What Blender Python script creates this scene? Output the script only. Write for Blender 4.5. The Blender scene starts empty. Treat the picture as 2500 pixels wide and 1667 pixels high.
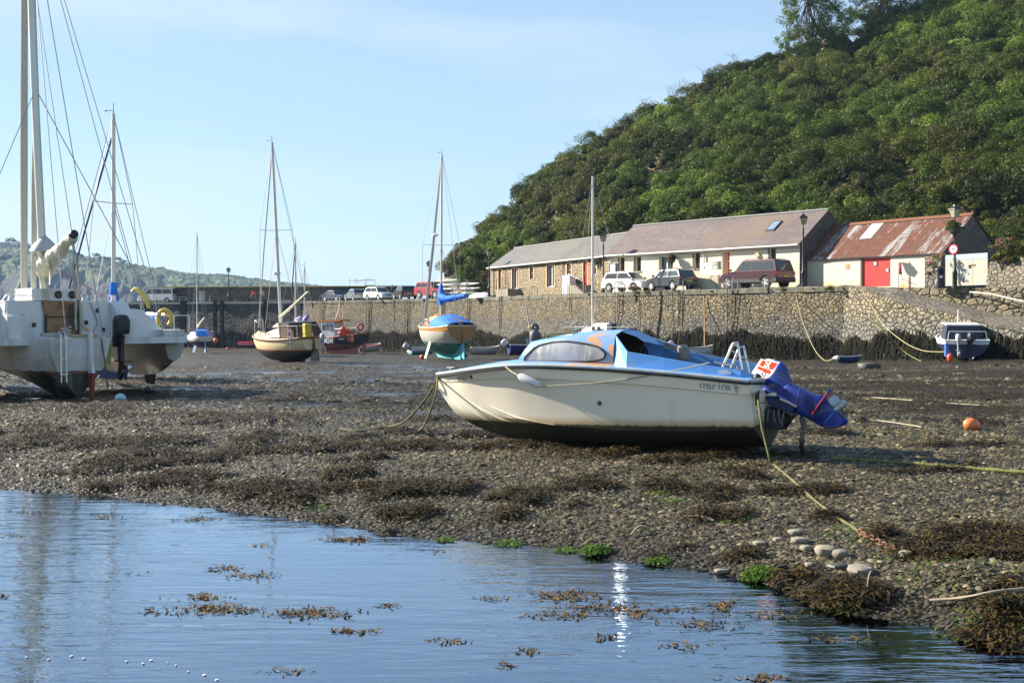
import bpy, math, random
import numpy as np
from mathutils import Vector, Matrix
sc = bpy.context.scene
COL = sc.collection
R = math.radians
# ---------------------------------------------------------------- camera, sky, sun, exposure
E, F, HZ = 2.0, 2800.0, 772.0            # eye height, focal length and horizon row measured on the 2500 px photo
def at(px, py, d): return Vector(((px-1250)/F*d, d, E-(py-HZ)/F*d))
def gx(px, d): return (px-1250)/F*d
cd = bpy.data.cameras.new('camera'); cam = bpy.data.objects.new('camera', cd); COL.objects.link(cam)
cam.location = (0, 0, E); cam.rotation_euler = (R(90), 0, 0)
cd.sensor_width = 36; cd.lens = 36*F/2500; cd.shift_y = -(833.5-HZ)/2500
cd.clip_start = .1; cd.clip_end = 12000; sc.camera = cam
SUN = Vector((-.91, .41, 0)).normalized(); EL = R(27)
w = bpy.data.worlds.new('World'); sc.world = w; w.use_nodes = True
nt = w.node_tree; nt.nodes.clear()
out = nt.nodes.new('ShaderNodeOutputWorld'); bg = nt.nodes.new('ShaderNodeBackground')
sky = nt.nodes.new('ShaderNodeTexSky'); sky.sky_type = 'NISHITA'; sky.sun_disc = False
sky.sun_elevation = EL; sky.sun_rotation = math.atan2(SUN.x, SUN.y)
sky.air_density = 1.0; sky.dust_density = .2; sky.ozone_density = 2.2
hs = nt.nodes.new('ShaderNodeHueSaturation'); hs.inputs['Saturation'].default_value = 1.12
tc = nt.nodes.new('ShaderNodeTexCoord'); mp = nt.nodes.new('ShaderNodeMapping')
mp.inputs['Scale'].default_value = (1.2, 1.2, 7); mp.inputs['Rotation'].default_value = (0, R(9), 0)
nz = nt.nodes.new('ShaderNodeTexNoise'); nz.inputs['Scale'].default_value = 1.6; nz.inputs['Detail'].default_value = 5
cr = nt.nodes.new('ShaderNodeMapRange'); cr.inputs[1].default_value = .5; cr.inputs[2].default_value = .85; cr.inputs[4].default_value = .9
mx = nt.nodes.new('ShaderNodeMix'); mx.data_type = 'RGBA'; mx.inputs['B'].default_value = (4.6, 5.2, 5.6, 1)
L = nt.links.new
L(tc.outputs['Generated'], mp.inputs[0]); L(mp.outputs[0], nz.inputs['Vector']); L(nz.outputs['Fac'], cr.inputs[0])
m0 = nt.nodes.new('ShaderNodeMix'); m0.data_type = 'RGBA'; m0.inputs['Factor'].default_value = .6; m0.inputs['B'].default_value = (3.2, 4.3, 5.4, 1)
sz0 = nt.nodes.new('ShaderNodeSeparateXYZ'); mz = nt.nodes.new('ShaderNodeMapRange'); nt.links.new(tc.outputs['Generated'], sz0.inputs[0]); nt.links.new(sz0.outputs['Z'], mz.inputs[0])
mz.inputs[1].default_value = .22; mz.inputs[2].default_value = .52; mz.inputs[3].default_value = .62; mz.inputs[4].default_value = .08; nt.links.new(mz.outputs[0], m0.inputs['Factor'])
L(sky.outputs[0], hs.inputs['Color']); L(hs.outputs[0], m0.inputs['A']); L(m0.outputs['Result'], mx.inputs['A']); L(cr.outputs[0], mx.inputs['Factor'])
L(mx.outputs['Result'], bg.inputs['Color']); bg.inputs['Strength'].default_value = .070; L(bg.outputs[0], out.inputs[0])
sl = bpy.data.lights.new('sun', 'SUN'); sl.energy = 5.0; sl.angle = R(.5); sl.color = (1, .91, .77)
so = bpy.data.objects.new('sun', sl); COL.objects.link(so)
so.rotation_euler = Vector((SUN.x*math.cos(EL), SUN.y*math.cos(EL), math.sin(EL))).to_track_quat('Z', 'Y').to_euler()
so.location = (-40, 30, 60)
sc.view_settings.view_transform = 'Standard'; sc.view_settings.look = 'None'; sc.view_settings.exposure = 1.4
sc.cycles.use_denoising = True; sc.cycles.max_bounces = 6; sc.cycles.transparent_max_bounces = 12
sc.cycles.volume_bounces = 0; sc.cycles.caustics_reflective = False; sc.cycles.caustics_refractive = False
sc.cycles.sample_clamp_indirect = 6; sc.cycles.use_adaptive_sampling = True; sc.cycles.adaptive_threshold = .02

# ---------------------------------------------------------------- helpers
rnd = random.Random(7); NR = np.random.default_rng(7)
def tag(o, label=None, cat=None, group=None, kind=None):
    if label: o['label'] = label
    if cat: o['category'] = cat
    if group: o['group'] = group
    if kind: o['kind'] = kind
    return o
def thing(name, label, cat, loc=(0, 0, 0), rz=0, group=None, rot=None):
    o = bpy.data.objects.new(name, None); COL.objects.link(o); o.empty_display_size = .3
    o.location = loc; o.rotation_euler = rot if rot else (0, 0, rz)
    return tag(o, label, cat, group)
def dup(root, loc, rz, label):
    def cp(o, par):
        c = o.copy(); COL.objects.link(c); c.parent = par
        for ch in kids.get(o.name, []): cp(ch, c)
        return c
    kids = {}
    for o in COL.objects:
        if o.parent: kids.setdefault(o.parent.name, []).append(o)
    c = cp(root, None); c.location = loc; c.rotation_euler = (0, 0, rz); c['label'] = label
    return c
def mesh_np(name, V, Fc, mats, parent=None, smooth=False, col=None, mi=None, attr=None):
    me = bpy.data.meshes.new(name); V = np.asarray(V, np.float32); Fc = np.asarray(Fc, np.int32)
    n, k = Fc.shape
    me.vertices.add(len(V)); me.vertices.foreach_set('co', V.ravel())
    me.loops.add(n*k); me.loops.foreach_set('vertex_index', Fc.ravel())
    me.polygons.add(n); me.polygons.foreach_set('loop_start', np.arange(0, n*k, k, dtype=np.int32))
    me.polygons.foreach_set('loop_total', np.full(n, k, np.int32))
    if smooth: me.polygons.foreach_set('use_smooth', np.ones(n, bool))
    for m in (mats if isinstance(mats, (list, tuple)) else [mats]): me.materials.append(m)
    if mi is not None: me.polygons.foreach_set('material_index', np.asarray(mi, np.int32))
    me.update(calc_edges=True)
    if col is not None:
        a = me.color_attributes.new('tint', 'FLOAT_COLOR', 'POINT'); c4 = np.ones((len(V), 4), np.float32); c4[:, :3] = col
        a.data.foreach_set('color', c4.ravel())
    if attr:
        for kx, v in attr.items():
            a = me.attributes.new(kx, 'FLOAT', 'POINT'); a.data.foreach_set('value', np.asarray(v, np.float32))
    o = bpy.data.objects.new(name, me); COL.objects.link(o); o.parent = parent
    return o
class MB:
    def __init__(s): s.v = []; s.f = []; s.m = []
    def add(s, vs, fs, m=0):
        b = len(s.v); s.v += [tuple(v) for v in vs]; s.f += [tuple(i+b for i in f) for f in fs]; s.m += [m]*len(fs); return s
    def box(s, x0, x1, y0, y1, z0, z1, m=0, M=None):
        vs = [Vector((x, y, z)) for x in (x0, x1) for y in (y0, y1) for z in (z0, z1)]
        if M: vs = [M @ v for v in vs]
        return s.add(vs, [(0, 1, 3, 2), (4, 6, 7, 5), (0, 4, 5, 1), (2, 3, 7, 6), (0, 2, 6, 4), (1, 5, 7, 3)], m)
    def rbox(s, x0, x1, y0, y1, z0, z1, b=.03, m=0):     # box with chamfered vertical and top edges
        pts = [(x0+b, y0), (x1-b, y0), (x1, y0+b), (x1, y1-b), (x1-b, y1), (x0+b, y1), (x0, y1-b), (x0, y0+b)]
        cx, cy = (x0+x1)/2, (y0+y1)/2
        def ring(z, i): return [(x-math.copysign(i, x-cx), y-math.copysign(i, y-cy), z) for x, y in pts]
        return s.loft([ring(z0, b*.7), ring(z0+b, 0), ring(z1-b, 0), ring(z1, b*.7)], m=m)
    def loft(s, rings, closed=True, cap=True, m=0):
        n = len(rings[0]); vs = [p for r in rings for p in r]; fs = []
        for i in range(len(rings)-1):
            for j in range(n if closed else n-1):
                k = (j+1) % n
                fs.append((i*n+j, i*n+k, (i+1)*n+k, (i+1)*n+j))
        if cap and closed:
            fs.append(tuple(range(n))[::-1]); fs.append(tuple((len(rings)-1)*n+j for j in range(n)))
        return s.add(vs, fs, m)
    def tube(s, pts, r, n=6, m=0, flat=1.0):
        pts = [Vector(p) for p in pts]; rs = r if isinstance(r, (list, tuple)) else [r]*len(pts)
        t0 = (pts[1]-pts[0]).normalized(); u = t0.orthogonal().normalized(); rings = []
        if abs(t0.z) < .95: u = t0.cross(Vector((0, 0, 1))).normalized()
        for i, p in enumerate(pts):
            a = pts[max(i-1, 0)]; b = pts[min(i+1, len(pts)-1)]; t = (b-a).normalized() if (b-a).length > 1e-9 else t0
            u = (u - t*u.dot(t)); u = u.normalized() if u.length > 1e-6 else t.orthogonal().normalized(); w_ = t.cross(u)
            rings.append([p+(u*math.cos(2*math.pi*k/n)+w_*math.sin(2*math.pi*k/n)*flat)*rs[i] for k in range(n)])
        return s.loft(rings, m=m)
    def prism(s, poly, axis, a, b, m=0, inset=None):    # poly in the two other axes
        def P(p, h): return {'x': (h, p[0], p[1]), 'y': (p[0], h, p[1]), 'z': (p[0], p[1], h)}[axis]
        return s.loft([[P(p, a) for p in poly], [P(p, b) for p in poly]], m=m)
    def lathe(s, prof, n=16, c=(0, 0, 0), m=0, axis='z', arc=None):
        rings = []
        for r, z in prof:
            q = []
            for k in range(n):
                a = 2*math.pi*k/n; x, y = r*math.cos(a), r*math.sin(a)
                q.append({'z': (c[0]+x, c[1]+y, c[2]+z), 'y': (c[0]+x, c[1]+z, c[2]+y), 'x': (c[0]+z, c[1]+x, c[2]+y)}[axis])
            rings.append(q)
        return s.loft(rings, m=m)
    def ball(s, c, rx, ry=None, rz=None, n=12, m=0):
        ry = ry or rx; rz = rz or rx; k = max(5, n//2+1)
        rings = [[(c[0]+rx*math.sin(p)*math.cos(2*math.pi*j/n), c[1]+ry*math.sin(p)*math.sin(2*math.pi*j/n), c[2]-rz*math.cos(p)) for j in range(n)]
                 for p in [math.pi*(.02+.96*i/(k-1)) for i in range(k)]]
        return s.loft(rings, m=m)
    def quad(s, a, b, c, d, m=0): return s.add([a, b, c, d], [(0, 1, 2, 3)], m)
    def torus(s, c, R0, r, n=20, k=7, axis='y', m=0, sq=1.0):
        vs = []; fs = []
        for i in range(n):
            a = 2*math.pi*i/n
            for j in range(k):
                b = 2*math.pi*j/k; q = R0+r*math.cos(b); h = r*math.sin(b)*sq
                x, y = q*math.cos(a), q*math.sin(a)
                vs.append({'z': (c[0]+x, c[1]+y, c[2]+h), 'y': (c[0]+x, c[1]+h, c[2]+y), 'x': (c[0]+h, c[1]+x, c[2]+y)}[axis])
        for i in range(n):
            for j in range(k):
                fs.append((i*k+j, ((i+1) % n)*k+j, ((i+1) % n)*k+(j+1) % k, i*k+(j+1) % k))
        return s.add(vs, fs, m)
    def build(s, name, mats, parent=None, smooth=None, fix=True):
        me = bpy.data.meshes.new(name); me.from_pydata(s.v, [], s.f)
        for m in (mats if isinstance(mats, (list, tuple)) else [mats]): me.materials.append(m)
        me.polygons.foreach_set('material_index', s.m)
        if fix:
            import bmesh
            bm = bmesh.new(); bm.from_mesh(me); bmesh.ops.recalc_face_normals(bm, faces=bm.faces); bm.to_mesh(me); bm.free()
        if smooth:
            me.polygons.foreach_set('use_smooth', [True]*len(me.polygons)); me.set_sharp_from_angle(angle=R(smooth))
        me.update(); o = bpy.data.objects.new(name, me); COL.objects.link(o); o.parent = parent
        return o
def text(body, name, mat_, parent, loc, rot, size, ext=.002, sx=1.0, shear=0, bold=0, align='CENTER'):
    cu = bpy.data.curves.new(name, 'FONT'); cu.body = body; cu.size = size; cu.extrude = ext; cu.align_x = align; cu.align_y = 'CENTER'; cu.shear = shear; cu.offset = bold
    tmp = bpy.data.objects.new('t', cu); COL.objects.link(tmp); bpy.context.view_layer.update()
    me = bpy.data.meshes.new_from_object(tmp.evaluated_get(bpy.context.evaluated_depsgraph_get()))
    bpy.data.objects.remove(tmp); me.materials.clear(); me.materials.append(mat_); me.name = name
    o = bpy.data.objects.new(name, me); COL.objects.link(o); o.parent = parent
    o.location = loc; o.rotation_euler = rot; o.scale = (sx, 1, 1)
    return o
# numpy value noise
def vn(x, y, s=0):
    xi = np.floor(x).astype(np.int64); yi = np.floor(y).astype(np.int64); xf = x-xi; yf = y-yi
    def h(a, b):
        n = (a*374761393+b*668265263+s*974634777) & 0xffffffff; n = ((n ^ (n >> 13))*1274126177) & 0xffffffff
        return ((n ^ (n >> 16)) & 0xffff)/65535.
    u = xf*xf*(3-2*xf); v = yf*yf*(3-2*yf)
    return (h(xi, yi)*(1-u)+h(xi+1, yi)*u)*(1-v)+(h(xi, yi+1)*(1-u)+h(xi+1, yi+1)*u)*v
def fbm(x, y, s=0, o=4):
    a = .5; r = 0; t = 0
    for i in range(o): r = r+a*vn(x*2**i, y*2**i, s+i); t += a; a *= .5
    return r/t
# ---------------------------------------------------------------- materials
def _new(name):
    m = bpy.data.materials.new(name); m.use_nodes = True; n = m.node_tree; b = n.nodes['Principled BSDF']; return m, n, b
def _noise(n, scale, detail=4, vec=None, dist=0, rough=.5):
    t = n.nodes.new('ShaderNodeTexNoise'); t.inputs['Scale'].default_value = scale; t.inputs['Detail'].default_value = detail
    t.inputs['Distortion'].default_value = dist; t.inputs['Roughness'].default_value = rough
    if vec is not None: n.links.new(vec, t.inputs['Vector'])
    return t.outputs['Fac']
def _obj(n, scale=(1, 1, 1), rot=(0, 0, 0)):
    t = n.nodes.new('ShaderNodeTexCoord'); mp = n.nodes.new('ShaderNodeMapping'); mp.inputs['Scale'].default_value = scale; mp.inputs['Rotation'].default_value = rot
    n.links.new(t.outputs['Object'], mp.inputs[0]); return mp.outputs[0]
def _mix(n, f, a, b, mode='MIX'):
    m = n.nodes.new('ShaderNodeMix'); m.data_type = 'RGBA'; m.blend_type = mode
    for k, v in (('Factor', f), ('A', a), ('B', b)):
        if isinstance(v, (int, float)): m.inputs[k].default_value = v
        elif isinstance(v, (tuple, list)): m.inputs[k].default_value = (*v[:3], 1)
        else: n.links.new(v, m.inputs[k])
    return m.outputs['Result']
def _math(n, op, a, b=None, c=None):
    m = n.nodes.new('ShaderNodeMath'); m.operation = op
    for i, v in enumerate((a, b, c)):
        if v is None: continue
        if isinstance(v, (int, float)): m.inputs[i].default_value = v
        else: n.links.new(v, m.inputs[i])
    return m.outputs[0]
def _mr(n, v, a, b, c=0., d=1.):
    m = n.nodes.new('ShaderNodeMapRange'); n.links.new(v, m.inputs[0])
    for i, q in enumerate((a, b, c, d)): m.inputs[i+1].default_value = q
    return m.outputs[0]
def _bump(n, b, h, strength, dist=.02):
    bp = n.nodes.new('ShaderNodeBump'); bp.inputs['Strength'].default_value = strength; bp.inputs['Distance'].default_value = dist
    n.links.new(h, bp.inputs['Height']); n.links.new(bp.outputs[0], b.inputs['Normal'])
def scl(c, k): return tuple(min(1, x*k) for x in c[:3])
MC = {}
def mat(name, col, rough=.5, var=.15, scale=5, bump=0, metal=0, dirt=None, dirt_amt=.35, spec=None, coat=0, streak=False, bscale=None):
    if name in MC: return MC[name]
    m, n, b = _new(name); vec = _obj(n); 
    c = _mix(n, _noise(n, scale, 5, vec), scl(col, 1-var), scl(col, 1+var))
    if dirt:
        v2 = _obj(n, (scale*1.3, scale*1.3, scale*.25)) if streak else _obj(n, (scale,)*3)
        f = _mr(n, _noise(n, 1.1, 7, v2, .4, .65), .62-dirt_amt*.5, .72-dirt_amt*.25, 0, .85)
        c = _mix(n, f, c, dirt)
    n.links.new(c, b.inputs['Base Color']); b.inputs['Roughness'].default_value = rough; b.inputs['Metallic'].default_value = metal
    if spec is not None: b.inputs['Specular IOR Level'].default_value = spec
    b.inputs['Coat Weight'].default_value = coat
    if bump: _bump(n, b, _noise(n, bscale or scale*4, 6, vec), bump)
    MC[name] = m; return m
def bands(name, stops, wob=.03, rough=.5, var=.12, scale=4, axis='Z', dirt=None, bump=0, dirt_amt=.3, lap=0):   # paint bands by height on the boat itself
    if name in MC: return MC[name]
    m, n, b = _new(name); vec = _obj(n); sp = n.nodes.new('ShaderNodeSeparateXYZ'); n.links.new(vec, sp.inputs[0])
    z = _math(n, 'ADD', sp.outputs[axis], _mr(n, _noise(n, 3, 4, vec), .3, .7, -wob, wob))
    c = stops[0][1]
    for zz, cc in stops[1:]:
        c = _mix(n, _mr(n, z, zz-.006, zz+.006), c, cc)
    c = _mix(n, 1.0, c, _mix(n, _noise(n, scale, 5, vec), (1-var,)*3, (1+var*.3,)*3), 'MULTIPLY')
    if dirt: c = _mix(n, _mr(n, _noise(n, 1.1, 7, _obj(n, (scale, scale, scale*.3)), .4, .65), .62-dirt_amt*.5, .75-dirt_amt*.25, 0, .7), c, dirt)
    n.links.new(c, b.inputs['Base Color']); b.inputs['Roughness'].default_value = rough
    if lap:
        wv = n.nodes.new('ShaderNodeTexWave'); wv.bands_direction = 'Z'; wv.wave_profile = 'SAW'; wv.inputs['Scale'].default_value = lap; n.links.new(vec, wv.inputs[0]); _bump(n, b, wv.outputs['Fac'], 1, .05)
    elif bump: _bump(n, b, _noise(n, scale*5, 5, vec), bump)
    MC[name] = m; return m
def stone(name, c1, c2, mortar, scale=2.2, flat=1.7, zones=None, bump=1.0, dist=.06, moss=None, rough=.85):
    if name in MC: return MC[name]
    m, n, b = _new(name); base = _obj(n, (1, 1, flat))
    dn = n.nodes.new('ShaderNodeTexNoise'); dn.inputs['Scale'].default_value = 1.3; n.links.new(base, dn.inputs['Vector'])
    add = n.nodes.new('ShaderNodeVectorMath'); add.operation = 'MULTIPLY_ADD'; n.links.new(dn.outputs['Color'], add.inputs[0]); add.inputs[1].default_value = (.25,)*3; n.links.new(base, add.inputs[2])
    def vor(f):
        v = n.nodes.new('ShaderNodeTexVoronoi'); v.feature = f; v.inputs['Scale'].default_value = scale; n.links.new(add.outputs[0], v.inputs['Vector']); return v
    e = vor('DISTANCE_TO_EDGE').outputs['Distance']; cc = vor('F1').outputs['Color']
    sp = n.nodes.new('ShaderNodeSeparateColor'); n.links.new(cc, sp.inputs[0])
    def tone(a, b_): return _mix(n, sp.outputs[0], a, b_)
    col = tone(c1, c2)
    if zones:
        sz = n.nodes.new('ShaderNodeSeparateXYZ'); n.links.new(_obj(n), sz.inputs[0])
        z = _math(n, 'ADD', sz.outputs['Z'], _mr(n, _noise(n, .5, 5, _obj(n)), .3, .7, -.45, .45))
        for z0, z1, a, b_ in zones: col = _mix(n, _mr(n, z, z0, z1), col, tone(a, b_))
    if moss: col = _mix(n, _mr(n, _noise(n, .9, 7, _obj(n), 0, .7), .52, .68, 0, .8), col, moss)
    col = _mix(n, _mr(n, _noise(n, 14, 5, _obj(n)), .3, .7), _mix(n, 1., col, (.72,)*3, 'MULTIPLY'), col)
    edge = _mr(n, e, .02, .07)
    col = _mix(n, edge, mortar, col)
    n.links.new(col, b.inputs['Base Color']); b.inputs['Roughness'].default_value = rough
    h = _math(n, 'ADD', _math(n, 'MULTIPLY', _mr(n, e, 0, .16), _mr(n, sp.outputs[1], 0, 1, .5, 1)), _math(n, 'MULTIPLY', _noise(n, 9, 5, _obj(n)), .35))
    _bump(n, b, h, bump, dist); MC[name] = m; return m
def leafmat(name='leaves', tr=.3):
    if name in MC: return MC[name]
    m, n, b = _new(name); a = n.nodes.new('ShaderNodeAttribute'); a.attribute_name = 'tint'
    b.inputs['Roughness'].default_value = .5; n.links.new(a.outputs['Color'], b.inputs['Base Color']); b.inputs['Specular IOR Level'].default_value = .14
    t = n.nodes.new('ShaderNodeBsdfTranslucent'); n.links.new(a.outputs['Color'], t.inputs['Color'])
    mx = n.nodes.new('ShaderNodeMixShader'); mx.inputs[0].default_value = tr
    n.links.new(b.outputs[0], mx.inputs[1]); n.links.new(t.outputs[0], mx.inputs[2]); n.links.new(mx.outputs[0], n.nodes['Material Output'].inputs[0])
    MC[name] = m; return m
def glass(name='window_glass', col=(.03, .04, .05), rough=.05):
    if name in MC: return MC[name]
    m, n, b = _new(name); b.inputs['Base Color'].default_value = (*col, 1); b.inputs['Roughness'].default_value = rough; b.inputs['IOR'].default_value = 1.6
    MC[name] = m; return m
white = lambda: mat('white_paint', (.78, .78, .76), .35, .06, 3, dirt=(.5, .47, .38), dirt_amt=.12)
alu = lambda: mat('aluminium', (.62, .63, .66), .35, .08, metal=.75)
blackm = lambda: mat('black_paint', (.012, .013, .015), .5, .2)
rubber = lambda: mat('rubber', (.02, .02, .022), .7, .2)
wire = lambda: mat('wire', (.28, .29, .3), .45, .1, metal=.3)
rope = lambda: mat('rope', (.42, .38, .26), .9, .25, 20, bump=.4)
# ---------------------------------------------------------------- ground heights
SHX = [-30, -12, -6.7, -5, -3.4, -1.8, -.7, .53, 1.6, 2.1, 2.3, 2.75, 3.1, 4, 8, 14]
SHY = [22, 15.8, 13.55, 12.9, 12.15, 11.0, 10.3, 9.7, 8.95, 8.3, 7.7, 7.5, 6.8, 5.6, 3, 1]
MOUNDS = [(2.3, 7.95, .5, .2, .03), (1.9, 8.9, .25, .2, .04), (3.2, 8.1, .5, .35, .08), (3.9, 7.4, .6, .5, .08), (3.1, 7.35, .25, .18, .1)]
def ground_z(X, Y, fine=True):
    X = np.asarray(X, float); Y = np.asarray(Y, float)
    g0 = np.interp(Y, [0, 14, 20, 27, 40, 53, 67, 75, 90, 108, 130, 150, 220], [.3, .3, .2, .05, -.12, -.3, -.58, -.75, -1.1, -1.6, -1.85, -1.93, -2.1])
    sm = lambda t: np.clip(t, 0, 1)**2*(3-2*np.clip(t, 0, 1))
    g0 = g0 + .4*sm((X-18)/8)*sm((Y-35)/15)
    s = (Y-np.interp(X, SHX, SHY) + .35*(fbm(X*1.1, Y*1.1, 5)-.5))*.8
    bank = np.where(s > 0, .3*(1-np.exp(-np.maximum(s, 0)*.55)), np.maximum(s*.16, -.4))
    z = bank + (g0-.3)
    for cx, cy, rx, ry, h in MOUNDS: z = z + h*np.exp(-((X-cx)/rx)**2-((Y-cy)/ry)**2)
    fade = np.clip(Y/40, .5, 2.2)
    z = z + (fbm(X*.5, Y*.5, 11, 3)-.5)*.07*fade*np.clip(np.abs(s)*1.2, .25, 1)
    if fine: z = z + (fbm(X*2.2, Y*3.2, 3, 3)-.5)*.05*np.clip(Y/20, .6, 1.8)
    return z
def gz(x, y): return float(ground_z(np.array([x]), np.array([y]))[0])
def on_ground(px, py):       # the ground point behind a pixel of the photo
    d = 12.
    for _ in range(60):
        x = gx(px, d); z = gz(x, d); d = .5*d+.5*F*(E-z)/(py-HZ)
    return Vector((gx(px, d), d, gz(gx(px, d), d)))
WEED = [(120, 1090, 240, 26), (380, 1085, 190, 26), (60, 1060, 150, 14), (300, 1130, 130, 16), (620, 1075, 120, 16), (180, 985, 330, 7), (640, 988, 300, 7),
        (840, 1160, 110, 20), (930, 1200, 120, 22), (1000, 1255, 110, 22), (1240, 1255, 90, 22), (1290, 1228, 60, 12), (1450, 1190, 110, 14), (1620, 1195, 100, 20),
        (1740, 1215, 100, 22), (1830, 1165, 70, 10), (1150, 1190, 60, 10), (2010, 1260, 60, 12), (1800, 1255, 90, 14), (1820, 1362, 60, 14), (2040, 1440, 130, 22),
        (2300, 1345, 130, 30), (2420, 1330, 160, 50), (2420, 1480, 170, 50), (2380, 1560, 120, 40), (2460, 1420, 100, 40), (2150, 1300, 60, 20), (1950, 1410, 110, 22),
        (640, 1030, 200, 10), (250, 1020, 200, 9), (1000, 1060, 80, 8), (2300, 1150, 120, 7), (1700, 1268, 60, 10), (960, 1300, 90, 10), (230, 1195, 60, 10), (440, 1185, 40, 8), (2000, 1200, 80, 10)]
WB = []
for px, py, a, b_ in WEED:
    p = on_ground(px, py); d = p.y; WB.append((p.x, p.y, a/F*d*.8, max(.12, b_/F*d*d/1.8*.8)))
def weed_mask(X, Y):
    m = np.zeros_like(X)
    for x, y, a, b_ in WB: m = np.maximum(m, np.exp(-((X-x)/a)**2-((Y-y)/b_)**2))
    n = fbm(X*1.7, Y*2.6, 21, 5)
    m = np.maximum(m, .62*np.clip((fbm(X*.5, Y*1.5, 25, 5)-.5)*6, 0, 1)*np.clip((X < 8), 0, 1)*np.clip((Y-10.5)/1.5, 0, 1))
    far = np.clip((Y-17)/8, 0, 1)*np.clip((fbm(X*.35, Y*.9, 31, 4)-.52)*9, 0, 1)
    return np.clip(np.maximum((m+(n-.5)*2.0-.42)*2.4, far*.9), 0, 1)
# ================================================================ SETTING
# mud and shingle
def make_ground():
    Y = np.concatenate([np.geomspace(3.2, 40, 420), np.geomspace(40.3, 230, 130)[0:]]); T = np.concatenate([np.linspace(-1.4, -.56, 30)[:-1], np.linspace(-.56, .56, 460), np.linspace(.56, 1.4, 30)[1:]])
    YY, TT = np.meshgrid(Y, T, indexing='ij'); XX = TT*YY
    Z = ground_z(XX, YY); W = weed_mask(XX, YY)
    Z = Z + W*(.02+.05*fbm(XX*6, YY*6, 41, 3))*np.clip(YY/12, .5, 1.5)*(YY < 60)
    wet = np.clip((fbm(XX*.16, YY*.33, 77, 4)-.47)*8, 0, 1)*np.clip((YY-19)/5, 0, 1)*np.clip((70-YY)/20, 0, 1)*(1-W)
    Z = Z - wet*(fbm(XX*2.2, YY*3.2, 3, 3)-.5)*.06
    s = (YY-np.interp(XX, SHX, SHY)); damp = np.exp(-np.clip(s, 0, 50)/.5)
    ny, nx = XX.shape; V = np.stack([XX, YY, Z], -1).reshape(-1, 3)
    i = np.arange((ny-1)*nx).reshape(ny-1, nx)[:, :-1].ravel()
    Fc = np.stack([i, i+1, i+nx+1, i+nx], 1)
    m, n, b = _new('mud_and_shingle'); vec = _obj(n)
    aw = n.nodes.new('ShaderNodeAttribute'); aw.attribute_name = 'weed'; at_ = n.nodes.new('ShaderNodeAttribute'); at_.attribute_name = 'wet'
    ad = n.nodes.new('ShaderNodeAttribute'); ad.attribute_name = 'damp'
    def vor(s, f='F1', v=vec):
        q = n.nodes.new('ShaderNodeTexVoronoi'); q.feature = f; q.inputs['Scale'].default_value = s; n.links.new(v, q.inputs['Vector']); return q
    v1 = vor(22, v=_obj(n, (1, 1.6, 1))); v2 = vor(7, v=_obj(n, (1, 1.7, 1)))
    sp = n.nodes.new('ShaderNodeSeparateColor'); n.links.new(v1.outputs['Color'], sp.inputs[0])
    sp2 = n.nodes.new('ShaderNodeSeparateColor'); n.links.new(v2.outputs['Color'], sp2.inputs[0])
    c = _mix(n, _mr(n, sp.outputs[0], .1, .95), (.022, .018, .010), (.105, .085, .050))
    c = _mix(n, _mr(n, sp2.outputs[1], .25, .8), _mix(n, 1., c, (.5, .5, .5), 'MULTIPLY'), c)
    c = _mix(n, _mr(n, _noise(n, .8, 6, vec), .45, .7, 0, .55), c, (.066, .062, .022))
    c = _mix(n, _mr(n, _noise(n, .35, 6, vec), .4, .65, 0, .6), c, (.036, .028, .019))
    c = _mix(n, _mr(n, at_.outputs['Fac'], 0, 1, 0, .85), c, (.036, .027, .020))
    c = _mix(n, _mr(n, ad.outputs['Fac'], 0, 1, 0, .7), c, (.022, .018, .013))
    wc = _mix(n, _mr(n, _noise(n, 6, 5, vec), .35, .65), (.012, .010, .006), (.055, .036, .012))
    c = _mix(n, _mr(n, aw.outputs['Fac'], .1, .6), c, wc)
    n.links.new(c, b.inputs['Base Color'])
    r = _mix(n, at_.outputs['Fac'], _mr(n, sp.outputs[1], 0, 1, .3, .8), (.14,)*3)
    n.links.new(r, b.inputs['Roughness']); n.links.new(_mr(n, at_.outputs['Fac'], 0, 1, .22, .55), b.inputs['Specular IOR Level'])
    h = _math(n, 'ADD', _math(n, 'MULTIPLY', v1.outputs['Distance'], -1.), _math(n, 'MULTIPLY', _noise(n, 30, 4, vec), .5))
    h = _math(n, 'ADD', h, _math(n, 'MULTIPLY', v2.outputs['Distance'], -1.6))
    h = _math(n, 'MULTIPLY', h, _mr(n, at_.outputs['Fac'], 0, 1, 1, .12))
    _bump(n, b, h, 1., .05)
    o = mesh_np('mud', V, Fc, m, smooth=True, attr={'weed': W.ravel(), 'wet': wet.ravel(), 'damp': damp.ravel()}); tag(o, kind='structure')
make_ground()
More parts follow.
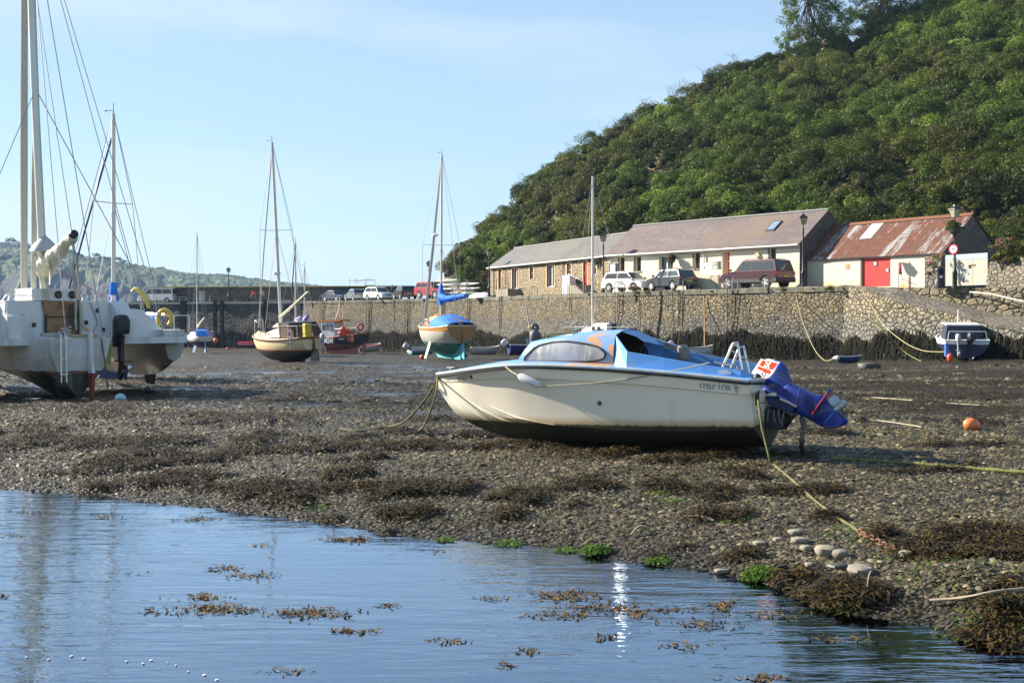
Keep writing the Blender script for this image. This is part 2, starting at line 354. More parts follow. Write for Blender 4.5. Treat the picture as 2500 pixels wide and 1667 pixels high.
# water of the channel
def make_water():
    m, n, b = _new('channel_water'); vec = _obj(n)
    h = _math(n, 'ADD', _math(n, 'MULTIPLY', _noise(n, 2.6, 3, _obj(n, (.45, 2.2, 1), (0, 0, R(8))), .6), 1.),
              _math(n, 'MULTIPLY', _noise(n, 9, 3, _obj(n, (.5, 2., 1), (0, 0, R(-6))), .3), .35))
    calm = _mr(n, _noise(n, .35, 2, vec), .4, .62, .35, 1.3)
    h = _math(n, 'MULTIPLY', h, calm)
    bp = n.nodes.new('ShaderNodeBump'); bp.inputs['Strength'].default_value = .5; bp.inputs['Distance'].default_value = .020; n.links.new(h, bp.inputs['Height'])
    n.nodes.remove(b); gl = n.nodes.new('ShaderNodeBsdfGlossy'); gl.inputs['Roughness'].default_value = .015; n.links.new(bp.outputs[0], gl.inputs['Normal'])
    gl.inputs['Color'].default_value = (.80, .89, 1, 1)
    tr = n.nodes.new('ShaderNodeBsdfTransparent'); tr.inputs['Color'].default_value = (.34, .37, .30, 1)
    fr = n.nodes.new('ShaderNodeFresnel'); fr.inputs['IOR'].default_value = 1.36; n.links.new(bp.outputs[0], fr.inputs['Normal'])
    mx = n.nodes.new('ShaderNodeMixShader'); n.links.new(_mr(n, fr.outputs[0], 0, 1, .30, 1.35), mx.inputs[0]); n.links.new(tr.outputs[0], mx.inputs[1]); n.links.new(gl.outputs[0], mx.inputs[2])
    n.links.new(mx.outputs[0], n.nodes['Material Output'].inputs[0])
    q = MB(); q.quad((-34, 1.5, 0), (16, 1.5, 0), (16, 19, 0), (-34, 19, 0)); tag(q.build('water', m), kind='structure')
    # puddle round the trimaran keel
    p = on_ground(235, 978); zz = gz(p.x, p.y)
    q = MB(); pts = []
    for k in range(40):
        a = 2*math.pi*k/40; rr = 1+.35*math.sin(3*a+1)+.2*math.sin(7*a)
        pts.append((p.x-.1+1.5*rr*math.cos(a), p.y+.35*rr*math.sin(a), .105))
    q.add(pts, [tuple(range(40))]); PM = mat('puddle_water', (.02, .02, .02), .03, .1); tag(q.build('puddle', PM), kind='structure')
make_water()
# sea beyond the harbour
q = MB(); q.quad((-3200, 180, -2.6), (2800, 180, -2.6), (2800, 7500, -2.6), (-3200, 7500, -2.6)); tag(q.build('sea', mat('sea_water', (.03, .07, .10), .12, .2, .02, bump=.3)), kind='structure')
# low mud shelf linking mud sheet and quay fill keeps the ground continuous
# ---------------------------------------------------------------- quay
QZ = 3.8
EDGE = [(gx(a, d), d) for a, d in ((740, 137), (850, 129.5), (1000, 121), (1200, 107), (1445, 88), (1519, 84), (1787, 74.5), (2060, 67.5))]
def edge_at(px):
    d = np.interp(px, [740, 850, 1000, 1200, 1445, 1519, 1787, 2060], [137, 129.5, 121, 107, 88, 84, 74.5, 67.5]); return Vector((gx(px, d), d, QZ))
OC1, OC2 = (.30, .235, .12), (.17, .135, .075)
quay_stone = stone('quay_stone', (.08, .073, .06), (.185, .17, .14), (.045, .038, .027), 3.0, 1.6,
                   zones=[(1.5, 2.1, (.26, .205, .112), (.12, .095, .055)), (3.35, 3.55, (.13, .12, .09), (.20, .185, .14))], bump=1, dist=.1, moss=(.11, .10, .045))
quay_low = stone('slip_stone', (.12, .115, .10), (.25, .235, .20), (.04, .035, .026), 2.6, 1.5, zones=[(1.3, 2.0, (.30, .25, .16), (.19, .16, .10))], bump=1, dist=.12, moss=(.09, .10, .04))
dark_stone = stone('pier_stone', (.075, .07, .062), (.15, .14, .12), (.03, .03, .027), 2.2, 1.6, bump=.8, dist=.08, moss=(.05, .055, .03))
cope = mat('coping_stone', (.17, .155, .125), .9, .4, 1.5, bump=.8, dirt=(.08, .08, .045), dirt_amt=.5)
def wallstrip(name, pts, ztop, zbot, m, thick=1.2, jit=.06, step=.5, seed=1):
    """rubble wall following pts (x, y), tops ztop per point, with a real thickness and an uneven face"""
    P = [Vector((p[0], p[1], 0)) for p in pts]; S = [0]
    for a, b_ in zip(P, P[1:]): S.append(S[-1]+(b_-a).length)
    n = max(2, int(S[-1]/step)); s = np.linspace(0, S[-1], n+1)
    X = np.interp(s, S, [p.x for p in P]); Y = np.interp(s, S, [p.y for p in P]); ZT = np.interp(s, S, ztop); ZB = np.interp(s, S, zbot)
    tx = np.gradient(X); ty = np.gradient(Y); l = np.hypot(tx, ty); nx, ny = ty/l, -tx/l   # towards the viewer
    rows = 12; V = []
    for k in range(rows+1):
        f = k/rows; z = ZB+(ZT-ZB)*f
        j = (fbm(s*1.1+seed*7, z*1.3, seed, 3)-.5)*2*jit*(1 if k < rows else .4) + (1-f)*.25
        V.append(np.stack([X+nx*j, Y+ny*j, z+(fbm(s*1.7, s*0, seed+3, 2)-.5)*.1*(k == rows)], 1))
    V.append(np.stack([X-nx*thick, Y-ny*thick, ZT], 1)); V.append(np.stack([X-nx*thick, Y-ny*thick, ZB], 1))
    V = np.concatenate(V); R_ = rows+3; c = n+1; fs = []
    for r in range(R_-1):
        for i in range(n): fs.append((r*c+i, r*c+i+1, (r+1)*c+i+1, (r+1)*c+i))
    q = MB(); q.add(V, fs); q.add([V[r*c] for r in range(R_)], [tuple(range(R_))]); q.add([V[r*c+n] for r in range(R_)], [tuple(range(R_))])
    return q.build(name, m, smooth=50)
zb = [gz(x, y)-.5 for x, y in EDGE]
o = wallstrip('quay_wall', EDGE, [QZ-.32]*len(EDGE), zb, quay_stone, 1.0)
tag(o, 'long rubble stone quay wall with black weed along its foot', 'quay wall')
q = MB()                                           # coping along the edge, one course of long stones
def coping(q, pts, z0, z1, w_, over=.06, seg=1.3):
    for (x0, y0), (x1, y1) in zip(pts, pts[1:]):
        L_ = math.hypot(x1-x0, y1-y0); t = Vector(((x1-x0)/L_, (y1-y0)/L_, 0)); nn = Vector((t.y, -t.x, 0)); s = 0
        while s < L_-.01:
            e = min(L_, s+seg*rnd.uniform(.7, 1.3)); a = Vector((x0, y0, 0))+t*(s+.02); b_ = Vector((x0, y0, 0))+t*(e-.02); j = rnd.uniform(-.03, .03)
            h = z1+rnd.uniform(-.04, .02)
            ring = lambda p: [p+nn*(over+j)+Vector((0, 0, z0)), p+nn*(over+j)+Vector((0, 0, h-.06)), p+nn*(over+j-.07)+Vector((0, 0, h)), p-nn*w_+Vector((0, 0, h)), p-nn*w_+Vector((0, 0, z0))]
            q.loft([ring(a), ring(b_)]); s = e
coping(q, EDGE, QZ-.33, QZ+.01, .7)
c_ = q.build('coping', cope, o)
# quay surface
asph = mat('quay_surface', (.16, .15, .135), .85, .2, .7, bump=.3, bscale=30, dirt=(.09, .085, .075), dirt_amt=.4)
top = [(x+0, y+.6) for x, y in EDGE]
REAR = [(gx(2060, 67.2), 67.2+.0), (gx(2193, 65.5), 65.5), (gx(2330, 63), 63), (gx(2500, 60), 60), (gx(2750, 56), 56)]
RZ = [3.8, 3.62, 3.55, 3.5, 3.4]
q = MB()
inner = [(x, y, QZ-.012) for x, y in EDGE]
back = [(-40, 185, QZ-.012), (10, 185, QZ-.012), (60, 150, QZ-.012), (80, 95, QZ-.2), (60, 50, 3.35)]
poly = [( -25.2, 139, QZ-.012)]+inner+[(x, y+.3, z-.012) for (x, y), z in zip(REAR[1:], RZ[1:])]+back[::-1]
q.add(poly, [tuple(range(len(poly)))]); tag(q.build('quay', asph), kind='structure')
# slipway
FRT = [(gx(a, d), d) for a, d in ((2060, 67.5), (2112, 65), (2171, 62.5), (2236, 60.5), (2308, 58.5), (2418, 55.5), (2500, 53.3), (2750, 48))]
FY = [697, 708, 729, 748, 764, 793.6, 812, 870]
FZ = [E-(y-HZ)/F*p[1] for y, p in zip(FY, FRT)]; FZ[0] = 3.78
RB = [(gx(a, d), d, E-(y-HZ)/F*d) for a, y, d in ((2075, 697.5, 66.9), (2193, 704, 65.6), (2233, 716, 64.9), (2335, 740, 63), (2418, 761, 61.6), (2500, 772, 60), (2750, 840, 56))]
ss = np.linspace(0, 1, 60); u1 = np.linspace(0, 1, len(FRT)); u2 = np.linspace(0, 1, len(RB))
Af = np.stack([np.interp(ss, np.array([p[0] for p in FRT]).__sub__(FRT[0][0])/(FRT[-1][0]-FRT[0][0]), v) for v in ([p[0] for p in FRT], [p[1] for p in FRT], FZ)], 1)
rx = (np.array([p[0] for p in RB])-RB[0][0])/(RB[-1][0]-RB[0][0])
Ar = np.stack([np.interp(ss, rx, [p[k] for p in RB]) for k in range(3)], 1)
q = MB(); rows = []
for k in range(13):
    f = k/12; P = Af*(1-f)+Ar*f; P[:, 2] += (fbm(P[:, 0]*1.5, P[:, 1]*1.5, 9, 2)-.5)*.12*(0 < k < 12); rows.append([tuple(p) for p in P])
q.loft(rows, closed=False); slip_m = stone('slip_cobbles', (.17, .145, .11), (.34, .29, .21), (.07, .055, .04), 3.2, 1.0, bump=.8, dist=.04, moss=(.10, .10, .05))
tag(q.build('slipway', slip_m, smooth=40), kind='structure')
o = wallstrip('slipway_wall', FRT, [z-.02 for z in FZ], [gz(x, y)-.5 for x, y in FRT], quay_low, .8, .10, .4, 4); tag(o, 'sloping rubble wall below the slipway behind the cuddy boat', 'wall')
o = wallstrip('retaining_wall', [(p[0], p[1]) for p in REAR], RZ, [min(z-.3, p[2]-.6) for z, p in zip(RZ, [RB[0], RB[1], RB[3], RB[5], RB[6]])], stone('retaining_stone', (.24, .19, .115), (.15, .125, .085), (.05, .04, .03), 2.0, 1.5, bump=1, dist=.1, moss=(.10, .11, .045)), .6, .08, .4, 6)
tag(o, 'upper stone wall between the slipway and the gate', 'wall')
# ---------------------------------------------------------------- pier
PIER = [(gx(318, 162), 156.5), (gx(740, 137), 137)]
PIER = [(-51.5, 149.4), EDGE[0]]
o = wallstrip('pier_wall', PIER, [3.52, QZ-.3], [-2.4, -2.4], dark_stone, 8.5, .08, .8, 8); tag(o, 'dark stone pier in shade at the harbour mouth', 'pier')
pn = Vector((PIER[1][0]-PIER[0][0], PIER[1][1]-PIER[0][1], 0)).normalized(); pb = Vector((-pn.y, pn.x, 0))
q = MB(); P0 = Vector((*PIER[0], 0)); P1 = Vector((*PIER[1], 0)); z0, z1 = 3.52, QZ-.28
q.loft([[p-pb*.1+Vector((0, 0, z)), p-pb*.1+Vector((0, 0, z+.28)), p+pb*7.5+Vector((0, 0, z+.28)), p+pb*7.5+Vector((0, 0, z))] for p, z in ((P0, z0), (P1+pn*.1, z1))])
q.build('deck_slab', mat('pier_deck', (.42, .38, .30), .85, .15, .4, bump=.2), o)
par = wallstrip('pier_parapet', [tuple((P0+pb*6.3)[:2]), tuple((P1+pb*6.3+pn*9)[:2])], [5.85, 5.55], [3.7, 3.7], dark_stone, .9, .05, .8, 9)
tag(par, 'tall dark parapet wall along the back of the pier', 'wall')
q = MB(); a = P0+pb*6.1; b_ = P1+pb*6.1+pn*9
q.loft([[p+pb*w0+Vector((0, 0, z+dz)) for w0, dz in ((-.1, -.05), (-.1, .1), (.6, .16), (1.3, .1), (1.3, -.05))] for p, z in ((a, 5.86), (b_, 5.56))])
q.build('coping', mat('turf_coping', (.13, .12, .05), .9, .4, .6, bump=.5), par)
# timber fender piles on the pier and quay
fm = mat('fender_timber', (.035, .036, .035), .8, .3, 3, bump=.4)
pp = None
for i, px in enumerate((553, 572, 684, 462, 470)):
    t = (gx(px, 147)-P0.x)/(P1.x-P0.x); c = P0+(P1-P0)*t-pb*.45
    if pp is None:
        q = MB(); q.prism([(-.18, -.18), (.18, -.18), (.2, .15), (-.2, .15)], 'z', -2.3, 4.0); pp = q.build('fender_pile', fm)
        pp.location = (c.x, c.y, 0); tag(pp, 'timber fender pile on the pier below the lamp, left one of the pair', 'pile', 'fender piles on the pier face')
    else:
        d_ = pp.copy(); COL.objects.link(d_); d_.location = (c.x, c.y, 0)
        d_['label'] = ['', 'timber fender pile on the pier below the lamp, right one of the pair', 'timber fender pile behind the cream yacht', 'left dark pile behind the small white yacht mast', 'right dark pile behind the small white yacht mast'][i]
# ---------------------------------------------------------------- hill
HA = [1055, 1075, 1110, 1180, 1250, 1290, 1330, 1420, 1500, 1600, 1700, 1800, 1900, 1960, 2080, 2200, 2500, 3400]
HS = [722, 684, 628, 556, 504, 446, 414, 370, 320, 268, 224, 172, 152, 135, 100, 55, -60, -200]
def foot_d(a): return np.interp(a, [1050, 1197, 1485, 1951, 2300, 2500, 3400], [141, 124, 101, 88, 80, 77, 70])
def hill_pt(a, t):
    a = np.asarray(a, float); t = np.asarray(t, float); fd = foot_d(a); rd = fd+np.interp(a, [1050, 1200, 1500, 2500], [14, 40, 55, 62])
    zr = E+(HZ-np.interp(a, HA, HS))/F*rd-.9
    d = fd+(rd-fd)*t; tt = np.clip(t, 0, 1); z = 3.7+(zr-3.7)*(tt**.88)
    z = z + np.clip(t-1, 0, 9)*1.5
    x = (a-1250)/F*d
    z = z+(fbm(x*.12, d*.12, 51, 3)-.5)*3.2*np.clip(tt*4, 0, 1)*np.clip(1.15-tt, 0.15, 1)
    return x, d, z
aa = np.linspace(1050, 3300, 240); tt = np.linspace(0, 1.5, 90); A_, T_ = np.meshgrid(aa, tt)
X, Yh, Zh = hill_pt(A_, T_); ny, nx = X.shape; i = np.arange((ny-1)*nx).reshape(ny-1, nx)[:, :-1].ravel()
hm, n, b = _new('hill_soil'); vec = _obj(n)
c = _mix(n, _mr(n, _noise(n, .5, 7, vec, 0, .65), .35, .65), (.30, .20, .11), (.09, .085, .03))
c = _mix(n, _mr(n, _noise(n, .25, 4, vec), .5, .62), c, (.09, .13, .03))
n.links.new(c, b.inputs['Base Color']); b.inputs['Roughness'].default_value = .95; _bump(n, b, _noise(n, 1.1, 7, _obj(n, (1, 1, 2.4), (0, R(25), 0)), .5, .7), 1, .9)
tag(mesh_np('hill', np.stack([X, Yh, Zh], -1).reshape(-1, 3), np.stack([i, i+1, i+nx+1, i+nx], 1), hm, smooth=True), kind='structure')
PAL = {'dark': [(.038, .052, .010), (.058, .076, .014)], 'mid': [(.078, .098, .016), (.105, .128, .020)], 'olive': [(.095, .112, .020), (.125, .138, .026)],
       'bright': [(.14, .20, .028), (.20, .27, .04)], 'dry': [(.080, .076, .026), (.10, .088, .030)], 'ivy': [(.078, .122, .018), (.11, .16, .024)]}
def leaves(cen, rad, per, size, cols, seed=1, lump=.55, squash=.8, full=False):
    """leaf clumps over lumpy balls: cen (n,3), rad (n,), per = leaves per ball, cols (n,3)"""
    g = np.random.default_rng(seed); n = len(cen); per = np.asarray(per if hasattr(per, '__len__') else [per]*n).astype(int)
    idx = np.repeat(np.arange(n), per); N = len(idx)
    K = 7; ld = g.normal(size=(n, K, 3)); ld /= np.linalg.norm(ld, axis=2, keepdims=True); ld[..., 2] = ld[..., 2] if full else np.abs(ld[..., 2])*.9
    k = g.integers(0, K, N); u = g.normal(size=(N, 3)); u /= np.linalg.norm(u, axis=1, keepdims=True); u[:, 2] = u[:, 2] if full else np.where(u[:, 2] < -.2, -u[:, 2], u[:, 2])
    lr = g.uniform(.28, .6, (n, K)); rr = g.uniform(.72, 1.06, N)[:, None]
    off = ld[idx, k]*lump + u*lr[idx, k][:, None]*rr
    p = cen[idx] + off*rad[idx][:, None]*np.array([1, 1, squash])
    nrm = u*.9+g.normal(size=(N, 3))*.55; nrm /= np.linalg.norm(nrm, axis=1, keepdims=True)
    a = np.cross(nrm, g.normal(size=(N, 3))); a /= np.linalg.norm(a, axis=1, keepdims=True); b2 = np.cross(nrm, a)
    s = (size if np.isscalar(size) else np.asarray(size)[idx])*g.uniform(.5, 1.3, N); s = s[:, None]
    V = np.stack([p-a*s*.5, p+b2*s*.32+nrm*s*.1, p+a*s*.55, p-b2*s*.32+nrm*s*.08], 1).reshape(-1, 3)
    c = cols[idx]*g.uniform(.72, 1.3, N)[:, None]
    return V, np.arange(4*N).reshape(-1, 4), np.repeat(c, 4, 0)
def cores(cen, rad, k=.72, cols=None):   # balls inside each bush, coloured dark to stand for shade between leaves
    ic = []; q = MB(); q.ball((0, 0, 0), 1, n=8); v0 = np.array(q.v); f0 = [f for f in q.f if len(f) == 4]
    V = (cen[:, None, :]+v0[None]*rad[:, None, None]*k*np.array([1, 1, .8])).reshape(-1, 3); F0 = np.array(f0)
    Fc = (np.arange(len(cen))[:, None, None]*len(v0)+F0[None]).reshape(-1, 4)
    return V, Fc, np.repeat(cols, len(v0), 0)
def pick(p, g): c = PAL[p]; f = g.uniform(); return np.array(c[0])*(1-f)+np.array(c[1])*f
def make_scrub():
    g = np.random.default_rng(3); cen = []; rad = []; cols = []
    for _ in range(3700):
        a = g.uniform(1092, 2700); t = g.uniform(0.0, 1.05)**.95
        x, y, z = [float(v) for v in hill_pt(a, t)]
        if a < 1120 and t < .3+.5*(1120-a)/28: continue
        if g.uniform() > np.interp(a, [1090, 1300, 2700], [.45, .75, 1]): continue
        n1 = float(fbm(np.array([x*.06]), np.array([y*.06+z*.05]), 61, 3)[0]); n2 = float(fbm(np.array([x*.14]), np.array([z*.2]), 62, 3)[0])
        leftish = np.interp(a, [1100, 1500, 2000], [.35, .2, -.0])
        if n2 < .40+leftish*.25 and n1 > .45: p = 'dry' if g.uniform() < .10+leftish else 'olive'
        elif n2 > .60: p = 'bright' if g.uniform() < .25 else 'ivy'
        elif g.uniform() < .3: p = ('dark', 'mid', 'ivy', 'olive')[g.integers(0, 4)]
        elif n1 < .45: p = 'dark'
        elif n1 < .56: p = 'mid'
        else: p = 'olive' if g.uniform() < .5 else 'dark'
        r = g.uniform(.6, 1.75)*(1.35 if g.uniform() < .12 else 1)*np.interp(a, [1100, 1800], [.9, 1.05])
        cen.append((x, y, z+r*(.15+.55*g.uniform()))); rad.append(r); cols.append(pick(p, g)*g.uniform(.6, 1.4))
    cen = np.array(cen); rad = np.array(rad); cols = np.array(cols)
    per = 430*rad**1.7+80
    V, Fc, C_ = leaves(cen, rad, per, .17, cols*.86, 5, .6, 1.0)
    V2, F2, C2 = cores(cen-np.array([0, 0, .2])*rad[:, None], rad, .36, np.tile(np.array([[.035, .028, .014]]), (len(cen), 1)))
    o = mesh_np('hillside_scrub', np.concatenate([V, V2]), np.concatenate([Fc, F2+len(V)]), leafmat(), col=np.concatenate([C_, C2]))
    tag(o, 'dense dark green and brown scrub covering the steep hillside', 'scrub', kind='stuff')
make_scrub()
def bush(name, label, cat, balls, pal, per=220, size=.25, seed=1, flowers=0, group=None, trunk=None, lump=.55, squash=.85, fcol=(.75, .72, .5), full=False):
    """balls: (x, y, z, r) in world; first gives the base"""
    g = np.random.default_rng(seed); B = np.array(balls, float); base = Vector((B[0, 0], B[0, 1], trunk[0][2] if trunk else B[0, 2]-B[0, 3]))
    if trunk: base.x, base.y = trunk[0][0], trunk[0][1]
    root = thing(name, label, cat, base, group=group)
    cen = B[:, :3]-np.array(base); rad = B[:, 3]; cols = np.array([pick(pal if isinstance(pal, str) else pal[k % len(pal)], g) for k in range(len(B))])
    V, Fc, C_ = leaves(cen, rad, per*rad**1.8+30, size, cols, seed, lump, squash, full)
    mesh_np('crown', V, Fc, leafmat(), root, col=C_)
    if flowers:
        V, Fc, C_ = leaves(cen+np.array([0, 0, .05]), rad*1.06, flowers, min(.18, size), np.tile(np.array([fcol]), (len(cen), 1)), seed+1, lump, squash); tag(mesh_np('flowers', V, Fc, leafmat(), root, col=C_), kind='stuff')
    tm = mat('bark', (.10, .08, .055), .9, .3, 4, bump=.6)
    q = MB()
    if trunk:
        T0 = [Vector(p)-base for p in trunk]; q.tube(T0, [.2*(1-.7*k/(len(T0)-1)) for k in range(len(T0))], 7)
        for k, c in enumerate(cen):
            st = T0[min(len(T0)-1, 1+k % (len(T0)-1))]; c = Vector(c); q.tube([st, st.lerp(c, .5)+Vector((0, 0, -.2)), c], [.07, .045, .02], 5)
    else:
        for k, c in enumerate(cen): c = Vector(c); q.tube([(0, 0, -.3), c*.5, c], [.06, .04, .02], 5)
    q.build('trunk', tm, root, smooth=60)
    return root
def hp(px, py, d, r): p = at(px, py, d); return (p.x, p.y, p.z, r)
def hill_d(px, py):     # depth of the hillside behind a pixel
    ts = np.linspace(0, 1, 80); x, d, z = hill_pt(np.full(80, px), ts); yy = HZ-(z-E)/d*F; k = int(np.argmin(np.abs(yy-py))); return float(d[k]), float(z[k])
# ridge trees
D = 140
def crown(pts, n, r0, r1, d, seed):
    g = random.Random(seed); out_ = []
    while len(out_) < n:
        x0, y0, rx, ry = g.choice(pts); a = g.uniform(0, 6.28); k = g.uniform(.2, 1)**.5; r = g.uniform(r0, r1)
        q_ = at(x0+rx*k*math.cos(a), y0+ry*k*math.sin(a), d+g.uniform(-2, 2)); out_.append((q_.x, q_.y, q_.z, r))
    return out_
bush('sycamore_tree', 'tall light green tree with an airy crown on the skyline, left of two', 'tree', crown(((1975, 40, 62, 60), (1985, -50, 70, 60), (1950, 105, 42, 28), (2010, 100, 50, 22), (2035, 60, 40, 50)), 100, .6, 1.15, D, 3),
     ['ivy', 'bright', 'mid', 'ivy'], 330, .17, 11, trunk=[at(1985, 190, D), at(1982, 120, D), at(1985, 60, D), at(1975, 0, D), at(1980, -60, D)], lump=.75, squash=.85, full=True)
bush('skyline_tree', 'dark green broad tree on the skyline, right of the airy one', 'tree', crown(((2150, 10, 70, 50), (2210, -10, 70, 60), (2120, 40, 40, 25), (2260, 30, 50, 30), (2180, -60, 80, 40)), 90, .8, 1.4, D+2, 4),
     ['dark', 'mid', 'ivy', 'dark'], 330, .18, 12, trunk=[at(2165, 115, D+2), at(2160, 60, D+2), at(2155, 0, D+2), at(2160, -60, D+2)], lump=.7, squash=.85, full=True)
def hb(name, label, cat, px, py, rs, pal, seed, **k):
    d, z = hill_d(px, py); d -= 1.5; sc_ = d/F
    balls = [hp(px+dx, py+dy, d, r) for dx, dy, r in rs]
    return bush(name, label, cat, balls, pal, seed=seed, **k)
hb('elder_bush', 'elder bush with cream flower heads high on the right of the hill', 'bush', 2360, 125, [(0, 0, 2.0), (-35, 15, 1.6), (35, 5, 1.7), (10, 30, 1.5), (-15, -15, 1.3), (50, 30, 1.2)], ['bright', 'ivy'], 21, flowers=26, per=260, size=.22, squash=.7)
hb('elder_bush', 'elder bush with cream flower heads behind the slate ridge near the lamp', 'bush', 1505, 552, [(0, 0, 1.3), (-22, 8, 1.0), (20, 6, 1.0), (35, 15, .8), (-35, 20, .8)], ['bright', 'ivy'], 22, flowers=22, per=260, size=.2)
hb('elder_bush', 'low pale flowering elder just above the grey slate roof', 'bush', 1415, 584, [(0, 0, 1.0), (-25, 10, .9), (22, 5, .8)], ['bright'], 23, flowers=24, per=260, size=.2)
hb('elder_bush', 'small rounded elder with pale flowers on the upper middle slope', 'bush', 1715, 275, [(0, 0, 1.7), (-18, 22, 1.4), (10, 28, 1.2), (15, -15, 1.1)], ['bright', 'olive'], 24, flowers=16, per=260, size=.22)
hb('young_tree', 'bright green young tree standing above the purple slate roof', 'tree', 1605, 500, [(0, 0, 1.4), (10, -35, 1.2), (-15, 25, 1.3), (12, 30, 1.3), (0, -60, .9), (20, 0, 1.0), (-28, 45, 1.0)], ['bright'], 25, per=240, size=.24)
hb('young_tree', 'bright green leafy bush left of the upper flowering elder', 'bush', 1640, 640*.3+60, [(0, 0, 1.3), (25, 8, 1.1)], ['bright'], 26, per=230, size=.24)
hb('young_tree', 'bright bush between the cream building gable and the rusty roof', 'bush', 2100, 505, [(0, 0, 1.5), (-25, 8, 1.1), (30, 15, 1.2)], ['bright', 'ivy'], 27, per=230, size=.22)
hb('dead_gorse', 'brown withered bush below the stone face near the skyline trees', 'bush', 2085, 165, [(0, 0, 1.6), (40, 5, 1.3), (-40, 8, 1.2)], ['dry'], 28, per=190, size=.22)
bush('ivy_tree', 'dark leafy tree hiding the hill foot left of the stone cottage', 'tree', [hp(x, y, 125, r) for x, y, r in ((1145, 690, 1.7), (1165, 660, 1.6), (1150, 630, 1.5), (1178, 630, 1.3), (1135, 665, 1.1), (1160, 712, 1.4))], ['ivy', 'dark'], 260, .24, 29, trunk=[at(1158, 724, 125), at(1156, 690, 125), at(1158, 650, 125)])
# bare twigs sticking out of the skyline scrub
q = MB(); g = random.Random(4)
for px, py in ((1640, 205), (1670, 190), (1655, 212), (1790, 128), (1800, 150), (1570, 238), (1480, 300), (1505, 288), (1720, 165), (1390, 350), (1280, 420), (1225, 500)):
    d, z = hill_d(px, py+25)
    for k in range(9):
        a = at(px+g.uniform(-8, 8), py+30, d); q.tube([a, a+Vector((g.uniform(-.5, .5), 0, g.uniform(.8, 1.3))), a+Vector((g.uniform(-1.2, 1.2), g.uniform(-.3, .3), g.uniform(1.2, 2.0)))], [.022, .014, .006], 4)
tag(q.build('dead_twigs', mat('dead_wood', (.16, .12, .10), .9, .2)), 'bare brown twigs standing out of the scrub on the skyline', 'twigs', kind='stuff')
# ruined stone face high on the hill
d, z = hill_d(2040, 130); p = at(2045, 118, d-1.5)
q = MB(); q.loft([[(x*k, y0, z*k) for x, z in ((-2.4, -2.4), (2.6, -2.4), (2.3, .3), (1.2, 1.5), (.2, 1.1), (-.6, 1.7), (-1.9, .9))] for k, y0 in ((.9, -.35), (1, 0), (1, .6))]); o = q.build('rubble_cliff', stone('pale_rubble', (.30, .25, .20), (.22, .18, .14), (.10, .08, .06), 1.8, 1.4, bump=1), smooth=40); o.location = p
tag(o, 'pale rubble stone face showing between bushes below the skyline trees', 'wall')
# fence posts on the path at the top right
fo = None
for i, (px, py) in enumerate(((2373, 90), (2475, 82), (2425, 70))):
    d, z = hill_d(px, py); d -= 2; p = at(px, py, d)
    if fo is None:
        fo = MB().tube([(0, 0, -1.2), (0, 0, .7)], .07, 6).build('fence_post', mat('pale_post', (.5, .47, .4), .8)); fo.location = p; tag(fo, 'pale wooden fence post near the top right corner, leftmost of three', 'post', 'fence posts on the upper path')
    else:
        c2 = fo.copy(); COL.objects.link(c2); c2.location = p; c2['label'] = ('', 'pale wooden fence post at the top right edge, rightmost of three', 'pale wooden fence post, middle one of three at the top right')[i]
# ---------------------------------------------------------------- far headland
HX = [-900, -400, 0, 38, 80, 185, 242, 303, 351, 400, 464, 559, 655, 733, 804, 850, 900, 960]; HY = [560, 575, 594, 592, 601, 622, 630, 641, 650, 655, 667, 670, 685, 690, 701, 709, 740, 790]
g = np.linspace(-900, 960, 520); tt = np.linspace(0, 1, 60); G, T_ = np.meshgrid(g, tt)
dr = 1500+0*G; ridge_z = E+(HZ-np.interp(G, HX, HY))/F*dr
cl_y = np.interp(G, [-900, 0, 200, 400, 600, 740, 850, 960], [640, 662, 672, 698, 716, 724, 735, 795]); dc = 1300.; cl_z = E+(HZ-cl_y)/F*dc
t1 = np.clip(T_/.35, 0, 1); t2 = np.clip((T_-.35)/.65, 0, 1)
Dd = 1150+(dc-1150)*t1+(dr-dc)*t2; Zz = -4+(cl_z+4)*t1**.8+(ridge_z-cl_z)*t2**.8
Dd = Dd+(fbm(G*.02, T_*4, 71, 4)-.5)*90*(t1 > 0)*(1-t2); Zz = Zz+(fbm(G*.03, T_*9, 72, 4)-.5)*9*np.clip(t1*2, 0, 1)*np.clip(1.3-t2, .2, 1)+ (fbm(G*.25, T_*30, 73, 3)-.5)*5*t1
Xx = (G-1250)/F*Dd; ny, nx = Xx.shape; i = np.arange((ny-1)*nx).reshape(ny-1, nx)[:, :-1].ravel()
m, n, b = _new('headland_ground'); vec = _obj(n)
ge = n.nodes.new('ShaderNodeNewGeometry'); sx = n.nodes.new('ShaderNodeSeparateXYZ'); n.links.new(ge.outputs['Normal'], sx.inputs[0])
a_ = n.nodes.new('ShaderNodeAttribute'); a_.attribute_name = 'top'
gcol = _mix(n, _mr(n, _noise(n, .02, 6, vec), .42, .58), (.035, .058, .020), (.11, .14, .05)); gcol = _mix(n, _mr(n, _noise(n, .05, 7, vec, 0, .7), .52, .6), gcol, (.03, .045, .018))
c = _mix(n, _mr(n, _math(n, 'ADD', a_.outputs['Fac'], _mr(n, _noise(n, .02, 6, vec), .3, .7, -.08, .08)), .28, .36), _mix(n, _noise(n, .03, 6, vec), (.022, .026, .034), (.06, .062, .066)), gcol)
n.links.new(c, b.inputs['Base Color']); b.inputs['Roughness'].default_value = .95; _bump(n, b, _noise(n, .06, 7, vec, 0, .65), 1, 12)
tag(mesh_np('headland', np.stack([Xx, Dd, Zz], -1).reshape(-1, 3), np.stack([i, i+1, i+nx+1, i+nx], 1), m, smooth=True, attr={'top': T_.ravel()}), kind='structure')
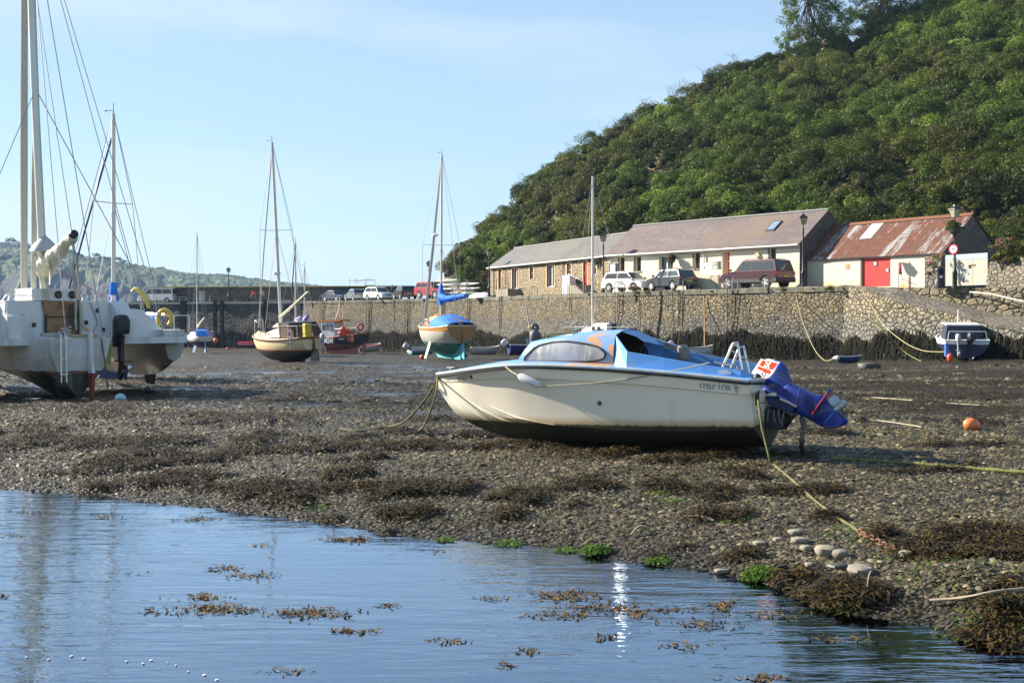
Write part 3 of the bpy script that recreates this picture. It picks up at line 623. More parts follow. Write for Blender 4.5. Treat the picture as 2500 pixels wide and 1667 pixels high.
# houses on the headland
hw = mat('far_house_wall', (.62, .58, .52), .8, .1, .3); hr = mat('far_house_roof', (.10, .09, .095), .8, .1, .3); gl = glass()
for k, (px, py, wd, lab) in enumerate(((12, 597, 12, 'far white house at the left end of the ridge'), (24, 600, 15, 'far wide pale gabled house, the largest on the ridge'), (38, 596, 10, 'far house with dark roof above the pale gabled one'),
        (48, 603, 10, 'far small house in the middle of the ridge row'), (60, 601, 12, 'far house right of the middle of the ridge row'), (74, 606, 10, 'far house at the right end of the ridge row'))):
    d = 1440; p = at(px, py+8, d); h = 6.5; t = thing('far_house', lab, 'house', p, rz=rnd.uniform(-.3, .3), group='houses on the far ridge')
    q = MB(); q.box(-wd/2, wd/2, -4, 4, -8, h*.6); q.add([(-wd/2, -4, h*.6), (-wd/2, 4, h*.6), (-wd/2, 0, h)], [(0, 1, 2)]); q.add([(wd/2, -4, h*.6), (wd/2, 4, h*.6), (wd/2, 0, h)], [(0, 1, 2)]); q.build('wall', hw, t)
    q = MB(); q.loft([[(x, -4.6, h*.6-.2), (x, 0, h+.25), (x, 4.6, h*.6-.2), (x, 4.6, h*.6), (x, 0, h+.6), (x, -4.6, h*.6)] for x in (-wd/2-.5, wd/2+.5)]); rf = q.build('roof', hr, t)
    q = MB(); q.box(wd/3-.5, wd/3+.5, -.5, .5, h-.5, h+1.7); q.build('chimney', hw, rf)
    for s in (-.25, .25): q = MB(); q.box(s*wd-.7, s*wd+.7, -4.06, -3.9, .8, 2.4); q.build('window', gl, t)
for k, px in enumerate((235, 250, 262, 290, 170, 190, 90, 100, 28)):
    py = np.interp(px, HX, HY)+4; d = 1470; r = rnd.uniform(4.5, 8)
    pos = ['first', 'second', 'third', 'fourth', 'fifth', 'sixth', 'seventh', 'eighth', 'ninth']; order = sorted((28, 90, 100, 170, 190, 235, 250, 262, 290)).index(px)
    b0 = at(px, py, d); bush('hawthorn_tree', f'small dark tree on the far ridge, {pos[order]} from the left', 'tree', [(b0.x, b0.y, b0.z+r*.3, r), (b0.x+r*.9, b0.y, b0.z, r*.7)], 'dark', 3.0, 2.2, 100+k, group='trees along the far ridge')
# ================================================================ BUILDINGS
def wall_s(P0, u, px):
    k = (px-1250)/F; return (k*P0[1]-P0[0])/(u[0]-k*u[1])
def wall_z(P0, u, px, py):
    s = wall_s(P0, u, px); return E-(py-HZ)/F*(P0[1]+u[1]*s)
def open_wall(Lw, z0, z1, ops, th=.28):
    """front wall at y = 0 with real recessed openings (x0, x1, z0, z1)"""
    q = MB(); xs = sorted({0, Lw, *[o[0] for o in ops], *[o[1] for o in ops]}); zs = sorted({z0, z1, *[o[2] for o in ops], *[o[3] for o in ops]})
    for a, b_ in zip(xs, xs[1:]):
        for c, d in zip(zs, zs[1:]):
            mx_, mz = (a+b_)/2, (c+d)/2
            if any(o[0] < mx_ < o[1] and o[2] < mz < o[3] for o in ops): continue
            q.quad((a, 0, c), (b_, 0, c), (b_, 0, d), (a, 0, d))
    for x0, x1, a, b_ in ops:
        q.quad((x0, 0, a), (x0, th, a), (x0, th, b_), (x0, 0, b_)); q.quad((x1, 0, a), (x1, th, a), (x1, th, b_), (x1, 0, b_))
        q.quad((x0, 0, a), (x1, 0, a), (x1, th, a), (x0, th, a)); q.quad((x0, 0, b_), (x1, 0, b_), (x1, th, b_), (x0, th, b_))
    return q
def gable_body(q, Lw, D, z0, z1, zr):    # the other three walls with gables
    q.quad((0, D, z0), (Lw, D, z0), (Lw, D, z1), (0, D, z1))
    for x in (0, Lw): q.add([(x, 0, z0), (x, D, z0), (x, D, z1), (x, D/2, zr), (x, 0, z1)], [(0, 1, 2, 3, 4)])
def gable_roof(Lw, D, z1, zr, ov=.25, th=.09, x0=-.12, x1=.12):
    q = MB(); sl = (zr-z1)/(D/2)
    q.loft([[(x, -ov, z1-ov*sl), (x, D/2, zr), (x, D+ov, z1-ov*sl), (x, D+ov, z1-ov*sl+th), (x, D/2, zr+th), (x, -ov, z1-ov*sl+th)] for x in (x0, Lw+x1)])
    return q
def window(root, x0, x1, z0, z1, fm, y=.2, bars='sash', gm=None):
    q = MB(); t = .06; q.box(x0, x1, y-.04, y+.04, z0, z0+t); q.box(x0, x1, y-.04, y+.04, z1-t, z1); q.box(x0, x0+t, y-.04, y+.04, z0+t, z1-t); q.box(x1-t, x1, y-.04, y+.04, z0+t, z1-t)
    xm, zm = (x0+x1)/2, (z0+z1)/2
    if bars == 'sash': q.box(x0+t, x1-t, y-.03, y+.03, zm-.03, zm+.03)
    if bars == 'patio': q.box(xm-.05, xm+.05, y-.045, y+.035, z0+t, z1-t)
    w_ = q.build('window', fm, root)
    MB().quad((x0+.03, y+.02, z0+.03), (x1-.03, y+.02, z0+.03), (x1-.03, y+.02, z1-.03), (x0+.03, y+.02, z1-.03)).build('pane', gm or glass(), w_)
    MB().box(x0-.05, x1+.05, -.07, .0-.003, z0-.09, z0-.002).build('sill', sillm, w_)
    return w_
sillm = mat('sill_stone', (.30, .24, .19), .8, .15)
wf = mat('upvc_white', (.80, .80, .80), .35, .04)
df = mat('dark_frame', (.10, .075, .07), .5, .2)
redp = mat('red_door_paint', (.62, .035, .03), .4, .12, 2)
tanp = mat('tan_surround', (.52, .33, .16), .8, .12, 3)
gut = mat('gutter_white', (.72, .72, .70), .45, .1)
cur = mat('net_curtain', (.30, .31, .22), .6, .35, 6)
def slate(name, c1, c2, tint=None):
    m, n, b = _new(name); t = n.nodes.new('ShaderNodeTexBrick'); t.inputs['Scale'].default_value = 1; t.offset = .5
    t.inputs['Brick Width'].default_value = .42; t.inputs['Row Height'].default_value = .19; t.inputs['Mortar Size'].default_value = .012
    t.inputs['Color1'].default_value = (*c1, 1); t.inputs['Color2'].default_value = (*c2, 1); t.inputs['Mortar'].default_value = (.05, .045, .045, 1)
    n.links.new(_obj(n), t.inputs['Vector'])
    c = _mix(n, _mr(n, _noise(n, .9, 6, _obj(n, (.25, 1, 1)), 0, .65), .4, .65, 0, .6), t.outputs['Color'], scl(c1, .68))
    if tint: c = _mix(n, _mr(n, _noise(n, .35, 5, _obj(n)), .48, .66, 0, .75), c, tint)
    n.links.new(c, b.inputs['Base Color']); b.inputs['Roughness'].default_value = .7; _bump(n, b, t.outputs['Fac'], -.5, .02)
    return m
# --- stone cottage
P0 = Vector((-2.1, 111, 0)); P1 = Vector((7.47, 89, 0)); u = (P1-P0).normalized(); Lw = (P1-P0).length; rz = math.atan2(u.y, u.x)
st = thing('stone_cottage', 'long low stone cottage with grey slate roof and tan window surrounds', 'cottage', (P0.x, P0.y, QZ), rz)
def O(px0, px1, py0, py1, P=P0, u=u, m=0): 
    s0, s1 = wall_s(P, u, px0), wall_s(P, u, px1); return (s0, s1, wall_z(P, u, (px0+px1)/2, py1)-QZ, wall_z(P, u, (px0+px1)/2, py0)-QZ)
z1 = 3.0; zr = 4.75
ops = [O(1217, 1225, 658, 707), O(1250, 1266, 656, 705.5), O(1293.5, 1302, 651, 681.6), O(1335, 1353, 647, 700), O(1384, 1394, 643, 674.5), O(1424, 1434.5, 639, 697), O(1446, 1456, 632.5, 670.6)]
ops = [(a, b_, max(.12, c), min(d, z1-.12)) for a, b_, c, d in ops]
rub = stone('cottage_rubble', (.40, .29, .16), (.30, .25, .18), (.16, .13, .09), 3.6, 1.2, bump=1, dist=.09)
q = open_wall(Lw, -.3, z1, ops); gable_body(q, Lw, 5.2, -.3, z1, zr); q.build('wall', rub, st, fix=False)
rf = gable_roof(Lw, 5.2, z1, zr, x1=.0).build('roof', slate('slate_grey', (.125, .12, .115), (.165, .16, .152), (.15, .135, .10)), st)
MB().tube([(-.1, 2.6, zr+.1), (Lw, 2.6, zr+.1)], .09, 6).build('ridge_tiles', mat('ridge_grey', (.20, .20, .20), .8), rf)
MB().tube([(-.1, -.33, z1-.17), (Lw, -.33, z1-.17)], .06, 6).build('gutter', gut, st)
for px in (1206, 1376): x = wall_s(P0, u, px); MB().tube([(x, -.33, z1-.2), (x, -.08, z1-.45), (x, -.08, 0)], .045, 6).build('downpipe', mat('grey_pipe', (.28, .27, .26), .5), st)
for i, (a, b_, c, d) in enumerate(ops):
    w_ = .17; q = MB(); q.box(a-w_, a, -.02, .1, c-(w_ if i not in (0, 1, 5) else 0), d+w_*.7); q.box(b_, b_+w_, -.02, .1, c-(w_ if i not in (0, 1, 5) else 0), d+w_*.7); q.box(a, b_, -.02, .1, d+.002, d+w_*.7)
    if i in (2, 4, 6, 3): q.box(a, b_, -.02, .1, c-w_, c-.002)
    q.build('surround', tanp, st)
for i in (1, 3): window(st, *ops[i], wf, bars='patio')
for i in (2, 4, 6): window(st, *ops[i], wf)
a, b_, c, d = ops[0]; MB().box(a, b_, .12, .18, c, d).build('door', mat('brown_door', (.12, .045, .03), .6, .2), st)
a, b_, c, d = ops[5]; dr = MB().box(a, b_, .12, .18, c, d).build('door', redp, st); MB().ball((a+.12, .09, c+1), .04, n=8).build('handle', alu(), dr)
# steps to the two raised doors
stm = mat('step_stone', (.28, .24, .19), .9, .2, 2, bump=.4)
a, b_, c, d = ops[5]; q = MB()
for k in range(4): q.box(a-.5-.0, b_+1.6-.38*k, -1.25, -.003, c*k/4, c*(k+1)/4-.003)
sr = q.build('door_step', stm, st); q = MB(); q.tube([(b_+1.6, -1.2, .0), (b_+1.6, -1.2, .95), (a-.3, -1.2, c+.95), (a-.3, -1.2, c)], .03, 6); q.build('handrail', alu(), sr)
a, b_, c, d = ops[1]; q = MB(); q.box(a-.7, b_+.5, -1.3, -.003, -.2, c-.01); sr = q.build('door_step', stm, st)
q = MB(); q.tube([(a-.9, -1.25, 0), (a-.7, -1.25, c+.95), (b_+.4, -1.25, c+.95), (b_+.9, -1.25, .2)], .025, 6)
for k in range(5): x = a-.7+(b_-a+1.1)*k/4; q.tube([(x, -1.25, c), (x, -1.25, c+.95)], .015, 5)
q.build('handrail', blackm(), sr)
x = wall_s(P0, u, 1462)
pc = MB().rbox(wall_s(P0, u, 1396), wall_s(P0, u, 1415), -.9, -.35, 0, 1.55, .04).build('electric_cabinet', mat('cabinet_grey', (.55, .57, .60), .5, .08), None)
pc.location = st.location; pc.rotation_euler = st.rotation_euler; tag(pc, 'pale grey metal cabinet beside the red door steps of the stone cottage', 'cabinet')
# --- cream building
C0 = Vector((7.50, 88.95, 0)); C1 = Vector((18.8, 75, 0)); uc = (C1-C0).normalized(); Lc = (C1-C0).length; rzc = math.atan2(uc.y, uc.x)
cb = thing('cream_building', 'long cream washed building with purple slate roof and red stepped door', 'building', (C0.x, C0.y, QZ), rzc)
OC = lambda a, b_, c, d: O(a, b_, c, d, C0, uc)
cream = mat('cream_render', (.72, .66, .51), .9, .07, 1.2, bump=1.0, bscale=7, dirt=(.66, .56, .36), dirt_amt=.2)
z1 = 3.02; zr = 5.25
opc = [OC(1511, 1525, 629, 661.7), OC(1551, 1565, 626, 661.7), OC(1608, 1640, 625, 697), OC(1693.5, 1709, 617.8, 655.4), OC(1763, 1781.5, 615.5, 672), OC(1878, 1895, 606, 640)]
opc = [(a, b_, max(.1, c), min(d, z1-.16)) for a, b_, c, d in opc]
q = open_wall(Lc, -.3, z1, opc, .34); gable_body(q, Lc, 6, -.3, z1, zr)
wl = q.build('wall', cream, cb, fix=False)
q = MB(); q.add([(Lc+.004, 0.02, -.3), (Lc+.004, 5.98, -.3), (Lc+.004, 5.98, z1), (Lc+.004, 3, zr-.02), (Lc+.004, .02, z1)], [(0, 1, 2, 3, 4)]); q.build('gable_face', stone('gable_stone', (.10, .085, .07), (.15, .13, .11), (.05, .045, .04), 3.2, 1.2, bump=.8), cb)
rf = gable_roof(Lc, 6, z1, zr, x0=-.3).build('roof', slate('slate_purple', (.150, .112, .108), (.20, .155, .148), (.17, .125, .08)), cb)
MB().tube([(-.3, 3, zr+.1), (Lc+.12, 3, zr+.1)], .1, 6).build('ridge_tiles', mat('ridge_grey', (.2, .2, .2)), rf)
s_ = (zr-z1)/3; x0, x1 = 14.2, 14.95; ya, yb = 1.15, 2.1
sk = MB().loft([[(x0, ya, z1+ya*s_+.1), (x1, ya, z1+ya*s_+.1), (x1, yb, z1+yb*s_+.1), (x0, yb, z1+yb*s_+.1)], [(x0, ya, z1+ya*s_+.2), (x1, ya, z1+ya*s_+.2), (x1, yb, z1+yb*s_+.2), (x0, yb, z1+yb*s_+.2)]]).build('skylight', mat('skylight_frame', (.04, .04, .045), .5), rf)
MB().quad((x0+.07, ya+.08, z1+(ya+.08)*s_+.206), (x1-.07, ya+.08, z1+(ya+.08)*s_+.206), (x1-.07, yb-.08, z1+(yb-.08)*s_+.206), (x0+.07, yb-.08, z1+(yb-.08)*s_+.206)).build('pane', glass('skylight_glass', (.2, .28, .36), .08), sk)
MB().tube([(-.1, -.35, z1-.17), (Lc+.1, -.35, z1-.17)], .065, 6).build('gutter', gut, cb)
for px in (1721, 1487): x = max(.12, wall_s(C0, uc, px)); MB().tube([(x, -.35, z1-.2), (x, -.1, z1-.5), (x, -.1, 0)], .05, 6).build('downpipe', mat('pale_pipe', (.5, .46, .38), .5), cb)
for i in (0, 1, 3, 5):
    a, b_, c, d = opc[i]; w_ = window(cb, a, b_, c, d, df, y=.26)
    q = MB(); q.box(a-.12, b_+.12, -.1, -.003, d+.02, d+.12); q.build('lintel', cream, w_)
    MB().quad((a+.05, .33, c), (b_-.05, .33, c), (b_-.05, .33, d), (a+.05, .33, d)).build('curtain', cur, w_)
    MB().box(a-.11, a, -.02, .05, c, d).build('jamb', mat('dark_jamb', (.16, .11, .10), .8), w_)
window(cb, *opc[2], wf, y=.26, bars='patio')
a, b_, c, d = opc[4]; dr = MB().box(a+(b_-a)*.45, b_, .25, .31, c, d).build('door', mat('dark_red_door', (.42, .03, .025), .45, .1), cb)
MB().box(a, a+(b_-a)*.45, .25, .31, c, d).build('door_jamb', mat('pink_jamb', (.55, .36, .26), .8, .08), cb)
MB().ball((a+(b_-a)*.6, .22, c+1), .04, n=8).build('handle', alu(), dr)
# landing and stairs in front of the red door
xa, xb, xc = wall_s(C0, uc, 1705), wall_s(C0, uc, 1738), wall_s(C0, uc, 1796); h = c; q = MB()
xs_ = np.linspace(xa, xb, 7)
for k in range(6): q.box(xs_[k], xs_[k+1]-.003, -1.3, -.004, -.1, h*(k+1)/7)
q.box(xb, xc, -1.3, -.004, -.1, h-.01); sr = q.build('door_step', mat('step_render', (.66, .56, .38), .9, .14, 1.5, bump=.7, bscale=9, dirt=(.35, .28, .2), dirt_amt=.3), cb)
q = MB(); yr = -1.24; q.tube([(xa, yr, .05), (xa, yr, .9), (xb, yr, h+.9), (xc, yr, h+.9), (xc, yr, h)], .022, 6)
for k in range(15):
    x = xa+(xb-xa)*k/14; zb_ = h*k/14; q.tube([(x, yr, zb_+.05), (x, yr, zb_+.9)], .012, 5)
q.tube([(xb, yr, h), (xb, yr, h+.9)], .025, 6); q.build('handrail', mat('rail_brown', (.10, .07, .05), .6), sr)
xm = wall_s(C0, uc, 1766)
def banner(nm, lab, x0, x1, z0, z1_, colr, marks, root=cb, y=-1.29):
    o = MB().box(x0, x1, y-.012, y, z0, z1_).build(nm, mat('banner_'+nm+str(int(x0*10)), colr, .6, .04), None); o.matrix_world = Matrix.Translation(root.location) @ Matrix.Rotation(root.rotation_euler.z, 4, 'Z')
    tag(o, lab, 'banner')
    for k, (pts, cm) in enumerate(marks): q = MB(); q.add([(x0+(x1-x0)*a_, y-.017, z0+(z1_-z0)*b2) for a_, b2 in pts], [tuple(range(len(pts)))]); q.build('printed_mark', cm, o)
    return o
kk = mat('mark_dark', (.06, .06, .09), .6); gg = mat('mark_grey', (.45, .45, .5), .6); rr_ = mat('mark_red', (.45, .12, .14), .6); gr = mat('mark_green', (.12, .45, .2), .6)
banner('banner', 'white printed banner hanging on the landing rail below the red door', xb+.05, xm, h+.02, h+.88, (.82, .81, .84), [
    ([(.28, .45), (.42, .48), (.55, .6), (.45, .68), (.34, .78), (.40, .62)], kk), ([(.15, .86), (.30, .82), (.32, .78), (.16, .8)], kk), ([(.4, .82), (.5, .82), (.5, .74)], gg), ([(.62, .8), (.72, .66), (.8, .64), (.78, .7), (.68, .84)], kk),
    ([(.7, .84), (.84, .88), (.86, .78), (.8, .86)], rr_), ([(.3, .36), (.6, .4), (.6, .37), (.3, .32)], gg), ([(.62, .5), (.9, .52), (.9, .49), (.62, .47)], gg), ([(.2, .36), (.28, .36), (.3, .45)], kk)])
banner('banner', 'smaller beige banner with green mark on the landing rail beside the white one', xm+.06, xc-.05, h+.35, h+.9, (.50, .47, .38), [([(.2, .5), (.3, .4), (.36, .6), (.28, .75)], gr), ([(.42, .55), (.55, .7), (.5, .8), (.4, .7)], kk), ([(.6, .4), (.72, .6), (.66, .7)], rr_)])
# notice board, alarm box, floodlight arm
x0, x1 = wall_s(C0, uc, 1491), wall_s(C0, uc, 1507); nb = thing('notice_board', 'dark framed notice board on the cream wall above the white hatchback', 'notice board', cb.location, rzc)
q = MB(); q.box(x0, x1, -.14, -.02, 1.25, 2.3); q.build('frame', mat('board_frame', (.07, .08, .08), .5), nb); MB().box(x0+.08, x1-.08, -.15, -.141, 1.33, 2.22).build('notice_sheet', mat('notice_paper', (.5, .62, .64), .3, .1), nb)
x = wall_s(C0, uc, 1851); o = MB().prism([(x-.18, 2.3), (x-.1, 2.15), (x+.1, 2.15), (x+.18, 2.3), (x+.1, 2.5), (x-.1, 2.5)], 'y', -.12, -.003).build('alarm_box', mat('alarm_cream', (.72, .52, .25), .5), None)
o.location = cb.location; o.rotation_euler = cb.rotation_euler; tag(o, 'small cream alarm box high on the wall above the maroon car', 'alarm')
# --- rusty shed
S0 = Vector((19.1, 76, 0)); S1 = Vector((25.2, 67, 0)); us = (S1-S0).normalized(); Ls = (S1-S0).length; rzs = math.atan2(us.y, us.x)
sh = thing('boat_shed', 'cream block shed with rusty corrugated roof and red roller door', 'shed', (S0.x, S0.y, QZ), rzs)
z1 = 1.95; zr = 4.2; D = 5.6
a, b_ = wall_s(S0, us, 2105.5), wall_s(S0, us, 2174); od = [(a, b_, .03, 1.86)]
blk, n, b = _new('painted_block'); t = n.nodes.new('ShaderNodeTexBrick'); t.inputs['Scale'].default_value = 1; t.inputs['Brick Width'].default_value = .45; t.inputs['Row Height'].default_value = .215; t.inputs['Mortar Size'].default_value = .012
t.inputs['Color1'].default_value = (.68, .60, .45, 1); t.inputs['Color2'].default_value = (.72, .64, .50, 1); t.inputs['Mortar'].default_value = (.55, .44, .30, 1); n.links.new(_obj(n, (1, 1, 1), (R(90), 0, 0)), t.inputs['Vector'])
sz = n.nodes.new('ShaderNodeSeparateXYZ'); n.links.new(_obj(n), sz.inputs[0])
c = _mix(n, _math(n, 'MULTIPLY', _mr(n, _noise(n, .7, 5, _obj(n)), .45, .62), _mr(n, sz.outputs['Z'], .5, .0)), t.outputs['Color'], (.70, .34, .10)); n.links.new(c, b.inputs['Base Color']); b.inputs['Roughness'].default_value = .85; _bump(n, b, t.outputs['Fac'], -.5, .02)
q = open_wall(Ls, -.3, z1, od, .15); gable_body(q, Ls, D, -.3, z1, zr); q.build('wall', blk, sh, fix=False)
q = MB(); q.add([(Ls+.01, .02, -.4), (Ls+.01, D, -.4), (Ls+.01, D, z1), (Ls+.01, D/2, zr-.02), (Ls+.01, .02, z1)], [(0, 1, 2, 3, 4)]); q.build('gable_face', stone('gable_stone', (.1,)*3, (.1,)*3, (.05,)*3), sh)
rust, n, b = _new('rusty_corrugated'); vs = _obj(n, (1.25, .22, .22)); n1 = _noise(n, 1.0, 7, vs, .25, .72); n2 = _noise(n, 7, 6, _obj(n, (1, .35, .35)), 0, .7)
sh_, shn = n.nodes.new('ShaderNodeTexBrick'), None; sh_.inputs['Brick Width'].default_value = .8; sh_.inputs['Row Height'].default_value = 1.5; sh_.inputs['Scale'].default_value = 1; sh_.inputs['Mortar Size'].default_value = .012; sh_.offset = .3
sh_.inputs['Color1'].default_value = (0, 0, 0, 1); sh_.inputs['Color2'].default_value = (1, 1, 1, 1); n.links.new(_obj(n), sh_.inputs['Vector'])
c = _mix(n, _mr(n, n2, .35, .65), (.10, .034, .017), (.20, .072, .034)); c = _mix(n, _mr(n, _noise(n, 2.2, 6, _obj(n, (1, .4, .4))), .5, .65, 0, .8), c, (.10, .06, .045))
sel = _math(n, 'ADD', n1, _math(n, 'MULTIPLY', sh_.outputs['Color'], .12)); c = _mix(n, _mr(n, _math(n, 'ADD', sel, _math(n, 'MULTIPLY', _math(n, 'SUBTRACT', n2, .5), .25)), .60, .675, 0, .92), c, (.36, .36, .35))
n.links.new(c, b.inputs['Base Color']); b.inputs['Roughness'].default_value = .75
q = MB(); sl_ = (zr-z1)/(D/2); N_ = int(Ls/.075); ov = .22           # corrugated sheets, real waves
for sgn in (0, 1):
    rows = []
    for y, z in ((-ov, z1-ov*sl_), (D/2*.48, z1+(zr-z1)*.48), (D/2*.48+.02, z1+(zr-z1)*.48+.035), (D/2, zr+.035)):
        rows.append([(-.1+(Ls+.2)*k/N_, y if not sgn else D-y, z+.1+.016*math.cos(k*math.pi)) for k in range(N_+1)])
    q.loft(rows, closed=False)
rf = q.build('roof', rust, sh, fix=False)
MB().loft([[(x, D/2-.25, zr+.0), (x, D/2, zr+.2), (x, D/2+.25, zr+.0), (x, D/2, zr+.12)] for x in (-.1, Ls+.1)]).build('ridge_cap', mat('rust_plain', (.17, .065, .03), .8, .3, 3), rf)
y0, y1 = 1.3, 2.6; MB().quad((3.75, y0, z1+y0*sl_+.16), (4.65, y0, z1+y0*sl_+.16), (4.65, y1, z1+y1*sl_+.16), (3.75, y1, z1+y1*sl_+.16)).build('roof_light', mat('clear_sheet', (.55, .58, .60), .4, .1), rf)
MB().box(-.1, Ls+.1, -.12, -.004, z1-.16, z1-.02).build('fascia', mat('grey_fascia', (.30, .30, .31), .7), sh)
q = MB(); a, b_, c0, d0 = od[0]
for k in range(12): zz = c0+(d0-c0)*k/12; q.box(a+.03, b_-.03, .06, .12, zz, zz+(d0-c0)/12-.012)
q.box(a, b_, .085, .13, c0, d0); dr = q.build('roller_door', redp, sh)
MB().box(a-.14, a, -.03, .1, 0, d0+.1).build('door_post', mat('door_post', (.06, .03, .03), .6), sh)
for x, z, s in ((a+(b_-a)*.45, 1.45, .13), (a+(b_-a)*.88, 1.02, .11)):
    p_ = MB().box(x-s, x+s, .03, .056, z-s*1.1, z+s*1.1).build('notice', blackm(), dr); MB().box(x-s*.7, x+s*.7, .022, .029, z-s*.8, z+s*.8).build('paper', wf, p_)
o = MB().box(wall_s(S0, us, 2064), wall_s(S0, us, 2073), -.03, -.004, 1.2, 1.5).build('wall_sign', mat('orange_sign', (.75, .28, .08), .5, .2, 20), None); o.location = sh.location; o.rotation_euler = sh.rotation_euler; tag(o, 'small orange sign on the cream shed wall left of the red roller door', 'sign')
# shed corner pier of rough stone
q = MB(); q.rbox(Ls-1.25, Ls+.02, -.13, .2, -.4, 1.75, .08); q.build('corner_pier', stone('pier_rubble', (.26, .22, .17), (.16, .14, .12), (.07, .06, .05), 2.5, 1.4, bump=1), sh)
# --- gate and walls at the right
G0 = Vector((gx(2309, 66.3), 66.3, 0)); G1 = Vector((gx(2412, 63.6), 63.6, 0)); ug = (G1-G0).normalized(); Lg = (G1-G0).length
gt = thing('steel_gate', 'pale weathered double steel gate beside the shed gable', 'gate', (G0.x, G0.y, 3.72), math.atan2(ug.y, ug.x))
gm_ = mat('gate_steel', (.30, .32, .29), .6, .1, 1.5, dirt=(.40, .32, .20), dirt_amt=.25)
for a, b_ in ((0, Lg*.66), (Lg*.66+.02, Lg)): MB().box(a, b_, -.03, .03, .02, 1.5).build('gate_leaf', gm_, gt)
MB().box(0, Lg, -.04, .02, 1.505, 1.8).build('top_panel', mat('gate_blue', (.28, .36, .42), .6, .1, 1.5), gt)
q = MB(); q.box(Lg*.57, Lg*.72, -.08, -.035, 1.14, 1.18); q.box(Lg*.57, Lg*.60, -.09, -.035, 1.0, 1.14); q.build('latch', mat('rust_plain', (.33, .12, .05)), gt)
o = wallstrip('garden_wall', [(G1.x+.05, G1.y), (gx(2500, 61.5), 61.5), (gx(2800, 55), 55)], [5.0, 5.15, 5.3], [3.3, 3.3, 3.2], stone('garden_stone', (.27, .23, .17), (.19, .165, .13), (.07, .06, .045), 3.0, 1.5, bump=1, dist=.07, moss=(.13, .12, .06)), .7, .07, .4, 12)
tag(o, 'high rubble wall right of the steel gate with shrubs on top', 'wall')
bush('gorse_bush', 'olive brown bush spilling over the high rubble wall right of the gate', 'bush', [(gx(x, d), d, E-(y-HZ)/F*d, r) for x, y, d, r in ((2450, 628, 62.7, .6), (2475, 618, 62.4, .75), (2500, 612, 62.2, .8), (2432, 636, 62.8, .4), (2465, 640, 62.2, .45), (2490, 640, 61.9, .5), (2525, 610, 61.8, .9))], ['olive', 'dry', 'olive'], 1500, .12, 41)
bush('valerian_plant', 'pink flowering plant on top of the wall left of the olive bush', 'plant', [(gx(x, d), d, E-(y-HZ)/F*d, .32) for x, y, d in ((2440, 597, 62.8), (2458, 592, 62.8), (2425, 605, 62.8))], ['ivy'], 160, .1, 42, flowers=16, fcol=(.55, .16, .22))
bush('climbing_plant', 'green climber with pink flowers on the shed corner above the bin', 'plant', [(gx(x, d), d, E-(y-HZ)/F*d, r) for x, y, d, r in ((2283, 636, 65.9, .42), (2275, 650, 65.9, .35), (2296, 628, 65.8, .3), (2268, 672, 65.9, .22))], ['bright', 'ivy'], 300, .12, 43, flowers=30, fcol=(.5, .15, .2))
# ---------------------------------------------------------------- street lamps
def lamp_parts(root, h=4.6):
    bm_ = blackm()
    MB().lathe([(.17, 0), (.17, .12), (.13, .16), (.12, .85), (.15, .9), (.13, .96), (.075, 1.05), (.06, 2.0), (.05, h-.95), (.07, h-.93), (.04, h-.88), (.035, h-.72)], 12).build('post', bm_, root, smooth=40)
    MB().tube([(-.3, 0, h-1.15), (.3, 0, h-1.15)], .022, 6).ball((-.3, 0, h-1.15), .035, n=6).ball((.3, 0, h-1.15), .035, n=6).build('ladder_bar', bm_, root)
    q = MB(); q.loft([[(x*.13, y*.13, h-.7) for x, y in ((-1, -1), (1, -1), (1, 1), (-1, 1))], [(x*.22, y*.22, h-.28) for x, y in ((-1, -1), (1, -1), (1, 1), (-1, 1))]]); ln = q.build('lantern', mat('lantern_glass', (.34, .31, .20), .2, .1), root)
    q = MB()
    for x, y in ((-1, -1), (1, -1), (1, 1), (-1, 1)): q.tube([(x*.13, y*.13, h-.7), (x*.225, y*.225, h-.28)], .013, 4)
    q.build('lantern_frame', bm_, ln)
    q = MB(); q.loft([[(x*w_, y*w_, h+z) for x, y in ((-1, -1), (1, -1), (1, 1), (-1, 1))] for w_, z in ((.26, -.285), (.25, -.25), (.12, -.12), (.07, -.1), (.05, -.02))]); q.ball((0, 0, h+.02), .035, n=8); q.tube([(0, 0, h), (0, 0, h+.12)], .012, 5); q.build('lantern_cap', bm_, root)
lp = thing('street_lamp', 'black lamp post on the pier deck left of the people', 'street lamp', group='black lamp posts along the harbour'); lamp_parts(lp)
lp.location = (gx(558, 149), 149, 3.76)
for px, d, z, lab in ((1047, 132, QZ, 'black lamp post behind the red car and clinker boat mast'), (1194, 108.2, QZ, 'black lamp post at the left end of the stone cottage'), (1473, 87.8, QZ, 'black lamp post where stone cottage meets cream building'),
                      (1961, 71.5, QZ, 'black lamp post where cream building meets rusty shed'), (2331, 62.6, 3.5, 'black lamp post with flower basket and speed sign by the gate')):
    l_ = dup(lp, (gx(px, d), d, z), rnd.uniform(0, 1.5) if px != 2331 else .4, lab)
ls = Vector((gx(2331, 62.6), 62.6, 3.5))
sg = thing('speed_sign', 'round red ringed 20 sign on the lamp post by the gate', 'sign', ls+Vector((0, 0, 2.15)), R(-50)+math.pi)
MB().lathe([(.27, -.012), (.27, .012)], 28, (0, .14, 0), axis='y').build('plate', mat('sign_red', (.75, .03, .05), .4), sg); MB().lathe([(.2, -.004), (.2, .004)], 28, (0, .16, 0), axis='y').build('face', wf, sg)
MB().box(-.03, .03, .06, .13, -.06, .0).build('bracket', alu(), sg)
text('20', 'numerals', blackm(), sg, (0, .168, 0), (R(90), 0, math.pi), .24, .002)
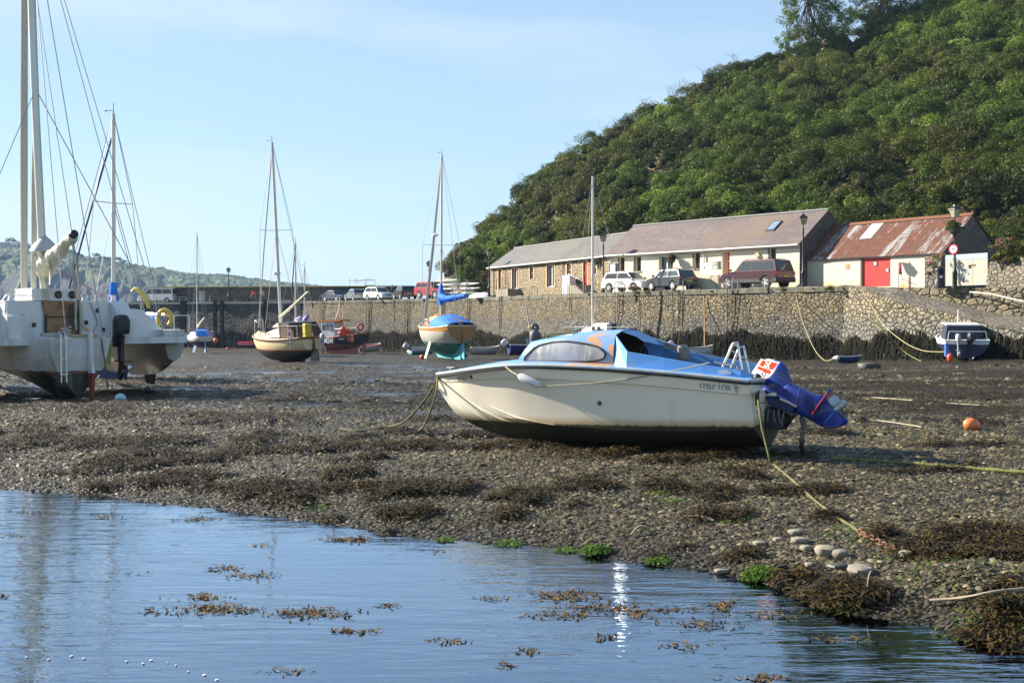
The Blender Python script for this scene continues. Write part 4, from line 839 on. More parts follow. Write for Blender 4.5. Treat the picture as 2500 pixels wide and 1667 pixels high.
def basket(px, py, d, r, lab, seed, br=None):
    p = at(px, py, d); t = bush('flower_basket', lab, 'flower basket', [(p.x, p.y, p.z, r), (p.x-r*.4, p.y, p.z-r*.3, r*.7), (p.x+r*.4, p.y, p.z-r*.2, r*.7)], ['mid', 'ivy', 'dark'], 1400, .1, seed, flowers=22, fcol=(.36, .06, .05), group='hanging baskets')
    MB().lathe([(.05, -r*.9), (r*.6, -r*.5), (r*.7, 0)], 12, (0, 0, r)).build('basket', mat('basket_brown', (.06, .045, .03), .9), t)
    if br: MB().tube([(0, 0, r*1.0), (0, 0, r+.45), (br[0]*.5, br[1]*.5, r+.6), (br[0], br[1], r+.5)], .018, 5).build('bracket', blackm(), t)
v_s = Vector((-u.y, u.x, 0)); v_c = Vector((-uc.y, uc.x, 0))
basket(1306, 663, 102.4, .30, 'flower basket on the stone cottage between two tan framed windows', 51, v_s*.55)
basket(1460, 639, 90.3, .32, 'flower basket with red flowers near the red door of the stone cottage', 52, v_s*.5)
basket(1640, 632, 83.2, .40, 'largest flower basket on the cream wall beside the patio door', 53, v_c*.5)
basket(2331, 555, 62.6, .5, 'flower basket wrapped round the lamp post above the speed sign', 54)
# bin, lifebuoy post, upturned yellow dinghy
p = Vector((gx(2294, 63.2), 63.2, 3.55)); bn = thing('litter_bin', 'black round litter bin at the shed corner', 'bin', p)
MB().lathe([(.27, 0), (.3, .03), (.3, .33), (.26, .42), (.24, .5), (.24, .95)], 20).build('body', blackm(), bn, smooth=40); MB().lathe([(.27, .96), (.27, 1.02), (.24, 1.1), (.12, 1.17)], 20).build('lid', blackm(), bn, smooth=40)
MB().box(-.07, .07, -.247, -.238, .55, .68).build('sticker', wf, bn); MB().box(-.13, .13, -.246, -.236, .8, .93).build('slot', mat('slot_black', (.002,)*3, .9), bn)
p = Vector((gx(2194, 65.4), 65.4, 3.62)); lb = thing('lifebuoy_stand', 'grey post with red lifebuoy in front of the cream shed wall', 'lifebuoy stand', p, R(70))
MB().tube([(0, 0, 0), (0, 0, 1.45)], .035, 8).build('post', alu(), lb); MB().torus((0, -.09, 1.1), .28, .07, axis='y').build('lifebuoy', mat('ring_red', (.50, .03, .04), .5), lb); MB().tube([(0, -.16, .9), (.1, -.18, .6), (.05, -.18, .45)], .02, 5).build('strap', blackm(), lb)
# handrail down the slip
q = MB(); pts = [at(2368, 713, 62.0), at(2420, 718, 60.6), at(2500, 736, 58.6), at(2600, 762, 57)]; q.tube([p_ for p_ in pts], .045, 7)
for p_ in pts: q.tube([p_, p_+Vector((.1, .35, -.5))], .03, 5)
tag(q.build('slip_handrail', mat('galvanised_rail', (.42, .40, .33), .6, .2)), 'sloping metal handrail fixed to the wall above the slipway', 'handrail')
# ---------------------------------------------------------------- quay ladders
def ladder_parts(root, h):
    q = MB(); im = mat('ladder_iron', (.055, .045, .04), .7, .3, 6)
    for x in (-.2, .2): q.tube([(x, -.16, -h), (x, -.16, 0)], .028, 5)
    q.build('rail', im, root); k = -.15
    while k > -h+.1: MB().tube([(-.2, -.16, k), (.2, -.16, k)], .018, 5).build('rung', im, root); k -= .3
    for x in (-.25, .25):
        q = MB(); q.tube([(x, -.16, -.2), (x, -.16, .5)]+[(x, .1-.26*math.cos(a), .5+.26*math.sin(a)) for a in (.6, 1.2, 1.57, 2.0, 2.6)]+[(x, .36, .5), (x, .36, 0)], .025, 6); q.build('hoop', mat('hoop_grey', (.30, .30, .30), .5), root)
LAB = {789: 'above the fishing boat wheelhouse', 903: 'beyond the red buoys, left of the clinker yacht', 997: 'just left of the clinker yacht', 1088: 'right behind the clinker yacht',
       1150: 'below the kayak rack', 1228: 'below the left end of the stone cottage', 1303: 'below the stone cottage basket', 1401: 'below the cottage cabinet, left of the cabin yacht mast', 1513: 'below the white hatchback', 1669: 'below the dark grey hatchback', 1788: 'below the front wheel of the maroon car'}
for px, lab in LAB.items():
    e = edge_at(px); e2 = edge_at(px+6); tt_ = (e2-e).normalized(); base_ = gz(e.x, e.y); nrm = Vector((tt_.y, -tt_.x, 0))
    t = thing('quay_ladder', 'iron ladder on the quay wall '+lab, 'ladder', e+nrm*.12, math.atan2(tt_.y, tt_.x), 'iron ladders on the quay wall'); ladder_parts(t, QZ-base_+.1)
# plants on the wall top
wp = [(762, .2), (832, .22), (935, .3), (963, .25), (1010, .2), (1052, .25), (1175, .25), (1330, .3), (1368, .25), (1440, .3), (1583, .45), (1632, .35), (1655, .3), (1740, .25), (1875, .35), (1910, .4), (1985, .3), (2025, .35)]
wp2 = {1551: .5}
WL = ['at the far left of the lit quay', 'below the silver saloon', 'below the white hatchback in the car row', 'below the bonnet of the dark green hatchback', 'below the dark green hatchback', 'near the red car', 'below the white wrapped boat by the cottage', 'below the cottage patio door', 'between two ladders below the cottage', 'just right of the cottage door steps',
      'right of the pink valerian', 'below the dark grey hatchback bonnet', 'beside the ladder under the grey hatchback', 'below the cream landing', 'below the maroon car, left one', 'below the maroon car, right one', 'left of the lamp before the shed', 'right of the lamp before the shed']
for i, (px, r) in enumerate(wp):
    e = edge_at(px); z = QZ-.25; y = e.y-.12
    bush('wall_plant', 'green tuft growing from the quay wall top '+WL[i], 'plant', [(e.x, y, z, r), (e.x+r*.7, y-.05, z-r*.5, r*.7)], ['olive', 'mid', 'dry'] if i % 2 else ['mid', 'olive'], 700, .11, 200+i, group='tufts on the quay wall')
e = edge_at(1553); bush('valerian_plant', 'pink flowering valerian hanging over the quay wall below the white hatchback', 'plant', [(e.x, e.y-.15, 3.75, .5), (e.x+.5, e.y-.2, 3.3, .5), (e.x-.3, e.y-.15, 3.9, .35)], ['ivy', 'dark'], 600, .12, 240, flowers=40, fcol=(.42, .1, .13))
# black weed fringe hanging on the wall foot
def mat_weed():
    m, n, b = _new('fringe_weed'); a = n.nodes.new('ShaderNodeAttribute'); a.attribute_name = 'tint'; n.links.new(a.outputs['Color'], b.inputs['Base Color']); b.inputs['Roughness'].default_value = .9; b.inputs['Specular IOR Level'].default_value = .1; return m
def fringe():
    g = np.random.default_rng(8); V = []; C_ = []
    for pts, dens in ((EDGE, 140), (FRT, 150), (PIER, 25)):
        for (x0, y0), (x1, y1) in zip(pts, pts[1:]):
            L_ = math.hypot(x1-x0, y1-y0); N = int(L_*dens); s = g.uniform(0, 1, N); x = x0+(x1-x0)*s; y = y0+(y1-y0)*s; zb_ = ground_z(x, y); nx, ny = (y1-y0)/L_, -(x1-x0)/L_
            dd = np.hypot(x, y)
            hi = np.interp(dd, [55, 75, 110, 150], [1.1, .95, .5, .15]) + (fbm(x*.7, y*.7, 90, 4)-.5)*1.7
            top = zb_+(hi-zb_)*g.uniform(0, 1, N)**.6; ln = g.uniform(.25, .8, N); w_ = g.uniform(.015, .05, N); o = g.uniform(.12, .42, N); tx, ty = (x1-x0)/L_, (y1-y0)/L_; dx = g.uniform(-.12, .12, N)
            bot = np.maximum(top-ln, zb_-.05)
            P = [np.stack([x+nx*o-tx*w_, y+ny*o-ty*w_, top], 1), np.stack([x+nx*o+tx*w_, y+ny*o+ty*w_, top], 1),
                 np.stack([x+nx*(o+.12)+tx*(dx+w_*.5), y+ny*(o+.12)+ty*(dx+w_*.5), bot], 1), np.stack([x+nx*(o+.12)+tx*(dx-w_*.5), y+ny*(o+.12)+ty*(dx-w_*.5), bot], 1)]
            V.append(np.stack(P, 1).reshape(-1, 3)); cc = np.array([.009, .0085, .005])*g.uniform(.5, 2.0, N)[:, None]; cc[g.uniform(size=N) < .05] = (.04, .036, .014); C_.append(np.repeat(cc, 4, 0))
    V = np.concatenate(V); C_ = np.concatenate(C_)
    tag(mesh_np('wall_seaweed', V, np.arange(len(V)).reshape(-1, 4), mat_weed(), col=C_), 'black seaweed fringe hanging from the foot of the harbour walls', 'seaweed', kind='stuff')
fringe()
# ================================================================ CARS AND PEOPLE
def car(name, label, paint, kind, L, W, H, loc, rz, glassc=(.03, .04, .045), alloy=True, lower=None, roofrails=False, lights=True):
    root = thing(name, label, 'van' if kind == 'van' else 'car', loc, rz, 'cars and vans parked on the quay'); a = L/2; r = .31 if kind not in ('suv',) else .38; h0 = .22 if kind != 'suv' else .36
    fw, rw = a-.82, -a+.78+(.1 if kind == 'suv' else 0)
    belt = {'hatch': .93, 'saloon': .88, 'suv': 1.12, 'van': 1.12}[kind]
    def arc(cx): return [(cx+(r+.07)*math.cos(t), max(h0, r+(r+.07)*math.sin(t))) for t in np.linspace(0, math.pi, 9)]
    if kind == 'van': top = [(-a, belt-.1), (-a+.02, belt), (a-.9, belt), (a-.25, .95), (a-.03, .75)]
    elif kind == 'saloon': top = [(-a, .55), (-a+.04, belt), (-a+.5, belt+.06), (a-1.15, belt), (a-.35, .74), (a-.02, .58)]
    else: top = [(-a, belt*.6), (-a+.05, belt), (a-1.05, belt), (a-.3, belt*.84), (a-.02, belt*.62)]
    poly = [(-a+.03, h0+.06)]+top+[(a-.04, h0+.04)]+arc(fw)+arc(rw)
    cx = sum(p[0] for p in poly)/len(poly)
    def ring(y, k, dz=0): return [(cx+(x-cx)*k, y, .6+(z-.6)*(k*.5+.5)+dz) for x, z in poly]
    q = MB(); q.loft([ring(-W/2, .975), ring(-W/2+.07, 1), ring(W/2-.07, 1), ring(W/2, .975)]); body = q.build('body', paint, root, smooth=35)
    if lower: q = MB(); q.box(-a+.02, a-.02, -W/2-.012, W/2+.012, h0+.02, h0+.10); [q.box(x0, x1, -W/2-.011, W/2+.011, h0+.10, h0+.26) for x0, x1 in ((rw+.5, fw-.5), (-a, rw-.5))]; q.build('sill_cladding', lower, root)
    if kind == 'hatch': gp = [(-a+.08, belt-.02), (-a+.38, H-.08), (-a+.75, H), (a*.05, H-.01), (a*.22, H-.06), (a-1.0, belt-.02)]
    elif kind == 'saloon': gp = [(-a+.5, belt+.02), (-a+1.15, H-.04), (-a+1.5, H), (0, H), (a*.18, H-.06), (a-1.2, belt-.02)]
    elif kind == 'suv': gp = [(-a+.07, belt-.02), (-a+.3, H-.06), (-a+.5, H), (a*.1, H), (a*.2, H-.05), (a-1.35, belt-.02)]
    else: gp = [(-a+.03, belt-.02), (-a+.12, H-.07), (-a+.3, H), (a-1.75, H), (a-1.55, H-.06), (a-.8, belt-.02)]
    yb, yt = W/2-.07, W/2-(.10 if kind == 'van' else .2)
    Y = lambda z: yb+(yt-yb)*(z-belt)/(H-belt)
    q = MB(); q.loft([[(x, -Y(z), z) for x, z in gp], [(x, Y(z), z) for x, z in gp]]); q.build('cabin', paint, root, smooth=25)
    gm_ = glass('car_glass_%d' % int(glassc[0]*1000), glassc, .04); zl, zu = belt+.05, H-.13
    def X(z, i, j): (x0, z0), (x1, z1) = gp[i], gp[j]; return x0+(x1-x0)*(z-z0)/(z1-z0)
    xr0, xr1, xf0, xf1 = X(zl, 0, 1)+.12, X(zu, 0, 1)+.14, X(zl, 5, 4)-.14, X(zu, 5, 4)-.1
    nsp = {'hatch': (.5,), 'saloon': (.5,), 'suv': (.3, .62), 'van': (.36, .7)}[kind]; cuts = [0, *nsp, 1]
    for s in (-1, 1):
        for c0, c1 in zip(cuts, cuts[1:]):
            e = .03; A = xr0+(xf0-xr0)*c0+(e if c0 else 0); B = xr0+(xf0-xr0)*c1-(e if c1 < 1 else 0); A1 = A if c0 else xr1; B1 = B if c1 < 1 else xf1
            q = MB(); q.quad((A, s*(Y(zl)+.006), zl), (B, s*(Y(zl)+.006), zl), (B1, s*(Y(zu)+.006), zu), (A1, s*(Y(zu)+.006), zu)); q.build('side_window', gm_, root)
    for i, j, nm, off in ((0, 1, 'rear_window', -.008), (5, 4, 'windscreen', .008)):
        if kind == 'saloon' and i == 0: off = -.02
        za, zb_ = zl, min(H-.1, gp[j][1]-.02); q = MB(); q.quad((X(za, i, j)+off, -Y(za)+.1, za+.01), (X(za, i, j)+off, Y(za)-.1, za+.01), (X(zb_, i, j)+off, Y(zb_)-.07, zb_+.01), (X(zb_, i, j)+off, -Y(zb_)+.07, zb_+.01)); q.build(nm, gm_, root)
    for x in (fw, rw):
        for s in (-1, 1):
            w_ = MB(); w_.lathe([(r*.55, -.1), (r*.97, -.1), (r, -.06), (r, .06), (r*.97, .1), (r*.55, .1)], 20, (x, s*(W/2-.1), r), axis='y'); wo = w_.build('wheel', rubber(), root, smooth=40)
            q = MB(); q.lathe([(r*.62, -.02), (r*.6, .02)], 16, (x, s*(W/2-.05), r), axis='y')
            for k in range(5):
                t = 2*math.pi*k/5; M_ = Matrix.Translation((x, s*(W/2-.012), r)) @ Matrix.Rotation(t, 4, 'Y'); q.box(.03, r*.62, -.02, .02, -.045, .045, M=M_)
            q.lathe([(.07, -.03), (.06, .03)], 10, (x, s*(W/2-.008), r), axis='y'); q.build('rim', mat('rim_alloy', (.62, .62, .62), .35, .1, metal=.3), wo)
    hl = mat('headlight_glass', (.55, .62, .7), .1, .1); tl = mat('tail_light_red', (.45, .02, .02), .2, .1); pl = mat('plate_yellow', (.65, .42, .05), .5); plw = mat('plate_white', (.6, .6, .58), .5)
    zf = belt*.72
    for s in (-1, 1):
        MB().rbox(a-.34, a-.06, s*(W/2-.24)-.16, s*(W/2-.24)+.16, zf-.07, zf+.08, .03).build('headlight', hl, root)
        MB().rbox(-a-.01, -a+.12, s*(W/2-.14)-.13, s*(W/2-.14)+.13, belt*.78, belt*1.0 if kind != 'suv' else belt*.95, .03).build('tail_light', tl, root)
        MB().rbox(a-1.25 if kind != 'van' else a-1.0, a-1.05 if kind != 'van' else a-.85, s*(W/2+.08)-.08, s*(W/2+.08)+.08, belt+.02, belt+.16, .03).build('mirror', blackm(), root)
    MB().box(a-.03, a+.012, -.42, .42, zf-.08, zf+.05).build('grille', blackm(), root)
    q = MB(); q.rbox(a-.12, a+.03, -W/2+.08, W/2-.08, h0+.05, h0+.3, .03); q.build('bumper', paint if not lower else lower, root); q = MB(); q.rbox(-a-.05, -a+.12, -W/2+.06, W/2-.06, h0+.06, h0+.32, .03); q.build('bumper', paint if not lower else lower, root)
    MB().box(-a-.02, -a-.0, -.26, .26, belt*.62, belt*.62+.11).build('number_plate', pl, root); MB().box(a+.032, a+.045, -.26, .26, h0+.2, h0+.31).build('number_plate', plw, root)
    if roofrails:
        for s in (-1, 1): MB().tube([(-a+.6, s*(yt-.06), H), (-a+.7, s*(yt-.06), H+.07), (a*.05, s*(yt-.06), H+.07), (a*.12, s*(yt-.06), H)], .02, 5).build('roof_rail', blackm(), root)
    return root
def paint(n, c, metal=0, rough=.28): return mat('paint_'+n, c, rough, .04, 1, metal=metal, coat=.6)
row = Vector((gx(1000, 123)-gx(850, 137), 123-137, 0)).normalized(); ra = math.atan2(row.y, row.x)
def carat(px, d): return (gx(px, d), d, QZ+.005)
car('parked_car', 'dark blue saloon, first of the parked row from the left', paint('navy', (.04, .05, .08), .3), 'saloon', 4.4, 1.75, 1.36, carat(822, 140.5), ra+.12)
car('parked_car', 'silver grey saloon with sloping boot, second in the parked row', paint('silver', (.32, .35, .38), .5), 'saloon', 4.6, 1.8, 1.42, carat(870, 136.5), ra+math.pi-.12)
car('parked_car', 'white hatchback between silver saloon and dark green hatchback', paint('white', (.78, .77, .74)), 'hatch', 3.95, 1.72, 1.52, carat(925, 130.5), ra+.15)
car('parked_car', 'dark green hatchback in the row left of the red car', paint('dark_green', (.028, .034, .028), .2), 'hatch', 4.2, 1.78, 1.5, carat(988, 124.5), ra+math.pi-.2)
car('parked_car', 'red off road car at the right end of the parked row', paint('red', (.42, .03, .035), .1), 'suv', 4.3, 1.8, 1.75, carat(1058, 118), ra+.2)
car('camper_van', 'white van with dark side windows parked on the pier', paint('van_white', (.70, .70, .68)), 'van', 4.75, 1.85, 1.93, (gx(384, 152.5), 152.5, 3.8), R(178))
car('parked_car', 'white hatchback facing right below the cream wall notice board', paint('white', (.78, .77, .74)), 'hatch', 3.97, 1.66, 1.5, carat(1534, 85.2), math.atan2(uc.y, uc.x)+.10, (.06, .06, .06))
car('parked_car', 'dark grey hatchback below the patio door of the cream building', paint('charcoal', (.045, .05, .06), .4), 'hatch', 3.92, 1.66, 1.47, carat(1637, 80.6), math.atan2(uc.y, uc.x)+math.pi-.12, (.07, .09, .09), roofrails=True)
car('parked_car', 'big maroon off road estate in front of the cream landing', paint('maroon', (.065, .013, .02), .3), 'suv', 4.89, 1.94, 1.86, carat(1846, 75.2), math.atan2(uc.y, uc.x)+math.pi-.02, (.05, .065, .06), lower=mat('cladding_grey', (.025, .027, .03), .6), roofrails=True)
# tall van with roof rack behind the row
t = car('box_van', 'pale high van with a roof rack behind the silver saloon', paint('cream_white', (.62, .58, .52)), 'van', 5.2, 1.9, 2.15, carat(890, 145), ra+.25)
q = MB()
for x in (-2.2, -.9, 1.2): q.tube([(x, -.7, 2.1), (x, -.7, 2.75), (x, .7, 2.75), (x, .7, 2.1)], .035, 5); q.tube([(x, -.7, 2.75), (x, -.7, 3.0)], .035, 5)
for y in (-.7, .7): q.tube([(-2.2, y, 2.75), (1.2, y, 2.75)], .035, 5)
q.build('roof_rack', mat('rack_steel', (.22, .22, .24), .6), t)
# people ------------------------------------------------------------
skin = mat('skin', (.52, .30, .21), .6, .05)
def person(label, loc, rz, J, top, legs, hair):
    """body grown over a joint skeleton; J maps joint -> position"""
    root = thing('person', label, 'person', loc, rz)
    me = bpy.data.meshes.new('body'); names = list(J); E_ = [('pelvis', 'chest'), ('chest', 'neck'), ('neck', 'head'), ('head', 'crown')]
    for s in 'lr': E_ += [('pelvis', 'hip'+s), ('hip'+s, 'knee'+s), ('knee'+s, 'ankle'+s), ('ankle'+s, 'toe'+s), ('chest', 'sho'+s), ('sho'+s, 'elb'+s), ('elb'+s, 'wri'+s), ('wri'+s, 'hand'+s)]
    me.from_pydata([J[k] for k in names], [(names.index(a), names.index(b_)) for a, b_ in E_], []); o = bpy.data.objects.new('body', me); COL.objects.link(o); o.parent = root
    md = o.modifiers.new('s', 'SKIN'); rad = {'pelvis': .13, 'chest': .14, 'neck': .055, 'head': .085, 'crown': .07, 'hip': .09, 'knee': .06, 'ankle': .045, 'toe': .035, 'sho': .06, 'elb': .045, 'wri': .032, 'hand': .03}
    for k, nme in enumerate(names):
        r = rad.get(nme, rad.get(nme[:-1], .05)); v = me.skin_vertices[0].data[k]; v.radius = (r*1.15 if nme in ('chest', 'pelvis') else r, r*.85 if nme in ('chest', 'pelvis') else r); v.use_root = nme == 'pelvis'
    o.modifiers.new('u', 'SUBSURF').levels = 2; o.modifiers['u'].render_levels = 2
    bpy.context.view_layer.update(); m2 = bpy.data.meshes.new_from_object(o.evaluated_get(bpy.context.evaluated_depsgraph_get())); o.modifiers.clear(); o.data = m2; m2.materials.clear()
    for mm in (skin, top, legs): m2.materials.append(mm)
    hz = J['neck'][2]; pz = J['pelvis'][2]
    for p_ in m2.polygons:
        c = p_.center; dw = min((c-Vector(J['hand'+s])).length for s in 'lr'); dh = (c-Vector(J['head'])).length
        p_.material_index = 0 if dh < .16 or dw < .08 else (2 if c.z < pz+.02 and min((c-Vector(J['wri'+s])).length for s in 'lr') > .1 else 1); p_.use_smooth = True
    h = Vector(J['head']); MB().ball((h.x, h.y+.02, h.z+.07), .095, .105, .09, 10).build('hair', hair, root, smooth=180)
    f = Vector(J['head'])+Vector((0, -.09, .02)); q = MB()
    for s in (-1, 1): q.ball((f.x+s*.032, f.y-.0, f.z), .01, n=6)
    q.build('eyes', blackm(), root); MB().ball((f.x, f.y-.01, f.z-.03), .014, n=6).build('nose', skin, root)
    q = MB()
    for s in 'lr':
        w_ = Vector(J['wri'+s]); hd = Vector(J['hand'+s]); dr_ = (hd-w_).normalized(); sd = dr_.orthogonal().normalized()
        for k, ln in enumerate((.06, .07, .065, .05)): st_ = hd+sd*(k-1.5)*.018; q.tube([st_, st_+dr_*ln*.6, st_+dr_*ln+Vector((0, 0, -.012))], [.009, .008, .006], 5)
        q.tube([w_.lerp(hd, .5)+sd*.03, w_.lerp(hd, .5)+sd*.05+dr_*.04], [.01, .008], 5)
    q.build('fingers', skin, root, smooth=60)
    return root
def pose(lean=0, armf=.1, h=1.7, reach=0):
    s = h/1.7; J = {'pelvis': (0, 0, .93), 'chest': (0, -lean*.4, 1.3-lean*.12), 'neck': (0, -lean*.62, 1.48-lean*.25), 'head': (0, -lean*.75-.01, 1.59-lean*.32), 'crown': (0, -lean*.8, 1.66-lean*.35)}
    for k, x in (('l', .1), ('r', -.1)):
        J['hip'+k] = (x, 0, .86); J['knee'+k] = (x*1.2, -.03, .48); J['ankle'+k] = (x*1.3, .02, .07); J['toe'+k] = (x*1.4, -.14, .04)
        sx = x*1.9; J['sho'+k] = (sx, -lean*.58, 1.42-lean*.22); J['elb'+k] = (sx*1.25, -lean*.6-.05-reach*.1, 1.14-lean*.2); J['wri'+k] = (sx*1.1, -lean*.7-armf-reach*.25, .92-lean*.15+reach*.15); J['hand'+k] = (sx*1.05, -lean*.75-armf-.05-reach*.3, .85-lean*.15+reach*.17)
    return {k: tuple(c*s for c in v) for k, v in J.items()}
pz = 3.77
person('person in a red jacket bending over at the pier edge', (gx(626, 145.8), 145.8, pz), R(-70), pose(.75, .1, 1.75, 0), mat('red_jacket', (.62, .06, .03), .8), mat('dark_trousers', (.03, .035, .05), .9), mat('hair_brown', (.06, .035, .02), .8))
person('person in pale top standing right of the red jacket', (gx(640, 145.2), 145.2, pz), R(20), pose(.05, .1, 1.62), mat('pale_top', (.50, .35, .33), .8), mat('grey_trousers', (.10, .10, .11), .9), mat('hair_brown', (.06, .035, .02), .8))
person('person in dark clothes leaning behind the dark green hatchback', (gx(956, 131), 131, QZ), R(60), pose(.15, .2, 1.75, 1.2), mat('dark_top', (.04, .045, .05), .8), mat('dark_trousers', (.03, .035, .05), .9), mat('hair_brown', (.06, .035, .02), .8))
# pier furniture
rl = mat('rail_steel', (.25, .26, .27), .6)
def railing(name, lab, x0, x1, d, z, h=.9, n=3, m=rl):
    t = thing(name, lab, 'railing', (x0, d, z)); q = MB()
    for k in range(2): q.tube([(0, 0, h*(k+1)/2), (x1-x0, 0, h*(k+1)/2)], .03, 5)
    q.build('rail', m, t)
    for k in range(n): x = (x1-x0)*k/(n-1); MB().tube([(x, 0, 0), (x, 0, h)], .035, 5).build('post', m, t)
railing('pier_railing', 'grey railing on the pier just right of the white van', gx(425, 150), gx(452, 149), 149.5, 3.8, .7)
railing('pier_railing', 'grey railing with a bench slab near the small white yacht mast', gx(482, 149.5), gx(512, 149), 149, 3.8, .9)
o = MB().rbox(-.3, .3, -.25, .25, 0, 1.45, .05).build('power_pillar', mat('pillar_grey', (.24, .27, .31), .6)); o.location = (gx(494, 148.6), 148.6, 3.78); tag(o, 'blue grey service pillar on the pier behind the railing', 'pillar')
o = MB().rbox(-.9, .9, -.3, .3, 0, .55, .05).build('stone_block', dark_stone); o.location = (gx(592, 148), 148, 3.77); tag(o, 'low stone block on the pier deck below the parapet', 'block')
railing('pier_railing', 'low grey railing on the pier right of the two people', gx(650, 143), gx(700, 140.5), 142.5, 3.72, .35, 4)
# kayak rack
kr = thing('kayak_rack', 'steel rack for white kayaks beside the leafy hill foot', 'rack', (gx(1112, 116), 116, QZ), ra+.35); q = MB()
for x in (-1.4, 1.4): q.tube([(x, 0, 0), (x, 0, 1.9)], .04, 6)
q.build('post', rl, kr); q = MB()
for z in (.35, .78, 1.22, 1.62):
    for x in (-1.4, 1.4): q.tube([(x, -.7, z), (x, .7, z)], .03, 5)
q.build('arm', rl, kr)
km = mat('kayak_white', (.78, .76, .72), .35, .06, dirt=(.5, .46, .4), dirt_amt=.1)
def kayak(lab, z, dx, L_=3.6, y=0):
    q = MB(); rings = []
    for k in range(15):
        t = k/14; hb = .34*math.sin(math.pi*(.03+.94*t))**.6; zz = .17*math.sin(math.pi*t)**.5; rise = .1*(2*t-1)**4
        rings.append([((t-.5)*L_, hb*math.cos(a), rise+zz*math.sin(a)*(1 if math.sin(a) > 0 else .8)) for a in np.linspace(0, 2*math.pi, 12, endpoint=False)])
    o = q.loft(rings).build('kayak', km, smooth=60); M_ = Matrix.Translation(kr.location) @ Matrix.Rotation(kr.rotation_euler.z, 4, 'Z') @ Matrix.Translation((dx, y, z)); o.matrix_world = M_; tag(o, lab, 'kayak', 'white kayaks stored on the rack')
kayak('white kayak on top of the rack stack, the uppermost', 1.80, -1.2, 3.2); kayak('white kayak on the second tier, sticking out left', 1.36, -1.5); kayak('white kayak on the second tier, further right', 1.42, .9, 4.2, .3)
kayak('white kayak on the third tier, sticking out left', .93, -1.4, 3.6); kayak('white kayak on the third tier, sticking out right', .96, 1.0, 4.2, .3); kayak('white kayak on the lowest tier, left end', .50, -1.1); kayak('white kayak on the lowest tier, right end', .5, .9, 3.4, .3)
o = MB(); o.loft([[( -1.3+2.6*t, y*(.7*math.sin(math.pi*(.12+.8*t))**.5), .5*math.sin(math.pi*(.1+.8*t))**.5*(1-abs(y)**3)) for y in np.linspace(-1, 1, 9)] for t in np.linspace(0, 1, 9)], closed=False)
o = o.build('covered_tender', mat('white_cover', (.75, .75, .73), .7, .05, bump=.3), smooth=60); o.location = (gx(1178, 109), 109, QZ-.05); o.rotation_euler = (0, 0, ra+.5); tag(o, 'small boat under a white cover left of the cottage lamp', 'tender')
# ================================================================ BOATS
def interp_st(ST, t):
    A = np.array(ST, float); s = np.linspace(0, 1, len(A)); i = min(len(A)-2, int(t*(len(A)-1))); f = t*(len(A)-1)-i
    p0 = A[max(i-1, 0)]; p1 = A[i]; p2 = A[i+1]; p3 = A[min(i+2, len(A)-1)]
    return .5*((2*p1)+(-p0+p2)*f+(2*p0-5*p1+4*p2-p3)*f*f+(-p0+3*p1-3*p2+p3)*f**3)
class Hull:
    """rows (x, half beam, sheer z, keel z, roundness, rake): stern first"""
    def __init__(s, ST): s.ST = ST
    def P(s, t, v, side, off=0):
        x, hb, zs, zk, g, rk = interp_st(s.ST, t); hb = max(hb, .012)
        y = hb*math.sin(math.pi/2*min(1, v))**(1.15-.25*min(g-1, 1))+off; z = zk+(zs-zk)*v**g
        return Vector((x-rk*(1-v)**1.5, side*y, z))
    def shell(s, name, m, root, n=26, k=11, off=0, vmin=0, cap=True, smooth=45):
        q = MB(); rings = []
        for i in range(n+1):
            t = i/n; vs = [vmin+(1-vmin)*j/k for j in range(k+1)]
            rings.append([s.P(t, v, 1, off) for v in reversed(vs)]+[s.P(t, v, -1, off) for v in vs[1 if vmin == 0 else 0:]])
        q.loft(rings, closed=False)
        if cap: b = len(q.v); q.add(rings[0], [tuple(range(len(rings[0])))])
        return q.build(name, m, root, smooth=smooth)
    def deck(s, name, m, root, z=-.02, inset=.02, n=20, camber=.04, t0=0, t1=1):
        q = MB(); rows = []
        for i in range(n+1):
            t = t0+(t1-t0)*i/n; a = s.P(t, 1, 1); w_ = max(a.y-inset, .005); rows.append([(a.x, w_*f, a.z+z+camber*(1-f*f)) for f in (1, .6, .2, -.2, -.6, -1)])
        return q.loft(rows, closed=False).build(name, m, root, smooth=50)
    def rail(s, name, m, root, r=.03, dz=0, n=24, flat=1, v=1., t0=0, t1=1, off=0):
        q = MB()
        for sd in (1, -1): q.tube([s.P(t0+(t1-t0)*i/n, v, sd, off)+Vector((0, 0, dz)) for i in range(n+1)], r, 6, flat=flat)
        a, b_ = s.P(t0, v, 1, off), s.P(t0, v, -1, off)
        if t0 == 0: q.tube([a+Vector((0, 0, dz)), b_+Vector((0, 0, dz))], r, 6)
        return q.build(name, m, root, smooth=60)
def wires(root, pairs, r=.012, name='rigging', m=None):
    o = None
    for a, b_ in pairs: o = MB().tube([a, b_], r, 4).build(name, m or wire(), root)
    return o
